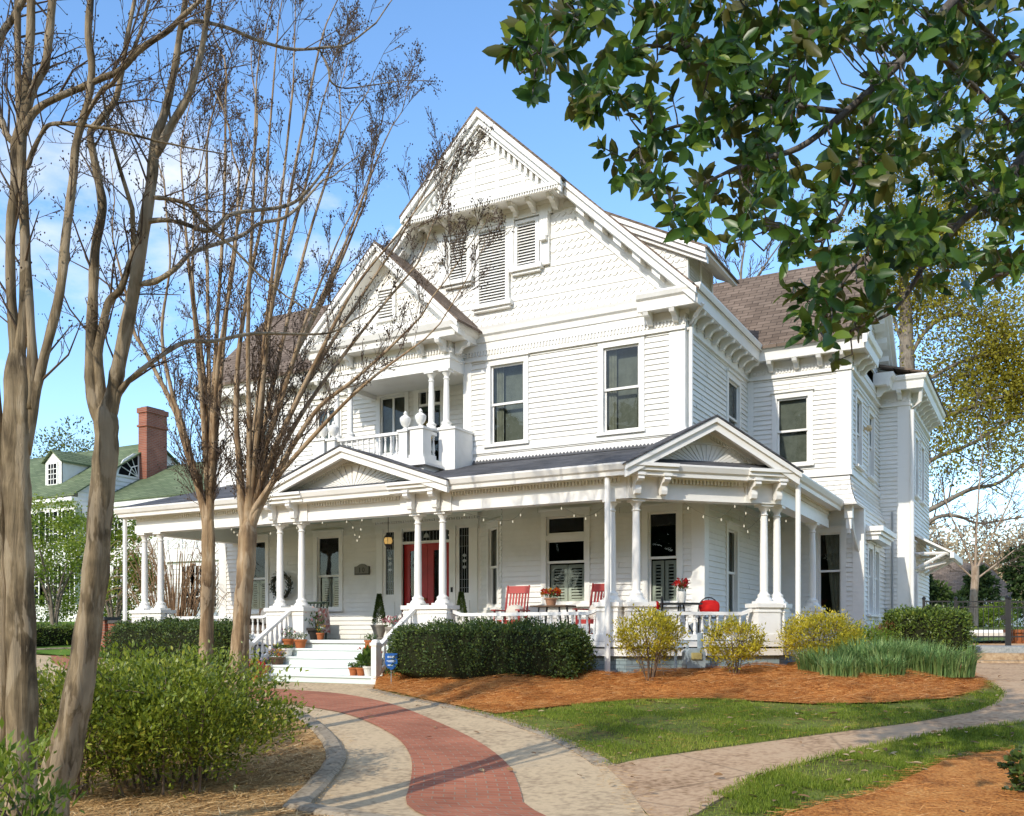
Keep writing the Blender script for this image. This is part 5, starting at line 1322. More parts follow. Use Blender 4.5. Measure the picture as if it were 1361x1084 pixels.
mbr = [[(1450, -80, 12, 8), (1340, -60, 9, 7.2), (1268, 0, 6.5, 6.8), (1226, 52, 6, 6.6), (1175, 103, 5.5, 6.4), (1123, 149, 5, 6.3), (1062, 196, 4, 6.2), (995, 216, 3, 6.1), (928, 247, 2, 6.0)],
       [(1450, 60, 12, 8), (1361, 206, 7, 7.3), (1310, 265, 5.5, 7), (1268, 304, 4.5, 6.8), (1230, 350, 3.5, 6.7), (1190, 410, 2.5, 6.6), (1130, 440, 1.8, 6.5)],
       [(1123, 149, 4, 6.3), (1060, 140, 3.5, 6.2), (1000, 125, 3, 6.1), (930, 80, 2.6, 6), (860, 60, 2, 5.9), (800, 90, 1.6, 5.8)],
       [(1340, -60, 6, 7.2), (1200, -70, 5, 6.6), (1050, -50, 4.5, 6.2), (930, -30, 4, 6), (820, -10, 3, 5.9), (740, 40, 2.2, 5.9), (712, 80, 1.6, 5.9)],
       [(1175, 103, 3.5, 6.4), (1150, 190, 3.2, 6.3), (1130, 260, 2.6, 6.2), (1090, 320, 2.2, 6.1), (1040, 300, 1.6, 6)],
       [(1268, 304, 3.2, 6.8), (1220, 290, 3, 6.6), (1160, 330, 2.4, 6.4), (1110, 390, 2, 6.3), (1090, 440, 1.5, 6.2)],
       [(1361, 206, 4, 7.3), (1400, 300, 3.5, 7), (1370, 350, 3, 6.9), (1310, 370, 2, 6.8)],
       [(1000, 125, 2.6, 6.1), (950, 160, 2.4, 6), (890, 170, 2, 5.9), (850, 200, 1.6, 5.9), (890, 260, 1.4, 5.8)],
       [(1226, 52, 4, 6.6), (1290, 110, 3.5, 6.9), (1340, 160, 3, 7.1)], [(1268, 0, 4, 6.8), (1330, 60, 3.5, 7.2), (1390, 120, 3, 7.5)]]
bp_ = []
for L_ in mbr:
    P, R = traced(L_); t = Tubes(); t.add(P, knobbly(P, R, .05), 7); t.build('limb', MAGB, mag); bp_.append(P[4:])
bp_ = np.concatenate(bp_)
mpoly = [(690, -30), (676, 85), (690, 125), (712, 128), (742, 60), (765, 90), (760, 140), (785, 190), (825, 235), (868, 262), (880, 300), (925, 300), (955, 318), (985, 345), (1010, 325), (1042, 335), (1052, 420), (1095, 480), (1135, 480), (1160, 430), (1180, 405), (1215, 385), (1262, 395), (1290, 385), (1330, 400), (1375, 330), (1460, 330), (1460, -90), (690, -90)]
holes = [[(1090, 60), (1130, 45), (1185, 60), (1180, 85), (1130, 130), (1100, 140), (1085, 110)], [(1040, 180), (1075, 150), (1110, 185), (1085, 215), (1050, 210)], [(1200, 60), (1235, 75), (1225, 110), (1205, 100)], [(765, 60), (800, 40), (830, 55), (800, 75), (770, 85)], [(1175, 125), (1200, 130), (1190, 180), (1160, 165)], [(1060, 235), (1082, 245), (1075, 280), (1050, 265)]]
cl = []
while len(cl) < 720:
    x, y = rng.uniform(672, 1460), rng.uniform(-90, 485)
    if not inpoly(mpoly, x, y) or any(inpoly(h_, x, y) for h_ in holes): continue
    if x < 1000 and rng.random() > .8: continue
    q = at(x, y, 6.3); d2 = ((bp_ - np.array(q)) ** 2)
    rr = np.array(ray(x)); Dn = depth(bp_[:, 0], bp_[:, 1])
    sx = CX + (bp_[:, 0] * RGT[0] + bp_[:, 1] * RGT[1]) / Dn * FOC; sy = HY - (bp_[:, 2] - CAMZ) / Dn * FOC
    j = int(np.argmin((sx - x) ** 2 + (sy - y) ** 2)); D_ = Dn[j] + rng.normal() * .55
    cl.append((np.array(tuple(at(x, y, D_))), bp_[j]))
tw = Tubes(); LP = []; LD = []; LU = []; LL = []; LW = []
for tip, bpt in cl:
    ax = tip - bpt; l = np.linalg.norm(ax); ax = ax / max(l, 1e-6)
    mid = (tip + bpt) / 2 + np.array([0, 0, -.06 * l]) + rng.normal(size=3) * .03; tw.add(np.array([bpt, mid, tip]), [.006, .005, .0035], 5)
    k = int(rng.integers(7, 12)); td = ax * .6 + np.array([rng.normal() * .35, rng.normal() * .35, .25]); td /= np.linalg.norm(td)
    ph = rng.uniform(0, 6.28); e1 = np.cross(td, [.3, .5, .8]); e1 /= np.linalg.norm(e1); e2 = np.cross(td, e1)
    for i in range(k):
        a = ph + i * 2.4 + rng.normal() * .4; sp = .35 + .95 * (i / k) + rng.normal() * .2; dr = td * math.cos(sp) + (e1 * math.cos(a) + e2 * math.sin(a)) * math.sin(sp); dr[2] -= rng.uniform(0, .5)
        dr /= np.linalg.norm(dr); LP.append(tip - td * .012 * i); LD.append(dr); LU.append(td + rng.normal(size=3) * .2); L0 = rng.uniform(.07, .155); LL.append(L0); LW.append(L0 * rng.uniform(.38, .5))
tw.build('twigs', MAGB, mag)['kind'] = 'stuff'
leafmesh('leaves', np.array(LP), np.array(LD), nrm(np.array(LU)), np.array(LL), np.array(LW), MAGL, mag, fold=.16, curl=.18)['kind'] = 'stuff'

# ---------------- hedges and shrubs ----------------
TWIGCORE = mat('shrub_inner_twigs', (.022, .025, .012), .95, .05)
def hedge(name, label, cat, c, size, rz, n, lf, m, group=None, lump=.085, z0=None, core=True, power=5, top=None):
    """clipped hedge: a rounded box of small leaves over a core of twigs"""
    sx, sy, sz = [v / 2 for v in size]; zb = terrain(c[0], c[1]) if z0 is None else z0
    root = empty(name, (c[0], c[1], zb), 0, label, cat, group)
    d = unit(n); d[:, 2] = np.where(d[:, 2] < -.55, -d[:, 2], d[:, 2])
    k = (np.abs(d[:, 0]) ** power + np.abs(d[:, 1]) ** power + np.abs(d[:, 2]) ** power) ** (-1 / power)
    P = d * k[:, None]
    nz = np.sin(P[:, 0] * 7 * sx + 1) * np.sin(P[:, 1] * 7 * sy + P[:, 2] * 5 * sz) * lump + rng.normal(size=n) * lump * .45 - rng.random(n) ** 2 * .12
    Q = P * np.array([sx, sy, sz]) + nrm(P * (np.abs(P) ** 3)) * nz[:, None]
    c_, s_ = math.cos(rz), math.sin(rz); X = Q[:, 0] * c_ - Q[:, 1] * s_ + c[0]; Y = Q[:, 0] * s_ + Q[:, 1] * c_ + c[1]
    pts = np.stack([X, Y, Q[:, 2] + zb + sz], 1)
    out = nrm(np.stack([(P[:, 0] * c_ - P[:, 1] * s_), (P[:, 0] * s_ + P[:, 1] * c_), P[:, 2]], 1))
    dr = nrm(out * .7 + rng.normal(size=(n, 3)) * .6 + np.array([0, 0, .3])); up = nrm(out + rng.normal(size=(n, 3)) * .5)
    ln = lf * rng.uniform(.6, 1.3, n)
    simple_leaves('foliage', pts, dr, up, ln, ln * .5, m, root)['kind'] = 'stuff'
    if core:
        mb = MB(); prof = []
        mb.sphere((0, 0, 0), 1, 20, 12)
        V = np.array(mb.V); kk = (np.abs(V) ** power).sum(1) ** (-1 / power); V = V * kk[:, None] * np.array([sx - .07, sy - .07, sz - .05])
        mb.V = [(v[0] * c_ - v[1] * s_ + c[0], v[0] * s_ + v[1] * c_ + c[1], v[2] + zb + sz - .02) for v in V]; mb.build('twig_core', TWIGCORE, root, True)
    return root
YEW = leafmat('dark_hedge_leaf', [(.022, .042, .013), (.045, .08, .02), (.09, .14, .03), (.18, .23, .04)], .5, .2, .3)
BOX = leafmat('boxwood_leaf', [(.03, .055, .012), (.07, .12, .018), (.14, .20, .03), (.26, .31, .05)], .4, .25, .4)
AZA = leafmat('azalea_leaf', [(.04, .07, .01), (.12, .17, .018), (.24, .30, .03), (.40, .40, .06)], .4, .35, .4)
GOLD = leafmat('golden_shrub_leaf', [(.12, .12, .012), (.32, .29, .022), (.54, .47, .035), (.70, .58, .07)], .5, .35, .3)
LIME = leafmat('spring_green_leaf', [(.05, .09, .012), (.11, .18, .02), (.20, .27, .03), (.30, .34, .05)], .45, .4, .3)
IRIS = leafmat('strap_leaf', [(.06, .13, .045), (.14, .25, .08), (.24, .36, .12), (.40, .48, .19)], .5, .3, .3)
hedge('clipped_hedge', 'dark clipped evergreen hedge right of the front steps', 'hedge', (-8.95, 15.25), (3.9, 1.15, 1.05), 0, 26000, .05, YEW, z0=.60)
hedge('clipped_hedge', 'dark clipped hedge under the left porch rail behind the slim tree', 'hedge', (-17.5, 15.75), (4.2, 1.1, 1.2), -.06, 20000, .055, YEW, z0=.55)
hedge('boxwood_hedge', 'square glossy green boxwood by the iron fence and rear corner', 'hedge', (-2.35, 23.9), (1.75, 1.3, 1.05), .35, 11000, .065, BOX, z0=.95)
def shrub(name, label, c, R, h, n, lf, m, stems=9, z0=None, cat='shrub', group=None, low=.18, hollow=.5, lw=.42, stemr=.012, bs=.08):
    zb = terrain(*c) if z0 is None else (terrain(*c) + mound_house(*c) + .03)
    root = empty(name, (c[0], c[1], zb), 0, label, cat, group); t = Tubes(); tips = []
    for i in range(stems):
        a = rng.uniform(0, 2 * PI); rr = R * rng.uniform(.25, .9); top = np.array([c[0] + math.cos(a) * rr, c[1] + math.sin(a) * rr, zb + h * rng.uniform(.6, .92)]); b = np.array([c[0] + math.cos(a) * bs * rng.uniform(.2, 1), c[1] + math.sin(a) * bs * rng.uniform(.2, 1), zb - .03])
        mid = b * .5 + top * .5 + rng.normal(size=3) * .05; mid[:2] = b[:2] * .62 + top[:2] * .38
        t.add(np.array([b, mid, top]), [stemr, stemr * .7, stemr * .3], 5)
        for k in range(4):
            s_ = rng.uniform(.35, .9); p = b * (1 - s_) + top * s_; q = p + nrm(rng.normal(size=3) + np.array([0, 0, .7])) * h * .35; t.add(np.array([p, (p + q) / 2 + rng.normal(size=3) * .02, q]), [stemr * .45, stemr * .35, stemr * .2], 4); tips.append(q)
    t.build('stems', TWIG, root)
    cl_n = max(12, int(n / 26)); u = unit(cl_n); rad = rng.uniform(hollow, 1, cl_n) ** .6
    C = u * rad[:, None] * np.array([R, R, h * (1 - low) / 2]); C[:, 2] += zb + h * (1 + low) / 2; C[:, 0] += c[0]; C[:, 1] += c[1]
    C += rng.normal(size=C.shape) * .05
    k = 26; P = np.repeat(C, k, 0) + rng.normal(size=(cl_n * k, 3)) * np.array([.06, .06, .05]) * (R / .6) ** .5
    base = np.array([c[0], c[1], zb + h * .3]); out = nrm(P - base); dr = nrm(out * .6 + rng.normal(size=P.shape) * .55 + np.array([0, 0, .4])); up = nrm(np.array([0, 0, 1.]) + rng.normal(size=P.shape) * .5)
    ln = lf * rng.uniform(.6, 1.3, len(P)); tn = np.clip(np.repeat(rng.normal(.5, .2, cl_n), k) + rng.normal(size=len(P)) * .12, 0, 1)
    simple_leaves('foliage', P, dr, up, ln, ln * lw, m, root, tn)['kind'] = 'stuff'
    return root
shrub('azalea_shrub', 'broad loose green shrub on mulch beside the drive curve', (-7.25, 6.45), 1.2, 1.32, 26000, .055, AZA, 34, cat='shrub', bs=.55, low=.14, lw=.42, stemr=.014, hollow=.15)
shrub('azalea_shrub', 'loose green shrub between the two leaning foreground trunks', (-7.75, 5.55), .9, 1.15, 10000, .055, AZA, 16, low=.14, lw=.42, bs=.4)
shrub('azalea_shrub', 'far rounded green shrub toward the front steps', (-8.9, 7.5), .95, 1.15, 9000, .055, AZA, 16, low=.14, lw=.42, bs=.4)
shrub('nandina_shrub', 'leafy green shrub at the lower left corner', (-4.32, 2.86), .26, 1.0, 2200, .06, LIME, 10, low=.1, lw=.35)
shrub('golden_shrub', 'golden twiggy shrub left of the gas meter', (-5.78, 15.25), .54, 1.12, 6000, .055, GOLD, 12, z0=.66, low=.3, lw=.42, group='golden shrubs before the corner porch')
shrub('golden_shrub', 'small golden shrub right of the gas meter', (-4.72, 16.6), .5, 1.0, 4600, .055, GOLD, 10, z0=.76, low=.28, lw=.42, group='golden shrubs before the corner porch')
shrub('golden_shrub', 'dense golden mound under the right corner downspout', (-3.6, 18.35), .72, 1.05, 9000, .055, GOLD, 12, z0=.82, low=.15, lw=.42, group='golden shrubs before the corner porch')
shrub('golden_shrub', 'low yellow-green mound behind the strap leaves', (-3.1, 19.9), .62, .72, 6000, .055, LIME, 8, z0=.85, low=.05, lw=.42, group='golden shrubs before the corner porch')
shrub('reddish_shrub', 'low reddish shrub against the bay foundation', (-3.2, 23.4), .4, .7, 1200, .05, leafmat('reddish_leaf', [(.12, .05, .02), (.25, .10, .04), (.3, .18, .06)], .5, .3), 8, z0=.9)
shrub('ivy_clump', 'dark ivy clump on the straw at the lower right corner', tuple(ground(1378, 1062))[:2], .16, .4, 800, .06, YEW, 6, low=.02, lw=.7, cat='ivy')
def strap_clump(label, c, n, h, R, z0):
    root = empty('strap_leaf_clump', (c[0], c[1], z0), 0, label, 'plant', 'strap leaved bulbs in the straw bed')
    a = rng.uniform(0, 2 * PI, n); r = R * np.sqrt(rng.random(n)); B = np.stack([c[0] + np.cos(a) * r, c[1] + np.sin(a) * r * .8, np.full(n, z0)], 1)
    a2 = a + rng.normal(size=n) * .7; ln = rng.uniform(.08, .8, n); H = h * rng.uniform(.5, 1.25, n); o = np.stack([np.cos(a2), np.sin(a2), np.zeros(n)], 1); w = .009 * rng.uniform(.7, 1.4, n)[:, None]
    s_ = np.stack([-np.sin(a2), np.cos(a2), np.zeros(n)], 1); Z = np.array([0, 0, 1.])
    m_ = B + o * (H * ln * .3)[:, None] + Z * (H * .6)[:, None]; t = B + o * (H * ln)[:, None] + Z * (H * (1 - .3 * ln))[:, None]
    v = np.stack([B - s_ * w, B + s_ * w, m_ + s_ * w, m_ - s_ * w, t, t], 1).reshape(-1, 3); i = (np.arange(n) * 6)[:, None]
    f = np.concatenate([i + np.array([[0, 1, 2, 3]]), i + np.array([[3, 2, 4, 5]])], 0); tn = np.clip(rng.normal(.5, .22, n), 0, 1)
    npmesh('strap_leaves', v, f, IRIS, root, np.concatenate([tn, tn]))['kind'] = 'stuff'
for lb, c, n, h, R, z in (('tall blue-green strap leaf clump left in the bed', (-3.3, 17.4), 650, .5, .5, .72), ('broad tall strap leaf clump in the middle of the bed', (-2.6, 17.9), 1100, .58, .65, .72), ('tall strap leaf clump nearest the garden path', (-1.7, 18.3), 1100, .55, .65, .68), ('strap leaf clump behind, against the boxwood', (-2.4, 19.3), 1000, .55, .7, .8),
                          ('small bright strap leaf tuft in front of the tall clumps', (-2.95, 16.5), 420, .36, .3, .6), ('small bright strap leaf tuft nearest the lawn', (-2.3, 16.9), 420, .36, .3, .58)):
    strap_clump(lb, c, n, h, R, terrain(*c) + mound_house(*c) + .03)

# fallen leaves on the grass, path and straw
FALL = leafmat('fallen_leaf', [(.10, .05, .02), (.24, .13, .05), (.40, .27, .13), (.55, .44, .28)], .6, .1)
pp = np.concatenate([scatter(lawnB, 60), scatter(lawnA, 60), scatter(bedR, 50), scatter(path_poly, 40), scatter(bedA, 40), scatter(drive_poly, 50, bias=lambda x, y: 1 if y > 5 and y < 14 else 0)])
n = len(pp); a = rng.uniform(0, 6.28, n); PZ = np.stack([pp[:, 0], pp[:, 1], np.array([terrain(*p) + .055 for p in pp])], 1); PZ[-90:-50, 2] += np.array([mound_house(*p) for p in pp[-90:-50]])
tag(leafmesh('fallen_leaves', PZ, np.stack([np.cos(a), np.sin(a), rng.uniform(-.05, .25, n)], 1), nrm(rng.normal(size=(n, 3)) * .25 + np.array([0, 0, 1.])), rng.uniform(.05, .13, n), rng.uniform(.03, .055, n), FALL), kind='stuff')
# ---------------- things on the porch and in the beds ----------------
TERRA = mat('terracotta', (.42, .14, .05), .75, .2, noise=(9, (.33, .10, .035), .4, .75))
REDCH = mat('faded_red_paint', (.42, .045, .035), .5, .3, noise=(6, (.34, .035, .03), .4, .7))
REDCU = mat('red_cushion_cloth', (.55, .02, .018), .85, .1)
IRON = mat('black_iron', (.012, .012, .013), .45, .4)
WOODT = mat('weathered_wood', (.14, .09, .055), .75, .2, noise=(7, (.09, .055, .035), .4, .7))
CUSH = mat('cream_cushion', (.62, .58, .50), .9, .05)
STONEP = mat('cast_stone', (.34, .31, .26), .85, .1, noise=(7, (.25, .22, .18), .4, .7))
WPOT = mat('white_glazed_pot', (.68, .66, .60), .3, .4)
DPOT = mat('dark_resin_pot', (.05, .042, .035), .6)
def flat(name, c): return leafmat(name, [tuple(v * .75 for v in c), c, tuple(min(1, v * 1.15) for v in c)], .6, .3, .2)
FL_OR = flat('orange_petals', (.55, .11, .015)); FL_RD = flat('red_petals', (.50, .03, .02)); FL_WH = flat('white_petals', (.7, .7, .66)); FL_YE = flat('yellow_petals', (.6, .38, .03)); FL_PK = flat('pink_petals', (.55, .20, .24)); FL_LA = flat('lilac_petals', (.36, .26, .42))
PLANT = leafmat('pot_plant_leaf', [(.03, .06, .012), (.06, .12, .02), (.12, .2, .03)], .5, .3)
def plant_on(root, c, R, h, n, flowers, nf, fs=.028, m=PLANT, lf=.05):
    P = np.array(c) + unit(n) * np.array([R, R, h * .5]) * (rng.random(n)[:, None] ** .5) + np.array([0, 0, h * .45])
    dr = nrm(P - np.array(c) + rng.normal(size=P.shape) * R * .6 + np.array([0, 0, R])); simple_leaves('foliage', P, dr, unit(n), lf * rng.uniform(.6, 1.3, n), lf * .45 * np.ones(n), m, root)
    if flowers:
        for fm in flowers:
            k = nf * 4; C = np.array(c) + unit(nf) * np.array([R, R, h * .35]) * .95; C[:, 2] = c[2] + h * (.45 + .5 * rng.random(nf))
            P = np.repeat(C, 4, 0) + rng.normal(size=(k, 3)) * fs * .25; simple_leaves('blossom', P, nrm(rng.normal(size=(k, 3)) + np.array([0, -.8, .5])), unit(k), np.full(k, fs), np.full(k, fs * .9), fm, root)
def pot_of(loc, r, h, pm, label, flowers=(), nf=14, ph=.16, pr=None, name='flower_pot', cat='flower pot', group=None, prof=None, lf=.045, n=160, fs=.03, pmat=PLANT):
    root = empty(name, loc, 0, label, cat, group); mb = MB()
    mb.lathe(prof or [(r * .68, 0), (r * .9, h * .78), (r * 1.04, h * .78), (r * 1.06, h), (r * .92, h), (r * .88, h * .88)], loc, 16); mb.build('pot', pm, root, True)
    plant_on(root, (loc[0], loc[1], loc[2] + h * .85), pr or r * 1.15, ph, n, list(flowers), nf, fs, pmat, lf)
    return root
def step_z(i): return .50 + (1.36 - .50) / 5 * i
# left of the steps
def stx(px, y): return on_y(px, y)
pot_of((stx(382, 16.15), 16.18, step_z(4)), .13, .2, TERRA, 'terracotta pot of pink tulips on the top left tread', [FL_PK], 6, .3)
pot_of((stx(398, 16.1), 16.13, step_z(4)), .14, .19, TERRA, 'terracotta bowl of white flowers on the top left tread', [FL_WH], 22, .18)
pot_of((stx(381, 15.85), 15.88, step_z(3)), .12, .17, WPOT, 'white glazed pot with low greenery on the left of the steps', [], 0, .1)
pot_of((stx(369, 15.85), 15.9, step_z(3)), .12, .15, TERRA, 'small terracotta pot beside the white pot by the left stair rail', [FL_YE], 5, .14)
pot_of((stx(366, 15.5), 15.56, step_z(2)), .16, .16, WOODT, 'brown bowl of yellow and lilac flowers low on the left steps', [FL_YE, FL_LA], 26, .2)
pot_of((stx(350, 15.3), 15.28, step_z(1)), .15, .16, TERRA, 'terracotta pot of grey and yellow blooms at the lower left step', [FL_LA, FL_YE], 16, .18)
pot_of((on_y(322, 14.85), 14.85, terrain(0, 14.85) + .02), .15, .2, TERRA, 'pot of red geraniums at the foot of the left newel', [FL_RD], 26, .26, .2, fs=.045)
pot_of((on_y(341, 14.8), 14.8, terrain(0, 14.8) + .02), .14, .18, TERRA, 'second pot of red flowers at the stair foot, nearer the treads', [FL_RD], 22, .24, .18, fs=.045)
# right of the steps
pot_of((stx(490, 16.1), 16.15, step_z(4)), .12, .18, TERRA, 'terracotta pot of green leaves on the top right tread', [], 0, .16)
pot_of((stx(492, 15.8), 15.86, step_z(3)), .12, .17, TERRA, 'terracotta pot with yellow blooms on the right below the leafy pot', [FL_YE], 12, .12)
pot_of((stx(490, 15.5), 15.56, step_z(2)), .14, .18, TERRA, 'pot spilling orange flowers on the right of the steps', [FL_OR], 34, .24, .22, fs=.05)
pot_of((stx(469, 15.25), 15.27, step_z(1)), .10, .16, TERRA, 'left of two small terracotta pots on the lowest right tread', [FL_WH], 3, .12)
pot_of((stx(479, 15.25), 15.27, step_z(1)), .10, .16, TERRA, 'small terracotta pot between its twin and the white pot, lowest tread', [], 0, .13)
pot_of((stx(489, 15.25), 15.27, step_z(1)), .11, .19, WPOT, 'white pot with long grassy leaves by the right newel', [], 0, .3, .16, lf=.16)
# on the porch floor
pot_of((on_y(413, 16.75), 16.75, 1.36), .25, .27, DPOT, 'wide dark planter of spring flowers behind the left column pair', [FL_PK, FL_WH], 16, .4, .3, 'planter', 'planter', n=320, lf=.07)
pot_of((on_y(425, 16.5), 16.52, 1.36), .09, .16, TERRA, 'lone small terracotta pot on the porch edge before the dark planter', [FL_YE, FL_WH], 6, .2, n=70)
urnp = [(.13, 0), (.15, .03), (.10, .06), (.12, .12), (.19, .30), (.21, .32), (.22, .36), (.17, .36)]
def topiary(px, y, label):
    loc = (on_y(px, y), y, 1.36); root = empty('potted_topiary', loc, 0, label, 'topiary', 'cone topiaries flanking the front door')
    mb = MB(); mb.lathe(urnp, loc, 14); mb.build('planter', STONEP, root, True)
    n = 3000; t = rng.random(n) ** .8; a = rng.uniform(0, 6.28, n); r = .17 * (1 - t * .85) * np.sqrt(rng.uniform(.5, 1, n)); P = np.stack([loc[0] + np.cos(a) * r, loc[1] + np.sin(a) * r, loc[2] + .38 + t * .72], 1)
    o = np.stack([np.cos(a), np.sin(a), np.full(n, .5)], 1); simple_leaves('foliage', P, nrm(o + rng.normal(size=P.shape) * .4), unit(n), np.full(n, .045), np.full(n, .02), YEW, root)
topiary(504, 19.1, 'cone topiary in a stone urn left of the red door'); topiary(613, 19.2, 'cone topiary in a stone urn right of the red door')
pot_of((on_y(521, 18.6), 18.6, 1.36), .16, .3, STONEP, 'stone pot of pink flowers beside the left topiary', [FL_PK], 26, .3, .24, fs=.05)
# rocking chairs
def rocking_chair(name='rocking_chair'):
    root = empty(name, (0, 0, 0)); F_ = W(0, 0, 1, 0)
    def b(nm, f): mb = MB(); f(mb); mb.build(nm, REDCH, root)
    for s in (-1, 1):
        def rocker(mb): mb.tube([(s * .27, .45 - .9 * i / 8, .03 + .11 * (i / 4 - 1) ** 2) for i in range(9)], .02, 6)
        b('rocker', rocker)
        b('leg', lambda mb: mb.tube([(s * .27, -.24, .06), (s * .27, -.25, .62)], .022, 6))
        b('back_post', lambda mb: mb.tube([(s * .24, .22, .07), (s * .24, .24, .42), (s * .245, .42, 1.16)], [.024, .026, .02], 6))
        b('armrest', lambda mb: mb.box(s * .27 - .05, s * .27 + .05, -.33, .28, .61, .635))
    def seat(mb):
        for i in range(7): mb.box(-.26, .26, -.26 + i * .073, -.20 + i * .073, .40 - i * .004, .42 - i * .004)
        mb.box(-.26, .26, -.27, -.24, .33, .40)
    b('seat', seat)
    def slats(mb):
        for i in range(6):
            x = -.17 + i * .068; mb.add([(x - .02, .255 + .0, .5), (x + .02, .255, .5), (x + .02, .40, 1.0), (x - .02, .40, 1.0), (x - .02, .27, .5), (x + .02, .27, .5), (x + .02, .415, 1.0), (x - .02, .415, 1.0)], [(0, 1, 2, 3), (7, 6, 5, 4), (0, 4, 5, 1), (3, 2, 6, 7), (0, 3, 7, 4), (1, 5, 6, 2)])
    b('back_slats', slats)
    def rails(mb):
        mb.add([(x, y, z) for x in (-.24, .24) for y, z in ((.375, .99), (.425, 1.15), (.445, 1.145), (.395, .985))], [(0, 1, 2, 3), (7, 6, 5, 4), (0, 4, 5, 1), (1, 5, 6, 2), (2, 6, 7, 3), (3, 7, 4, 0)])
    b('crest_rail', rails); b('back_rail', lambda mb: mb.box(-.24, .24, .24, .275, .46, .51)); return root
def place(root, loc, rz, label, cat, group=None):
    root.location = loc; root.rotation_euler.z = rz; return tag(root, label, cat, group)
rc = rocking_chair(); rc2 = copy_tree(rc)
place(rc, (on_y(681, 17.7), 17.65, 1.365), .12, 'faded red rocking chair left of the side table', 'rocking chair', 'red rocking chairs on the porch')
place(rc2, (on_y(790, 17.6), 17.6, 1.365), -.05, 'brighter red rocking chair partly behind the porch downspout', 'rocking chair', 'red rocking chairs on the porch')
def cushion(loc, rz, m, label, sz=(.2, .07, .17), tilt=-.3, stripes=None, cat='cushion', group=None):
    mb = MB(); mb.sphere((0, 0, 0), 1, 14, 10); V = np.array(mb.V); k = (np.abs(V) ** 3).sum(1) ** (-1 / 3); V = V * k[:, None]
    V[:, 1] *= (1 - .75 * np.maximum(np.abs(V[:, 0]), np.abs(V[:, 2])) ** 3); mb.V = [(v[0] * sz[0], v[1] * sz[1], v[2] * sz[2]) for v in V]
    o = mb.build('cushion', m, None, True); o.location = loc; o.rotation_euler = (tilt, 0, rz); return tag(o, label, cat, group)
cushion((rc.location.x, rc.location.y + .14, 1.365 + .58), .12, CUSH, 'cream pillow in the left red rocker', group='pillows on the rocking chairs')
cushion((rc2.location.x, rc2.location.y + .14, 1.365 + .58), -.05, CUSH, 'cream pillow in the rocker by the downspout', group='pillows on the rocking chairs')
# side table with a copper pot of mums
tx, ty = on_y(735, 17.5), 17.5
root = empty('side_table', (tx, ty, 1.365), 0, 'small dark wooden side table between the red rockers', 'side table')
mb = MB(); mb.box(tx - .4, tx + .4, ty - .25, ty + .25, 2.04, 2.07); mb.build('tabletop', WOODT, root)
for a, b in ((-.3, -.18), (.3, -.18), (-.3, .18), (.3, .18)): mb = MB(); mb.tube([(tx + a * .75, ty + b, 2.04), (tx + a, ty + b, 1.37)], .018, 6); mb.build('leg', IRON, root)
pot_of((tx - .02, ty - .05, 2.072), .13, .15, mat('copper_pot', (.5, .27, .16), .45, .5, .3), 'copper pot of orange mums on the dark side table', [FL_OR, FL_YE, FL_RD], 26, .2, .2, fs=.045)
# bistro set in the corner
bx, by = on_y(905, 17.75), 17.75
root = empty('bistro_table', (bx, by, 1.365), 0, 'black iron bistro table in the rounded porch corner', 'table'); mb = MB(); mb.lathe([(.4, .69), (.41, .7), (.41, .72), (.0, .72)], (bx, by, 1.365), 20); mb.build('tabletop', IRON, root)
for k in range(3): a = k * 2.1; mb = MB(); mb.tube([(bx + .05 * math.cos(a), by + .05 * math.sin(a), 2.05), (bx + .1 * math.cos(a), by + .1 * math.sin(a), 1.75), (bx + .32 * math.cos(a), by + .32 * math.sin(a), 1.37)], .014, 6); mb.build('leg', IRON, root)
root = empty('flower_vase', (bx + .02, by, 2.087), 0, 'white vase of red flowers on the black bistro table', 'vase'); mb = MB(); mb.lathe([(.06, 0), (.075, .1), (.085, .2), (.08, .22), (.07, .2)], (bx + .02, by, 2.087), 12); mb.build('vase', WPOT, root, True)
plant_on(root, (bx + .02, by, 2.28), .13, .26, 90, [FL_RD], 30, .055, PLANT, .06)
def iron_chair():
    root = empty('bistro_chair', (0, 0, 0)); 
    for x, y in ((-.17, -.17), (.17, -.17), (-.18, .18), (.18, .18)): mb = MB(); mb.tube([(x * 1.1, y * 1.15, 0), (x, y, .44)], .011, 5); mb.build('leg', IRON, root)
    mb = MB(); mb.lathe([(.2, .43), (.205, .45), (0, .45)], (0, 0, 0), 16); mb.build('seat', IRON, root)
    mb = MB(); mb.tube([(.2 * math.cos(t), .2, .6 + .25 * math.sin(t)) for t in [PI * i / 10 for i in range(11)]], .013, 6); mb.tube([(-.2, .2, .6), (-.18, .18, .44)], .012, 5); mb.tube([(.2, .2, .6), (.18, .18, .44)], .012, 5)
    for i in range(5): x = -.13 + i * .065; mb.tube([(x, .2, .46), (x * .9, .2, .83 - abs(x) * .6)], .007, 5)
    mb.tube([(.09 * math.cos(t), .2, .72 + .05 * math.sin(t)) for t in [2 * PI * i / 10 for i in range(11)]], .007, 5); mb.build('backrest', IRON, root); return root
c1 = iron_chair(); c2 = copy_tree(c1)
place(c1, (on_y(941, 18.35), 18.35, 1.365), .25, 'black iron chair right of the bistro table', 'chair', 'iron chairs at the bistro table'); place(c2, (on_y(866, 17.6), 17.6, 1.365), -1.3, 'black iron chair behind the left corner pedestal', 'chair', 'iron chairs at the bistro table')
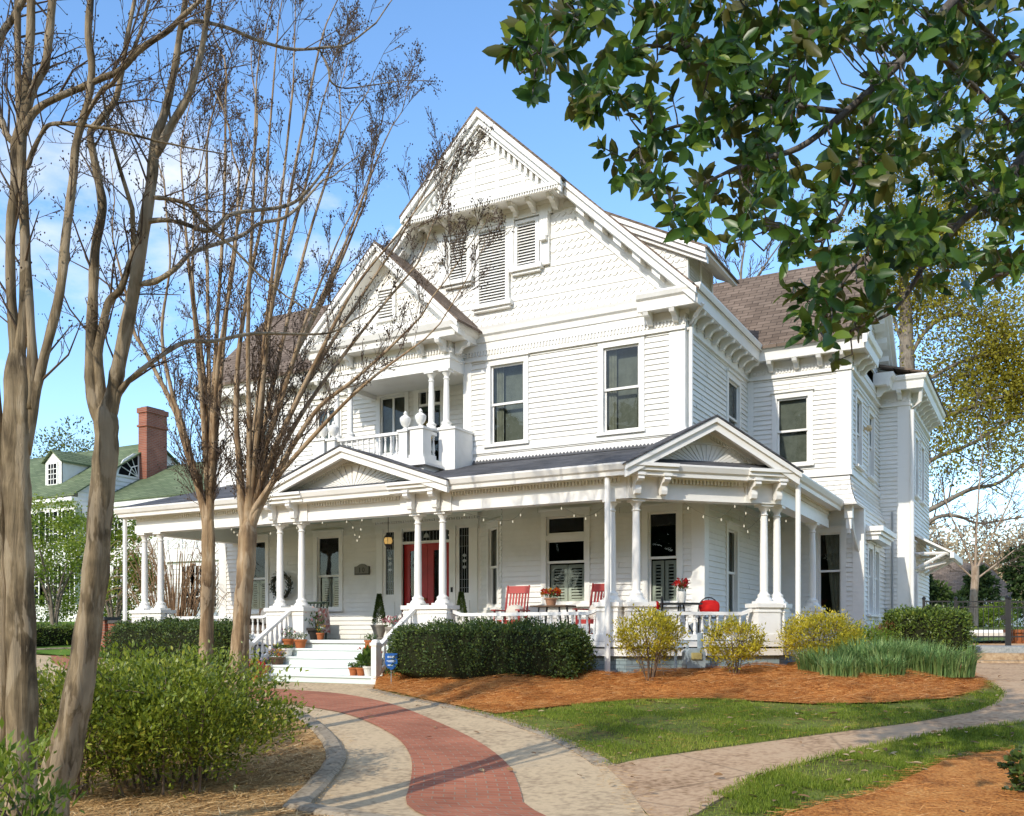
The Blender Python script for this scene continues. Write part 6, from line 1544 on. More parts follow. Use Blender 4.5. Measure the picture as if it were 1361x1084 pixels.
cushion((c1.location.x, c1.location.y + .08, 2.02), .25, REDCU, 'red cushion against the right iron chair back', (.2, .07, .14), -.1, group='red chair cushions'); cushion((c2.location.x + .12, c2.location.y - .05, 2.0), -1.3, REDCU, 'red cushion peeping past the corner pedestal', (.18, .07, .13), -.1, group='red chair cushions')
# settee with a throw, wicker sofa at the left end
sx, sy = on_y(412, 17.6), 17.65
GRN = mat('dark_green_bench_paint', (.035, .05, .03), .5)
root = empty('porch_bench', (sx, sy, 1.365), 0, 'dark slatted porch bench seen behind the wide planter', 'bench')
mb = MB()
for i in range(5): mb.box(sx - .75, sx + .2, sy - .25 + i * .11, sy - .17 + i * .11, 1.78, 1.80)
mb.build('seat', GRN, root); mb = MB()
for i in range(9): x = sx - .7 + i * .1; mb.tube([(x, sy + .25, 1.82), (x, sy + .33, 2.22)], .018, 5)
mb.tube([(sx - .78, sy + .34, 2.24), (sx + .24, sy + .34, 2.24)], .03, 6); mb.build('backrest', GRN, root)
for x in (sx - .74, sx + .2):
    mb = MB(); mb.tube([(x, sy - .26, 1.37), (x, sy - .28, 2.02)], .025, 6); mb.tube([(x, sy + .28, 1.37), (x, sy + .34, 2.26)], .025, 6); mb.box(x - .04, x + .04, sy - .32, sy + .3, 2.02, 2.05); mb.build('bench_end', GRN, root)
THROW = mat('striped_throw_cloth', (.42, .14, .12), .95, .05, noise=(14, (.6, .5, .44), .42, .56))
mb = MB(); n = 10; vs = []
for i in range(n + 1):
    y = sy - .2 + .5 * i / n; w_ = .02 * math.sin(i * 1.9)
    vs += [(sx + .14 + w_, y, 1.75), (sx + .15, y, 2.09), (sx + .25, y, 2.10), (sx + .30 + w_, y, 1.9), (sx + .32 + w_ * 2, y, 1.52 + .05 * math.sin(i * 3.1))]
mb.add(vs, [(5 * i + j, 5 * i + 5 + j, 5 * i + 6 + j, 5 * i + 1 + j) for i in range(n) for j in range(4)]); tag(mb.build('throw_blanket', THROW, None, True), 'red and cream throw hung over the bench end', 'blanket')
cushion((sx - .25, sy + .18, 2.0), .1, mat('floral_cushion', (.45, .25, .22), .9, .05, noise=(18, (.6, .52, .45), .4, .6)), 'patterned pillow on the dark porch bench')
wx, wy = -17.0, 18.6
WICK = mat('brown_wicker', (.12, .085, .06), .8, .1, bump=(60, .6, .01))
root = empty('wicker_sofa', (wx, wy, 1.365), 0, 'brown wicker sofa at the left end of the porch', 'sofa')
mb = MB(); mb.box(wx - .95, wx + .95, wy - .4, wy + .4, 1.5, 1.72); mb.build('seat', WICK, root); mb = MB(); mb.box(wx - .95, wx + .95, wy + .3, wy + .42, 1.72, 2.16); mb.build('backrest', WICK, root)
for s in (-1, 1): mb = MB(); mb.box(wx + s * .9 - .08, wx + s * .9 + .08, wy - .4, wy + .3, 1.72, 1.98); mb.build('armrest', WICK, root)
for a, b in ((-.85, -.32), (.85, -.32), (-.85, .32), (.85, .32)): mb = MB(); mb.tube([(wx + a, wy + b, 1.37), (wx + a, wy + b, 1.52)], .035, 6); mb.build('leg', WICK, root)
GCU = mat('grey_cushion', (.30, .29, .27), .9, .05)
for i, (dx, mm, lb) in enumerate(((-.55, GCU, 'grey pillow on the wicker sofa, left'), (.05, CUSH, 'cream pillow on the wicker sofa, middle'), (.6, GCU, 'grey pillow on the wicker sofa, nearest the steps'))): cushion((wx + dx, wy + .2, 1.96), .1 * i, mm, lb, (.26, .09, .22), -.2, group='pillows on the wicker sofa')
# wreaths
def wreath(name, label, c, R, n, m, lf=.09):
    root = empty(name, c, 0, label, 'wreath'); mb = MB(); mb.tube([(c[0] + R * math.cos(2 * PI * i / 16), c[1], c[2] + R * math.sin(2 * PI * i / 16)) for i in range(17)], .03, 6); mb.build('ring', TWIG, root, True)
    a = rng.uniform(0, 6.28, n); P = np.array(c) + np.stack([np.cos(a) * R, rng.normal(size=n) * .03 - .03, np.sin(a) * R], 1) + rng.normal(size=(n, 3)) * .025
    tg = np.stack([-np.sin(a) + np.cos(a) * rng.normal(size=n) * .9, rng.normal(size=n) * .5 - .4, np.cos(a) + np.sin(a) * rng.normal(size=n) * .9], 1); simple_leaves('leaves', P, nrm(tg), unit(n), np.full(n, lf), np.full(n, lf * .4), m, root)
wreath('leaf_wreath', 'round dark leafy wreath on the porch wall between windows', (-17.83, 19.64, 2.78), .3, 420, leafmat('wreath_leaf', [(.03, .035, .02), (.06, .07, .04), (.16, .17, .13)], .6, .1))
wreath('straw_wreath', 'straw coloured wreath on the dark balcony door', (-13.16, 19.66, 6.42), .2, 260, leafmat('straw_wreath_leaf', [(.3, .22, .06), (.45, .34, .1)], .7, .1), .06)
# house number plaque
px0, px1 = -15.46, -14.98; pzm = 3.02; root = empty('number_plaque', (-15.22, 19.7, pzm), 0, 'small dark arched house number plaque left of the door', 'plaque')
arch = [(px0, pzm - .02), (px1, pzm - .02), (px1, pzm + .19), (px1 - .08, pzm + .2), (px1 - .16, pzm + .245), (-15.22, pzm + .26), (px0 + .16, pzm + .245), (px0 + .08, pzm + .2), (px0, pzm + .19)]
mb = MB(); FL.prism(mb, arch, .02, .045); mb.build('plate', mat('dark_bronze', (.045, .04, .03), .5, .4, .5), root)
mb = MB(); FL.prism(mb, [(px0 + .03 + (a - px0) * .87, pzm + .015 + (z - pzm + .02) * .84) for a, z in arch], .045, .05); mb.build('face', mat('worn_bronze', (.17, .155, .12), .55, .4, .4), root)
PL = mat('plaque_numeral', (.05, .045, .035), .5)
mb = MB(); FL.box(mb, -15.3, -15.275, .05, .056, pzm + .04, pzm + .17)
for i in range(12):
    t0, t1 = 2 * PI * i / 12, 2 * PI * (i + 1) / 12; q = lambda t, k: (-15.17 + math.cos(t) * .04 * k, pzm + .105 + math.sin(t) * .065 * k)
    FL.prism(mb, [q(t0, .6), q(t0, 1), q(t1, 1), q(t1, .6)], .05, .056)
mb.build('numerals', PL, root)
# lantern, string lights
lx, ly = on_y(516, 17.5), 17.5; root = empty('hanging_lantern', (lx, ly, 3.6), 0, 'lit amber glass lantern hanging left of the front door', 'lantern')
mb = MB(); mb.tube([(lx, ly, 4.4), (lx, ly, 3.72)], .008, 5); mb.build('chain', IRON, root)
AMB = mat('amber_glass', (.5, .3, .08), .15, .5); AMB.node_tree.nodes['Principled BSDF'].inputs['Emission Color'].default_value = (1, .62, .2, 1); AMB.node_tree.nodes['Principled BSDF'].inputs['Emission Strength'].default_value = .35
mb = MB(); mb.sphere((lx, ly, 3.57), .1, 12, 8, (1, 1, 1.05)); mb.build('glass_globe', AMB, root, True); mb = MB(); mb.lathe([(.03, 3.73), (.09, 3.66), (.1, 3.64)], (lx, ly, 0), 10); mb.lathe([(.085, 3.49), (.06, 3.44), (.01, 3.40)], (lx, ly, 0), 10)
for k in range(6): a = k * PI / 3; mb.tube([(lx + .1 * math.cos(a), ly + .1 * math.sin(a), 3.65), (lx + .115 * math.cos(a), ly + .115 * math.sin(a), 3.57), (lx + .085 * math.cos(a), ly + .085 * math.sin(a), 3.48)], .006, 4)
mb.build('cage', IRON, root)
BULB = mat('string_bulb', (.9, .88, .8), .2, .5); BULB.node_tree.nodes['Principled BSDF'].inputs['Emission Color'].default_value = (1, .9, .7, 1); BULB.node_tree.nodes['Principled BSDF'].inputs['Emission Strength'].default_value = .6
bm_ = MB(); bm_.lathe([(.005, .03), (.007, .018), (.014, 0), (.011, -.016), (.003, -.026)], (0, 0, 0), 8); BM = mesh_of(bm_, 'bulb', BULB, True)
WIRE = mat('pale_wire', (.35, .35, .33), .6)
for lb, pts, nb_ in (('string lights sagging under the left porch ceiling', [(-18.6, 18.5, 4.3), (-16.8, 17.4, 3.9), (-15, 18.6, 4.3), (-14.2, 18.2, 3.75), (-13.4, 17.4, 4.3)], 14), ('string lights looped across the porch ceiling before the wide window', [(-11.6, 17.6, 4.3), (-10.2, 18.3, 3.95), (-9, 17.4, 4.3), (-8.2, 18.0, 3.9), (-7, 17.2, 4.3)], 15), ('string lights hanging in loops in the corner porch', [(-6.4, 17.2, 4.3), (-5.6, 18.4, 3.75), (-5.0, 18.4, 4.25), (-5.3, 19.4, 3.6), (-4.9, 20.2, 4.2), (-5.3, 20.9, 3.7), (-4.9, 22, 4.2)], 18)):
    P, _ = crom(np.array(pts), np.ones(len(pts)), 8); root = empty('string_lights', tuple(P[0]), 0, lb, 'string lights', 'string lights under the porch ceiling'); t = Tubes(); t.add(P, np.full(len(P), .004), 4); t.build('wire', WIRE, root)
    for i in range(nb_): q = P[int((i + .5) * (len(P) - 1) / nb_)]; inst('bulb', BM, root, (q[0], q[1], q[2] - .05))
# gas meter
GAS = mat('grey_gas_meter_paint', (.34, .41, .44), .5, .3, noise=(5, (.26, .31, .33), .4, .7)); o_ = PC.p(1.12, .5, 0); gx, gy = o_[0], o_[1]; gz = terrain(gx, gy) + mound_house(gx, gy) - .0
root = empty('gas_meter', (gx, gy, gz), 0, 'grey gas meter with pipes at the corner porch foundation', 'gas meter'); GW = W(gx, gy, 1, 1); mb = MB(); GW.prism(mb, [(-.17, .14), (.17, .14), (.19, .2), (.19, .42), (.12, .5), (-.12, .5), (-.19, .42), (-.19, .2)], -.1, .1); mb.build('meter_body', GAS, root)
mb = MB(); GW.box(mb, -.1, .1, .1, .13, .30, .42); mb.build('dial_window', mat('yellowed_dial', (.45, .38, .16), .3), root)
mb = MB(); mb.tube([GW.p(.13, 0, .5), GW.p(.13, 0, .78)], .055, 8); mb.tube([GW.p(-.13, 0, .5), GW.p(-.13, 0, .6), GW.p(-.32, 0, .6), GW.p(-.36, 0, .5), GW.p(-.36, 0, 0)], .03, 8); mb.build('pipes', GAS, root, True)
for v in [root] + list(root.children): pass
mb = MB(); mb.lathe([(.02, -.05), (.12, -.05), (.13, 0), (.08, .05), (.03, .06)], GW.p(-.36, .02, .52), 14); mb.build('regulator', GAS, root, True)
for ch in root.children: ch.location.z += gz
# security sign
qx, qy = on_y(520, 14.75), 14.75; zg = terrain(qx, qy) + .1; zt_ = zat(868, qx, qy); root = empty('yard_sign', (qx, qy, zg), 0, 'small blue shield-shaped yard sign on a stake by the right newel', 'sign')
SW = W(qx, qy, .82, .55); mb = MB(); mb.tube([(qx, qy, zg - .1), (qx, qy, zt_ - .1)], .01, 6); mb.build('stake', mat('galvanised_stake', (.5, .5, .48), .4, .5, .6), root)
sh = lambda k: [(-.075 * k, -.27 * k), (0, -.315 * k), (.075 * k, -.27 * k), (.115 * k, -.19 * k), (.115 * k, 0), (-.115 * k, 0), (-.115 * k, -.19 * k)]
mb = MB(); SW.prism(mb, [(a, z + zt_) for a, z in sh(1)], .005, .02); mb.build('sign_board', mat('blue_sign_paint', (.02, .12, .42), .4, .4), root)
mb = MB()
for za, zb_, x0, x1 in ((-.05, -.085, -.07, .07), (-.13, -.15, -.085, .085), (-.155, -.165, -.06, .06), (-.21, -.235, -.07, .03)): SW.box(mb, x0, x1, .02, .022, zt_ + zb_, zt_ + za)
mb.build('sign_lettering', mat('pale_sign_print', (.55, .66, .8), .4), root)
# ---------------- iron fence, garden steps, far right ----------------
def gpt(px, D): r = ray(px); return r[0] * D, r[1] * D
SLABM = groundmat('blue_grey_slab', [(.22, .24, .24), (.34, .35, .34), (.44, .44, .42)], 1.5, 20, .3, .005)
fy = 27.2
def fence_line(name, label, x0, x1, cat, gate=False):
    y = fy; zb = terrain(x0, y) + .28; h = zat(799, (x0 + x1) / 2, y) - zb; w = W(0, y, 1, 0)
    root = empty(name, (x0, y, zb), 0, label, cat); mb = MB(); n = int((x1 - x0) / .115)
    for i in range(n): a = x0 + (i + .5) * (x1 - x0) / n; w.box(mb, a - .008, a + .008, -.008, .008, zb + .04, zb + h)
    mb.build('pickets', IRON, root); mb = MB()
    for z in (.12, h - .16, h - .02): w.box(mb, x0, x1, -.018, .018, zb + z, zb + z + .035)
    mb.build('rails', IRON, root)
    for a in ((x0, x1) if gate else (x0,)): mb = MB(); w.box(mb, a - .035, a + .035, -.035, .035, zb - .3, zb + h + .06); mb.lathe([(.05, 0), (.05, .03), (.01, .08)], w.p(a, 0, zb + h + .06), 8); mb.build('post', IRON, root)
    if gate: mb = MB(); w.box(mb, x1 - .14, x1 - .02, -.05, .05, zb + h * .55, zb + h * .65); mb.build('latch', IRON, root)
fence_line('iron_fence', 'black iron picket fence between the house and the gate', on_y(1228, fy), on_y(1267, fy) - .07, 'fence'); fence_line('iron_gate', 'closed black iron garden gate with a latch', on_y(1270, fy), on_y(1338, fy), 'gate', True); fence_line('iron_fence', 'black iron picket fence right of the gate running out of frame', on_y(1342, fy), on_y(1460, fy), 'fence')
GST = groundmat('sandstone_steps', [(.26, .17, .10), (.42, .30, .18), (.52, .41, .28)], 2, 18, .5, .01)
def gstep(yA, yB, z0, z1, m, px0=1266): 
    mb = MB(); xa, xb = on_y(px0, yA), on_y(1500, yA); mb.box(xa, xb, yA, yB, z0 - .4, z1); o = mb.build('garden_step', m); return tag(o, kind='structure')
gstep(23.4, 24.3, .8, zat(878, on_y(1310, 23.4), 23.4), GST, 1285); gstep(24.2, 25.2, .8, zat(868, on_y(1310, 24.2), 24.2), GST, 1285); gstep(25.1, 27.8, .8, zat(859, on_y(1310, 25.1), 25.1), SLABM, 1262)
mb = MB(); c = ground(1279, 880); rr = [(.16, 0), (.16, .3), (.12, .3), (.12, .0)]; ax = Vector((.35, -1, .1)).normalized(); 
mb.tube([Vector((c.x, c.y, c.z + .12)) - ax * .5, Vector((c.x, c.y, c.z + .12))], .13, 14, False); mb.tube([Vector((c.x, c.y, c.z + .12)) - ax * .5, Vector((c.x, c.y, c.z + .12)) - ax * .01], .11, 14, True)
tag(mb.build('drain_pipe', mat('black_drain_pipe', (.02, .02, .02), .6), None, True), 'open end of a black drain pipe beside the garden steps', 'pipe')
x_, y_ = on_y(1353, 28.2), 28.2; pot_of((x_, y_, zat(855, x_, y_)), .33, .36, TERRA, 'large terracotta tub beyond the iron gate at the right edge', [], 0, .2, .28)
x_, y_ = on_y(1318, 32), 32; mb = MB(); mb.lathe([(1.2, 0), (1.25, .12), (1.2, .2), (.9, .2), (.85, .0)], (x_, y_, zat(846, x_, y_)), 28); tag(mb.build('stone_ring', TRIM, None, True), 'low pale round stone ring on the lawn beyond the gate', 'garden ring')
# far lawn
drape('far_lawn', [(-4, 30), (9, 28), (60, 60), (60, 110), (-20, 110), (-8, 50)], EARTH, .03, 6)
drape('gravel_walk', [(-2.6, 27.6), (3.2, 27.6), (4.5, 30.5), (2, 34), (-1.5, 33)], FLAG, .05, 1.5)

# ---------------- background trees on the right ----------------
GBARK = barkmat('grey_tree_bark', [(.10, .08, .06), (.19, .155, .12), (.27, .23, .18)]); GTW = mat('grey_brown_twigs', (.13, .10, .075), .9, .1)
PALEB = barkmat('pale_tan_bark', [(.22, .15, .10), (.36, .26, .18), (.46, .36, .27)])
BUD = leafmat('yellow_green_buds', [(.16, .15, .015), (.28, .25, .025), (.40, .36, .05)], .6, .4, .2)
def bud_leaves(g, root, m, per, spread, lf, keep=lambda p: True):
    T = np.array([t for t in g.tips if keep(t)]); 
    if not len(T): return
    T = np.repeat(T, per, 0) + rng.normal(size=(len(T) * per, 3)) * spread; n = len(T); simple_leaves('young_leaves', T, unit(n), unit(n), lf * rng.uniform(.5, 1.3, n), lf * .6 * rng.uniform(.5, 1.3, n), m, root)['kind'] = 'stuff'
def bg_tree(name, label, trunk, limbs, D, g, kids, ln, bark, tw, group=None):
    P0, R0 = traced(trunk, D); root = empty(name, tuple(P0[0]), 0, label, 'tree', group); t = Tubes(); t.add(P0, R0, 10); t.build('trunk', bark, root)
    for L_ in limbs:
        P, R = traced(L_, D); R = R * .55; t = Tubes(); t.add(P, R, 6); t.build('limb', bark, root); g.spawn(P, R, 0, ln, .15, kids); g.grow(P[-1], (P[-1] - P[-2]) / np.linalg.norm(P[-1] - P[-2]), ln, R[-1], 0)
    o = g.limbs.build('branches', bark, root); o['kind'] = 'stuff'; o = g.twigs.build('twigs', tw, root); o['kind'] = 'stuff'; return root
g1 = Grower(kids=(4, 4, 3), up=.1, wob=.3, ang=(.4, 1.0), pods=0, minr=.011, seg=.8, rmax=.05)
r1 = bg_tree('budding_tree', 'tall tree with yellow spring buds rising behind the rear corner', [(1212, 850, 16), (1212, 720, 14), (1210, 600, 12), (1206, 500, 10), (1204, 420, 8), (1200, 360, 6)], [
    [(1206, 480, 6), (1230, 440, 5), (1260, 420, 4), (1300, 420, 3), (1330, 430, 2)], [(1208, 520, 6), (1240, 500, 5), (1280, 480, 4), (1330, 470, 3), (1361, 480, 2)], [(1210, 600, 7), (1245, 560, 6), (1280, 545, 5), (1320, 530, 4), (1370, 520, 3)],
    [(1211, 690, 7), (1250, 670, 6), (1290, 650, 5), (1330, 640, 4), (1380, 600, 3)], [(1212, 720, 6), (1240, 690, 5), (1270, 685, 4), (1300, 695, 3), (1340, 690, 2)], [(1206, 470, 5), (1190, 430, 4), (1180, 380, 3), (1170, 340, 2)], [(1204, 400, 5), (1225, 350, 4), (1240, 310, 3)], [(1210, 640, 6), (1240, 610, 5), (1290, 590, 4), (1340, 560, 3), (1370, 550, 2)]], 46, g1, 11, 4.2, GBARK, GTW)
bud_leaves(g1, r1, BUD, 60, .7, .17, lambda p: zat(0, p[0], p[1]) * 0 + p[2] > 9.5)
g2 = Grower(kids=(4, 4, 3), up=.3, wob=.25, ang=(.35, .9), pods=0, minr=.009, seg=.6)
bg_tree('bare_garden_tree', 'smaller bare tree with a pale trunk beyond the iron gate', [(1294, 832, 6), (1294, 800, 5), (1296, 770, 5), (1296, 752, 5)], [[(1296, 760, 3.4), (1280, 720, 2.6), (1262, 680, 1.8), (1250, 640, 1)], [(1296, 760, 3.4), (1298, 700, 2.6), (1302, 640, 1.8), (1306, 600, 1)], [(1296, 760, 3.2), (1320, 710, 2.4), (1340, 670, 1.7), (1355, 630, 1)], [(1295, 770, 2.6), (1268, 745, 1.8), (1245, 720, 1)], [(1297, 770, 2.6), (1330, 745, 1.8), (1356, 725, 1)]], 38, g2, 8, 2.0, PALEB, GTW)
g3 = Grower(kids=(4, 4, 3), up=.3, wob=.25, ang=(.35, .9), pods=0, minr=.016, seg=.8)
bg_tree('bare_tree', 'bare tree top showing above the roof valley behind the house', [(985, 842, 14), (985, 600, 10), (985, 420, 7), (985, 390, 6)], [[(985, 400, 4), (970, 370, 3), (955, 345, 2)], [(985, 395, 4), (985, 360, 3), (990, 325, 2)], [(985, 400, 4), (1005, 370, 3), (1025, 340, 2)], [(985, 410, 3), (950, 385, 2), (935, 372, 1.5)]], 52, g3, 5, 3, GBARK, GTW)
EVG = leafmat('evergreen_foliage', [(.012, .025, .01), (.025, .05, .015), (.05, .085, .022), (.08, .12, .03)], .6, .2, .2)
TANF = leafmat('budding_pinkish_twigs', [(.25, .19, .11), (.42, .33, .20), (.55, .45, .30)], .8, .3, .1)
def mass_tree(name, label, px, D, w, h, m, n, lf, cat='tree', group=None, zb=None, trunk=True, low=.1, lobes=9, cone=0):
    x, y = gpt(px, D); z = terrain(x, y) if zb is None else zb; root = empty(name, (x, y, z), 0, label, cat, group)
    if trunk: 
        mb = MB(); mb.tube([(x, y, z - .2), (x + .1, y, z + h * .4), (x, y, z + h * .75)], [h * .03, h * .022, h * .008], 7); mb.build('trunk', GBARK, root, True)
    u = unit(lobes) * rng.uniform(.2, 1, lobes)[:, None] ** .5; C = u * np.array([w / 2 * .75, w / 2 * .75, h * (1 - low) / 2 * .8]); C[:, 2] += z + h * (1 + low) / 2
    if cone: k = 1 - cone * np.clip((C[:, 2] - z) / h, 0, 1); C[:, 0] *= k; C[:, 1] *= k
    C[:, 0] += x; C[:, 1] += y; per = n // lobes
    P = np.repeat(C, per, 0); d = unit(len(P)) * rng.uniform(.45, 1.08, len(P))[:, None] ** .5; rs = rng.uniform(.22, .36, lobes); rs = np.repeat(rs, per)[:, None]
    if cone: rs = rs * np.repeat(np.clip(1 - cone * (C[:, 2] - z) / h, .3, 1), per)[:, None]
    P = P + d * rs * np.array([w, w, min(h, w * 1.3)]); P[:, 2] = np.maximum(P[:, 2], z + .05)
    dr = nrm(d + rng.normal(size=P.shape) * .5); ln = lf * rng.uniform(.6, 1.3, len(P)); tn = np.clip(np.repeat(rng.normal(.5, .18, lobes), per) + rng.normal(size=len(P)) * .15, 0, 1)
    simple_leaves('crown', P, dr, unit(len(P)), ln, ln * .5, m, root, tn)['kind'] = 'stuff'; return root
gr = 'far trees beyond the garden'
mass_tree('evergreen_tree', 'dark evergreen between the rear corner and the fence', 1228, 48, 3.0, 2.9, EVG, 3600, .22, group=gr, cone=.5); mass_tree('evergreen_tree', 'dark evergreen behind the pale garden tree', 1303, 52, 3.0, 3.3, EVG, 3600, .24, group=gr, cone=.5); mass_tree('evergreen_tree', 'tall dark evergreen at the right edge beyond the fence', 1382, 46, 3.8, 4.3, EVG, 4800, .24, group=gr, cone=.4)
for px, D, w, h, lb in ((1225, 92, 9, 9.5, 'hazy tan tree just right of the rear corner'), (1262, 100, 10, 9, 'hazy tan tree above the far garden building'), (1305, 98, 11, 10, 'hazy tan tree behind the pale garden tree'), (1345, 96, 10, 9, 'hazy tan tree behind the right evergreen'), (1400, 94, 11, 9, 'hazy tan tree past the right edge')): mass_tree('budding_tree', lb, px, D, w, h, TANF, 3400, .42, group='hazy budding trees in the distance', lobes=14)
mass_tree('garden_shrub', 'green shrub low behind the iron gate', 1316, 44, 2.6, 1.2, LIME, 1800, .16, 'shrub', None, None, False, 0, 6)
mass_tree('garden_shrub', 'dark shrub by the far wall behind the gate post', 1345, 50, 3.4, 1.5, LIME, 1800, .16, 'shrub', None, None, False, 0, 6)
mass_tree('garden_shrub', 'dark low shrub left of the gate', 1250, 50, 3, 1.5, EVG, 1800, .16, 'shrub', None, None, False, 0, 6)
x, y = gpt(1275, 66); zz = terrain(x, y); root = empty('garden_building', (x, y, zz), 0, 'low far building with a hazy brown roof beyond the fence', 'building'); BW = W(x, y, RGT[0], RGT[1])
mb = MB(); BW.box(mb, -3.5, 3.5, -5, 0, zz - .3, zz + 2.2); mb.build('wall', WHITE, root); mb = MB(); mb.add([BW.p(-3.9, .4, zz + 2.1), BW.p(3.9, .4, zz + 2.1), BW.p(3.0, -2.5, zz + 4.6), BW.p(-3.0, -2.5, zz + 4.6), BW.p(-3.9, -5.4, zz + 2.1), BW.p(3.9, -5.4, zz + 2.1)], [(0, 1, 2, 3), (3, 2, 5, 4), (1, 5, 2), (0, 3, 4)]); mb.build('roof', SHB_X, root)
mb = MB(); BW.box(mb, -1, 1.2, .0, .03, zz + .3, zz + 1.7); mb.build('window', GLASS, root)
x, y = gpt(1310, 60); zz = terrain(x, y); mb = MB(); w = W(x, y, RGT[0], RGT[1]); w.box(mb, -7, 9, -.15, .15, zz - .2, zz + 1.15); w.box(mb, -7.05, 9.05, -.2, .2, zz + 1.15, zz + 1.25); tag(mb.build('garden_wall', TRIM), 'long low white garden wall far behind the iron gate', 'wall')

# ---------------- neighbour's house on the left ----------------
ROOFG = brickmat('mossy_green_roof', (.13, .17, .085), (.20, .24, .13), (.07, .09, .05), .6, .16, 'x', .02, .9, 1.4, .5, big=.25)
ROOFGY = brickmat('mossy_green_roof_side', (.13, .17, .085), (.20, .24, .13), (.07, .09, .05), .6, .16, 'y', .02, .9, 1.4, .5, big=.25)
CHIM = brickmat('red_chimney_brick', (.36, .12, .07), (.28, .085, .05), (.30, .22, .17), .22, .085, 'x', .012, .85, 1, .5); CHIMY = brickmat('red_chimney_brick_side', (.36, .12, .07), (.28, .085, .05), (.30, .22, .17), .22, .085, 'y', .012, .85, 1, .5)
SHTR = mat('grey_green_shutter', (.10, .13, .11), .6)
NY = 30.0                                  # front wall plane of the neighbour
nX1 = on_y(103, NY); nX0 = nX1 - 15; D1 = depth(nX1, NY); ze = zat(652, nX1, NY); 
NB = empty('neighbour_house', (nX1, NY, terrain(nX1, NY)), 0, 'white colonial house with mossy green roof, dormer and brick chimney', 'house')
NF = W(0, NY, 1, 0); NS = W(nX1, 0, 0, 1)
ridx = NY + 4.6; yb = NY + 9.2; zr_ = zat(588, on_x(186, nX1), 0) if False else None
# ridge height from the gable peak behind the chimney
zr_ = CAMZ + (HY - 588) * depth(nX1, ridx) / FOC
zg = terrain(nX1, NY) - .3
def nwin(w, a, z0, z1, hw=.42, shut=True, par=NB):
    mb = MB(); w.box(mb, a - hw - .08, a + hw + .08, 0, .06, z0 - .08, z1 + .1); o = mb.build('window', TRIM, par)
    mb = MB(); w.box(mb, a - hw, a + hw, .06, .065, z0, z1); mb.build('pane', DARK, o)
    mb = MB()
    for i in range(1, 3): w.box(mb, a - hw + i * hw * 2 / 3 - .018, a - hw + i * hw * 2 / 3 + .018, .065, .08, z0, z1)
    for i in range(1, 4): w.box(mb, a - hw, a + hw, .065, .08, z0 + i * (z1 - z0) / 4 - .018, z0 + i * (z1 - z0) / 4 + .018)
    mb.build('muntins', TRIM, o)
    if shut:
        for s in (-1, 1): mb = MB(); w.box(mb, a + s * (hw + .3) - .2, a + s * (hw + .3) + .2, 0, .05, z0 - .05, z1 + .05); mb.build('shutter', SHTR, o)
mb = MB(); NF.clap(mb, zg, ze, (nX0, nX1), exp=.2, lip=.03); mb.build('front_wall', WHITE, NB)
sl2 = (zr_ - ze) / 4.6
mb = MB(); NS.clap(mb, zg, ze, (NY, yb), exp=.2, lip=.03); NS.clap(mb, ze, zr_ - .1, lambda z: (NY + (z - ze) / sl2, yb - (z - ze) / sl2), exp=.22, lip=.035); mb.build('gable_wall', WHITE, NB)
mb = MB(); o = .35
slab(mb, [(nX0 - .3, NY - o, ze - o * sl2 + .05), (nX1 + .2, NY - o, ze - o * sl2 + .05), (nX1 + .2, ridx, zr_ + .05), (nX0 - .3, ridx, zr_ + .05)], .08); slab(mb, [(nX0 - .3, ridx, zr_ + .05), (nX1 + .2, ridx, zr_ + .05), (nX1 + .2, yb + o, ze - o * sl2 + .05), (nX0 - .3, yb + o, ze - o * sl2 + .05)], .08); mb.build('roof', ROOFG, NB)
mb = MB(); NF.box(mb, nX0, nX1 + .1, .02, .4, ze - .5, ze - .32); NF.box(mb, nX0, nX1, 0, .06, ze - .75, ze - .5); mb.build('cornice', TRIM, NB)
for px in (20, 45, 70, 92): 
    a = on_y(px, NY); nwin(NF, a, ze - 2.3, ze - .9); nwin(NF, a, zg + 1.2, zg + 3.0)
# chimney in front of the gable
cyA, cyB = on_x(191, nX1), on_x(222, nX1 + .9); zc = CAMZ + (HY - 548) * depth(nX1 + .9, cyA) / FOC
cy0, cy1 = on_x(184, nX1), on_x(222, nX1 + .6); mb = MB(); mb.box(nX1, nX1 + .6, cy0, cy1, zg, zc); mb.box(nX1 - .06, nX1 + .66, cy0 - .06, cy1 + .06, zc, zc + .25); mb.box(nX1 - .06, nX1 + .66, cy0 - .06, cy1 + .06, zc - .7, zc - .6); mb.build('chimney', CHIMY, NB)
mb = MB(); mb.box(nX1 + .06, nX1 + .54, cy0 + .1, cy1 - .1, zc + .25, zc + .32); mb.build('chimney_cap', mat('dark_slate_cap', (.06, .06, .06), .7), NB)
# quarter-round attic window
qa, qz = ridx - 1.75, zat(633, nX1, ridx - 1.5); mb = MB(); NS.prism(mb, [(qa - .75, qz - .1), (qa + .65, qz - .1), (qa + .65, qz + 1.2), (qa + .3, qz + 1.15), (qa - .3, qz + .75), (qa - .65, qz + .2)], 0, .06); o_ = mb.build('attic_window', TRIM, NB); mb = MB(); NS.prism(mb, [(qa - .6, qz), (qa + .55, qz), (qa + .55, qz + 1.05), (qa + .2, qz + .98), (qa - .3, qz + .6), (qa - .55, qz + .2)], .06, .07); mb.build('pane', DARK, o_)
mb = MB()
for t in (.4, .8, 1.2): mb.tube([NS.p(qa + .55, .08, qz), NS.p(qa + .55 - math.cos(t) * 1.05, .08, qz + math.sin(t) * 1.0)], .025, 4)
NS.prism(mb, [(qa - .02, qz), (qa + .04, qz), (qa + .2, qz + .42), (qa + .55, qz + .55), (qa + .55, qz + .61), (qa + .16, qz + .47)], .07, .085); mb.build('muntins', TRIM, o_)
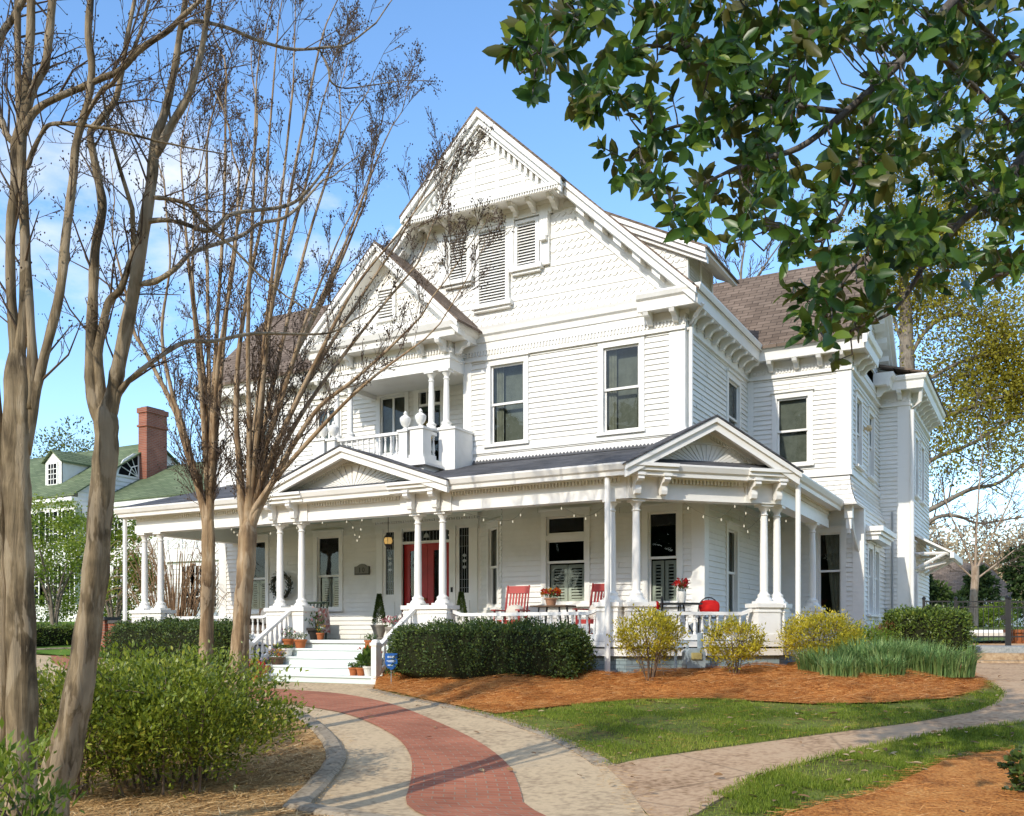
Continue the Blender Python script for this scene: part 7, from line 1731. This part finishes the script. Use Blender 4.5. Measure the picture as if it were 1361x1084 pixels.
# dormer
dx = on_y(71, NY + .9); dyf = NY + .9; zdb = ze + .6 * sl2; zdt = CAMZ + (HY - 614) * depth(dx, dyf) / FOC; zdp = CAMZ + (HY - 600) * depth(dx, dyf) / FOC
DW = W(0, dyf, 1, 0); mb = MB(); DW.prism(mb, [(dx - .62, zdb), (dx + .62, zdb), (dx + .62, zdt), (dx, zdp), (dx - .62, zdt)], -.05, 0); ls = dyf + (zdt - zdb) / sl2 + .2; mb.add([(dx + .62, dyf, zdb), (dx + .62, ls, zdt), (dx + .62, dyf, zdt)], [(0, 1, 2)]); W(dx + .62, 0, 0, 1).clap(mb, zdb, zdt, lambda z: (dyf, dyf + .05 + (zdt - zdb) / sl2 * (z - zdb) / (zdt - zdb) + .001) if False else (dyf + 0, dyf + 2.2), exp=.2, lip=.03) if False else None
mb.build('dormer', WHITE, NB); mb = MB()
lr = dyf + (zdp - zdb) / sl2 + .3
slab(mb, [(dx, dyf - .15, zdp + .1), (dx, lr, zdp + .1), (dx + .75, lr - .6, zdt + .02), (dx + .75, dyf - .15, zdt + .02)][::-1], .06); slab(mb, [(dx - .75, dyf - .15, zdt + .02), (dx - .75, lr - .6, zdt + .02), (dx, lr, zdp + .1), (dx, dyf - .15, zdp + .1)][::-1], .06); mb.build('dormer_roof', ROOFGY, NB)
nwin(DW, dx, zdb + .25, zdt - .1, .3, False)
# lower right wing with its own green roof, fretwork balustrade and french windows
wy = NY + 1.2; wx0, wx1 = nX1, nX1 + 13; zwe = CAMZ + (HY - 660) * depth(on_y(225, wy), wy) / FOC; zwr = CAMZ + (HY - 610) * depth(nX1 + 4, wy + 4) / FOC; NW = W(0, wy, 1, 0)
mb = MB(); NW.clap(mb, zg, zwe, (wx0, wx1), exp=.2, lip=.03); mb.build('wing_wall', WHITE, NB); mb = MB(); slab(mb, [(wx0, wy - .4, zwe), (wx1 + .3, wy - .4, zwe), (wx1 + .3, wy + 4, zwr), (wx0 + .0, wy + 4, zwr)], .08); mb.build('wing_roof', ROOFG, NB); mb = MB(); NW.box(mb, wx0, wx1, 0.02, .42, zwe - .3, zwe - .1); NW.box(mb, wx0, wx1, 0, .06, zwe - .6, zwe - .3); mb.build('wing_cornice', TRIM, NB)
for px in (143, 156): nwin(NW, on_y(px, wy), zwe - 2.2, zwe - 1.0, .36, False)
for px in (140, 160, 250, 268): nwin(NW, on_y(px, wy), zg + 1.1, zg + 3.0, .42, False)
xs0, xs1 = on_y(222, wy - 2.5), on_y(300, wy - 2.5); SWN = W(0, wy - 2.5, 1, 0); zb1 = CAMZ + (HY - 738) * depth(xs0, wy - 2.5) / FOC; zb0 = CAMZ + (HY - 716) * depth(xs0, wy - 2.5) / FOC
mb = MB(); SWN.clap(mb, zg, zb1, (xs0, xs1), exp=.2, lip=.03); mb.box(xs0, xs1, wy - 2.5, wy, zb1, zb1 + .15); SWN.box(mb, xs0 - .1, xs1, 0, .15, zb1 - .3, zb1); mb.build('sun_room', WHITE, NB)
for px in (252, 264, 280): nwin(SWN, on_y(px, wy - 2.5), zb1 - 2.2, zb1 - .5, .36, False)
mb = MB(); h_ = zb0 - zb1; SWN.box(mb, xs0, xs1, -.05, 0, zb1 + .15, zb1 + .2); SWN.box(mb, xs0, xs1, -.05, .01, zb0, zb0 + .08); n = int((xs1 - xs0) / .8)
for i in range(n):
    a = xs0 + i * (xs1 - xs0) / n; b = a + (xs1 - xs0) / n; SWN.box(mb, a - .04, a + .04, -.06, .015, zb1 + .15, zb0 + .1); z0_, z1_ = zb1 + .2, zb0; zm = (z0_ + z1_) / 2; am = (a + b) / 2
    for p, q in (((a, z0_), (b, z1_)), ((a, z1_), (b, z0_)), ((a, zm), (am, z1_)), ((am, z1_), (b, zm)), ((a, zm), (am, z0_)), ((am, z0_), (b, zm))): mb.tube([SWN.p(p[0], -.02, p[1]), SWN.p(q[0], -.02, q[1])], .025, 4)
mb.build('fretwork_balustrade', TRIM, NB)
# planting and lawn on the left
drape('neighbour_lawn', [(-60, 8), (-29.3, 8), (-28.7, 15), (-28.35, 18.4), (-28.1, 21.3), (-26.6, 22.1), (-22.6, 20.9), (-22, 29.5), (-60, 34)], groundmat('bright_lawn', [(.08, .15, .02), (.12, .22, .03), (.16, .26, .04)], 1, 20, .8, .02), .06, 1.2)
gl = 'leafy trees before the neighbour house'
def leafy_tree(label, px, D, w, h, n):
    x, y = gpt(px, D); z = terrain(x, y); g = Grower(kids=(3, 2), up=.2, wob=.25, pods=0, minr=.01, seg=.4); root = empty('leafy_tree', (x, y, z), 0, label, 'tree', gl)
    for k in range(4):
        a = k * 1.6 + .4; P = np.array([(x, y, z - .1), (x + .25 * math.cos(a), y + .25 * math.sin(a), z + h * .3), (x + w * .25 * math.cos(a), y + w * .25 * math.sin(a), z + h * .62)]); R = np.array([.07, .05, .025]); P, R = crom(P, R); t = Tubes(); t.add(P, R, 6); t.build('trunk', GBARK, root); g.spawn(P, R, 0, h * .35, .3, 5)
    g.twigs.build('branches', GBARK, root)['kind'] = 'stuff'
    u = unit(26) * rng.uniform(.3, 1, 26)[:, None] ** .4; C = u * np.array([w / 2, w / 2, h * .34]) + np.array([x, y, z + h * .64]); per = n // 26; P = np.repeat(C, per, 0) + rng.normal(size=(26 * per, 3)) * np.array([.24, .24, .16]); tn = np.clip(np.repeat(rng.normal(.55, .2, 26), per) + rng.normal(size=len(P)) * .15, 0, 1); simple_leaves('crown', P, nrm(rng.normal(size=P.shape) + np.array([0, 0, -.2])), unit(len(P)), np.full(len(P), .12), np.full(len(P), .065), LIME, root, tn)['kind'] = 'stuff'
leafy_tree('spreading light green small tree seen between the two leaning trunks', 72, 34, 4.1, 5.0, 5200); leafy_tree('fuller green small tree just left of the porch end', 152, 33, 3.6, 4.8, 6000); leafy_tree('green small tree seen behind the left edge trunk', 8, 36, 3.6, 4.6, 3600)
mass_tree('round_shrub', 'rounded green bush on the neighbour lawn', 97, 38, 2.7, 1.6, LIME, 2400, .12, 'shrub', None, None, False, 0, 7); mass_tree('round_shrub', 'yellow-green low bush behind the brick pier', 160, 36, 3.0, 1.6, LIME, 2200, .12, 'shrub', None, None, False, 0, 7)
x, y = gpt(66, 29.6); hedge('low_hedge', 'low clipped hedge edging the neighbour lawn', 'hedge', (-28.95, 19.4), (6.4, .9, .72), PI / 2, 11000, .07, BOX)
mass_tree('pine_tree', 'yellow-green pine top above the neighbour roof', 82, 62, 7, 13.2, leafmat('pine_foliage', [(.06, .08, .015), (.13, .15, .025), (.22, .22, .04)], .6, .2), 9000, .2, lobes=16)
# arching bare stems beside the left porch end
x, y = gpt(232, 27.5); root = empty('bare_arching_shrub', (x, y, terrain(x, y)), 0, 'tall tan thicket of bare arching stems beyond the left porch end', 'shrub'); t = Tubes()
for k in range(150):
    a = rng.uniform(0, 6.28); r0_ = rng.uniform(0, .7); b = np.array([x + math.cos(a) * r0_ * 1.5, y + math.sin(a) * r0_, terrain(x, y)]); h_ = rng.uniform(1.8, 3.6); o = np.array([math.cos(a), math.sin(a), 0]) * rng.uniform(.2, 1.1); t.add(crom(np.array([b, b + o * .35 + [0, 0, h_ * .6], b + o + [0, 0, h_], b + o * 1.7 + [0, 0, h_ * .86]]), np.ones(4), 3)[0], np.linspace(.014, .006, 10), 4)
t.build('stems', mat('tan_dry_stems', (.24, .15, .085), .85, .1, noise=(2, (.34, .23, .14), .4, .7)), root)
# brick pier and low wall
x, y = gpt(141, 31.5); z = terrain(x, y); root = empty('brick_pier', (x, y, z), 0, 'brick pier with low dark-coped wall beside the neighbour lawn', 'wall'); mb = MB(); mb.box(x - .26, x + .26, y - .26, y + .26, z - .2, z + 1.05); mb.box(x + .26, x + 1.6, y - .14, y + .14, z - .2, z + .95); mb.build('brickwork', CHIM, root); mb = MB(); mb.box(x - .32, x + .32, y - .32, y + .32, z + 1.05, z + 1.15); mb.box(x + .3, x + 1.7, y - .2, y + .2, z + .95, z + 1.04); mb.build('coping', mat('dark_coping', (.08, .075, .07), .8), root)
# ---------------- unseen trees added behind the viewer to darken the window reflections ----------------
for i, (x, y, w, h) in enumerate(((-30, -42, 16, 22), (-16, -45, 17, 24), (-3, -44, 17, 24), (11, -44, 17, 23), (25, -40, 16, 22), (36, -26, 15, 20), (42, -8, 14, 18), (44, 10, 14, 18), (-44, -38, 16, 22))):
    r_ = ray(CX); Dq = 1; root = empty('reflection_tree', (x, y, 0), 0, 'tall leafy unseen tree added behind the viewer for dark pane reflections', 'tree', 'unseen trees added for the pane reflections'); n = 9000; u = unit(n) * rng.uniform(.55, 1, n)[:, None]; P = u * np.array([w / 2, w / 2, h * .46]) + np.array([x, y, h * .52]); simple_leaves('crown', P, unit(n), unit(n), rng.uniform(.6, 1.2, n), rng.uniform(.4, .8, n), EVG, root)['kind'] = 'stuff'; mb = MB(); mb.tube([(x, y, -.1), (x, y, h * .6)], [.3, .15], 8); mb.build('trunk', GBARK, root, True)
# ---------------- camera, sun, sky ----------------
cam = bpy.data.cameras.new('camera'); co = bpy.data.objects.new('camera', cam); COL.objects.link(co)
co.location = (0, 0, CAMZ); co.rotation_euler = (PI / 2, 0, math.atan2(.4825, .8759))
cam.sensor_width = 36; cam.lens = FOC / 1361 * 36; cam.shift_y = (HY - 542) / 1361; cam.clip_end = 4000; cam.clip_start = .05
SC.camera = co
SUND = Vector((.10, 1.0, -.62)).normalized()
sl_ = bpy.data.lights.new('sun', 'SUN'); so = bpy.data.objects.new('sun', sl_); COL.objects.link(so)
sl_.energy = 3.1; sl_.angle = math.radians(.53); sl_.color = (1, .93, .81)
so.rotation_euler = SUND.to_track_quat('-Z', 'Y').to_euler(); so.location = (0, -20, 30)
wd = bpy.data.worlds.new('World'); SC.world = wd; wd.use_nodes = True
nt = wd.node_tree; N = nt.nodes.new; L = nt.links.new
bg = nt.nodes['Background']; bg.inputs['Strength'].default_value = .15
sky = N('ShaderNodeTexSky'); sky.sky_type = 'NISHITA'; sky.sun_disc = False
sky.sun_elevation = math.asin(-SUND.z); sky.sun_rotation = math.atan2(-SUND.x, -SUND.y)
sky.air_density = 1.0; sky.dust_density = .6; sky.ozone_density = 2.5
tc = N('ShaderNodeTexCoord'); mp = N('ShaderNodeMapping'); mp.inputs['Scale'].default_value = (1, 1, 2.2); mp.inputs['Location'].default_value = (.35, .2, .1)
nz = N('ShaderNodeTexNoise'); nz.inputs['Scale'].default_value = 2.6; nz.inputs['Detail'].default_value = 9; nz.inputs['Roughness'].default_value = .58
L(tc.outputs['Generated'], mp.inputs[0]); L(mp.outputs[0], nz.inputs['Vector'])
rp = N('ShaderNodeValToRGB'); rp.color_ramp.elements[0].position = .51; rp.color_ramp.elements[1].position = .68
L(nz.outputs['Fac'], rp.inputs[0])
mx = N('ShaderNodeMix'); mx.data_type = 'RGBA'; L(rp.outputs[0], mx.inputs[0]); mx.inputs[7].default_value = (7, 7, 6.9, 1)
hs = N('ShaderNodeHueSaturation'); hs.inputs['Saturation'].default_value = 1.12; hs.inputs['Value'].default_value = 1.85; L(sky.outputs[0], hs.inputs['Color']); L(hs.outputs[0], mx.inputs[6]); L(mx.outputs[2], bg.inputs[0])
SC.view_settings.view_transform = 'Standard'; SC.view_settings.look = 'None'; SC.view_settings.exposure = .22; SC.view_settings.gamma = 1
SC.cycles.max_bounces = 8; SC.cycles.diffuse_bounces = 4; SC.cycles.transparent_max_bounces = 12; SC.cycles.use_denoising = True
SC.cycles.caustics_reflective = False; SC.cycles.caustics_refractive = False
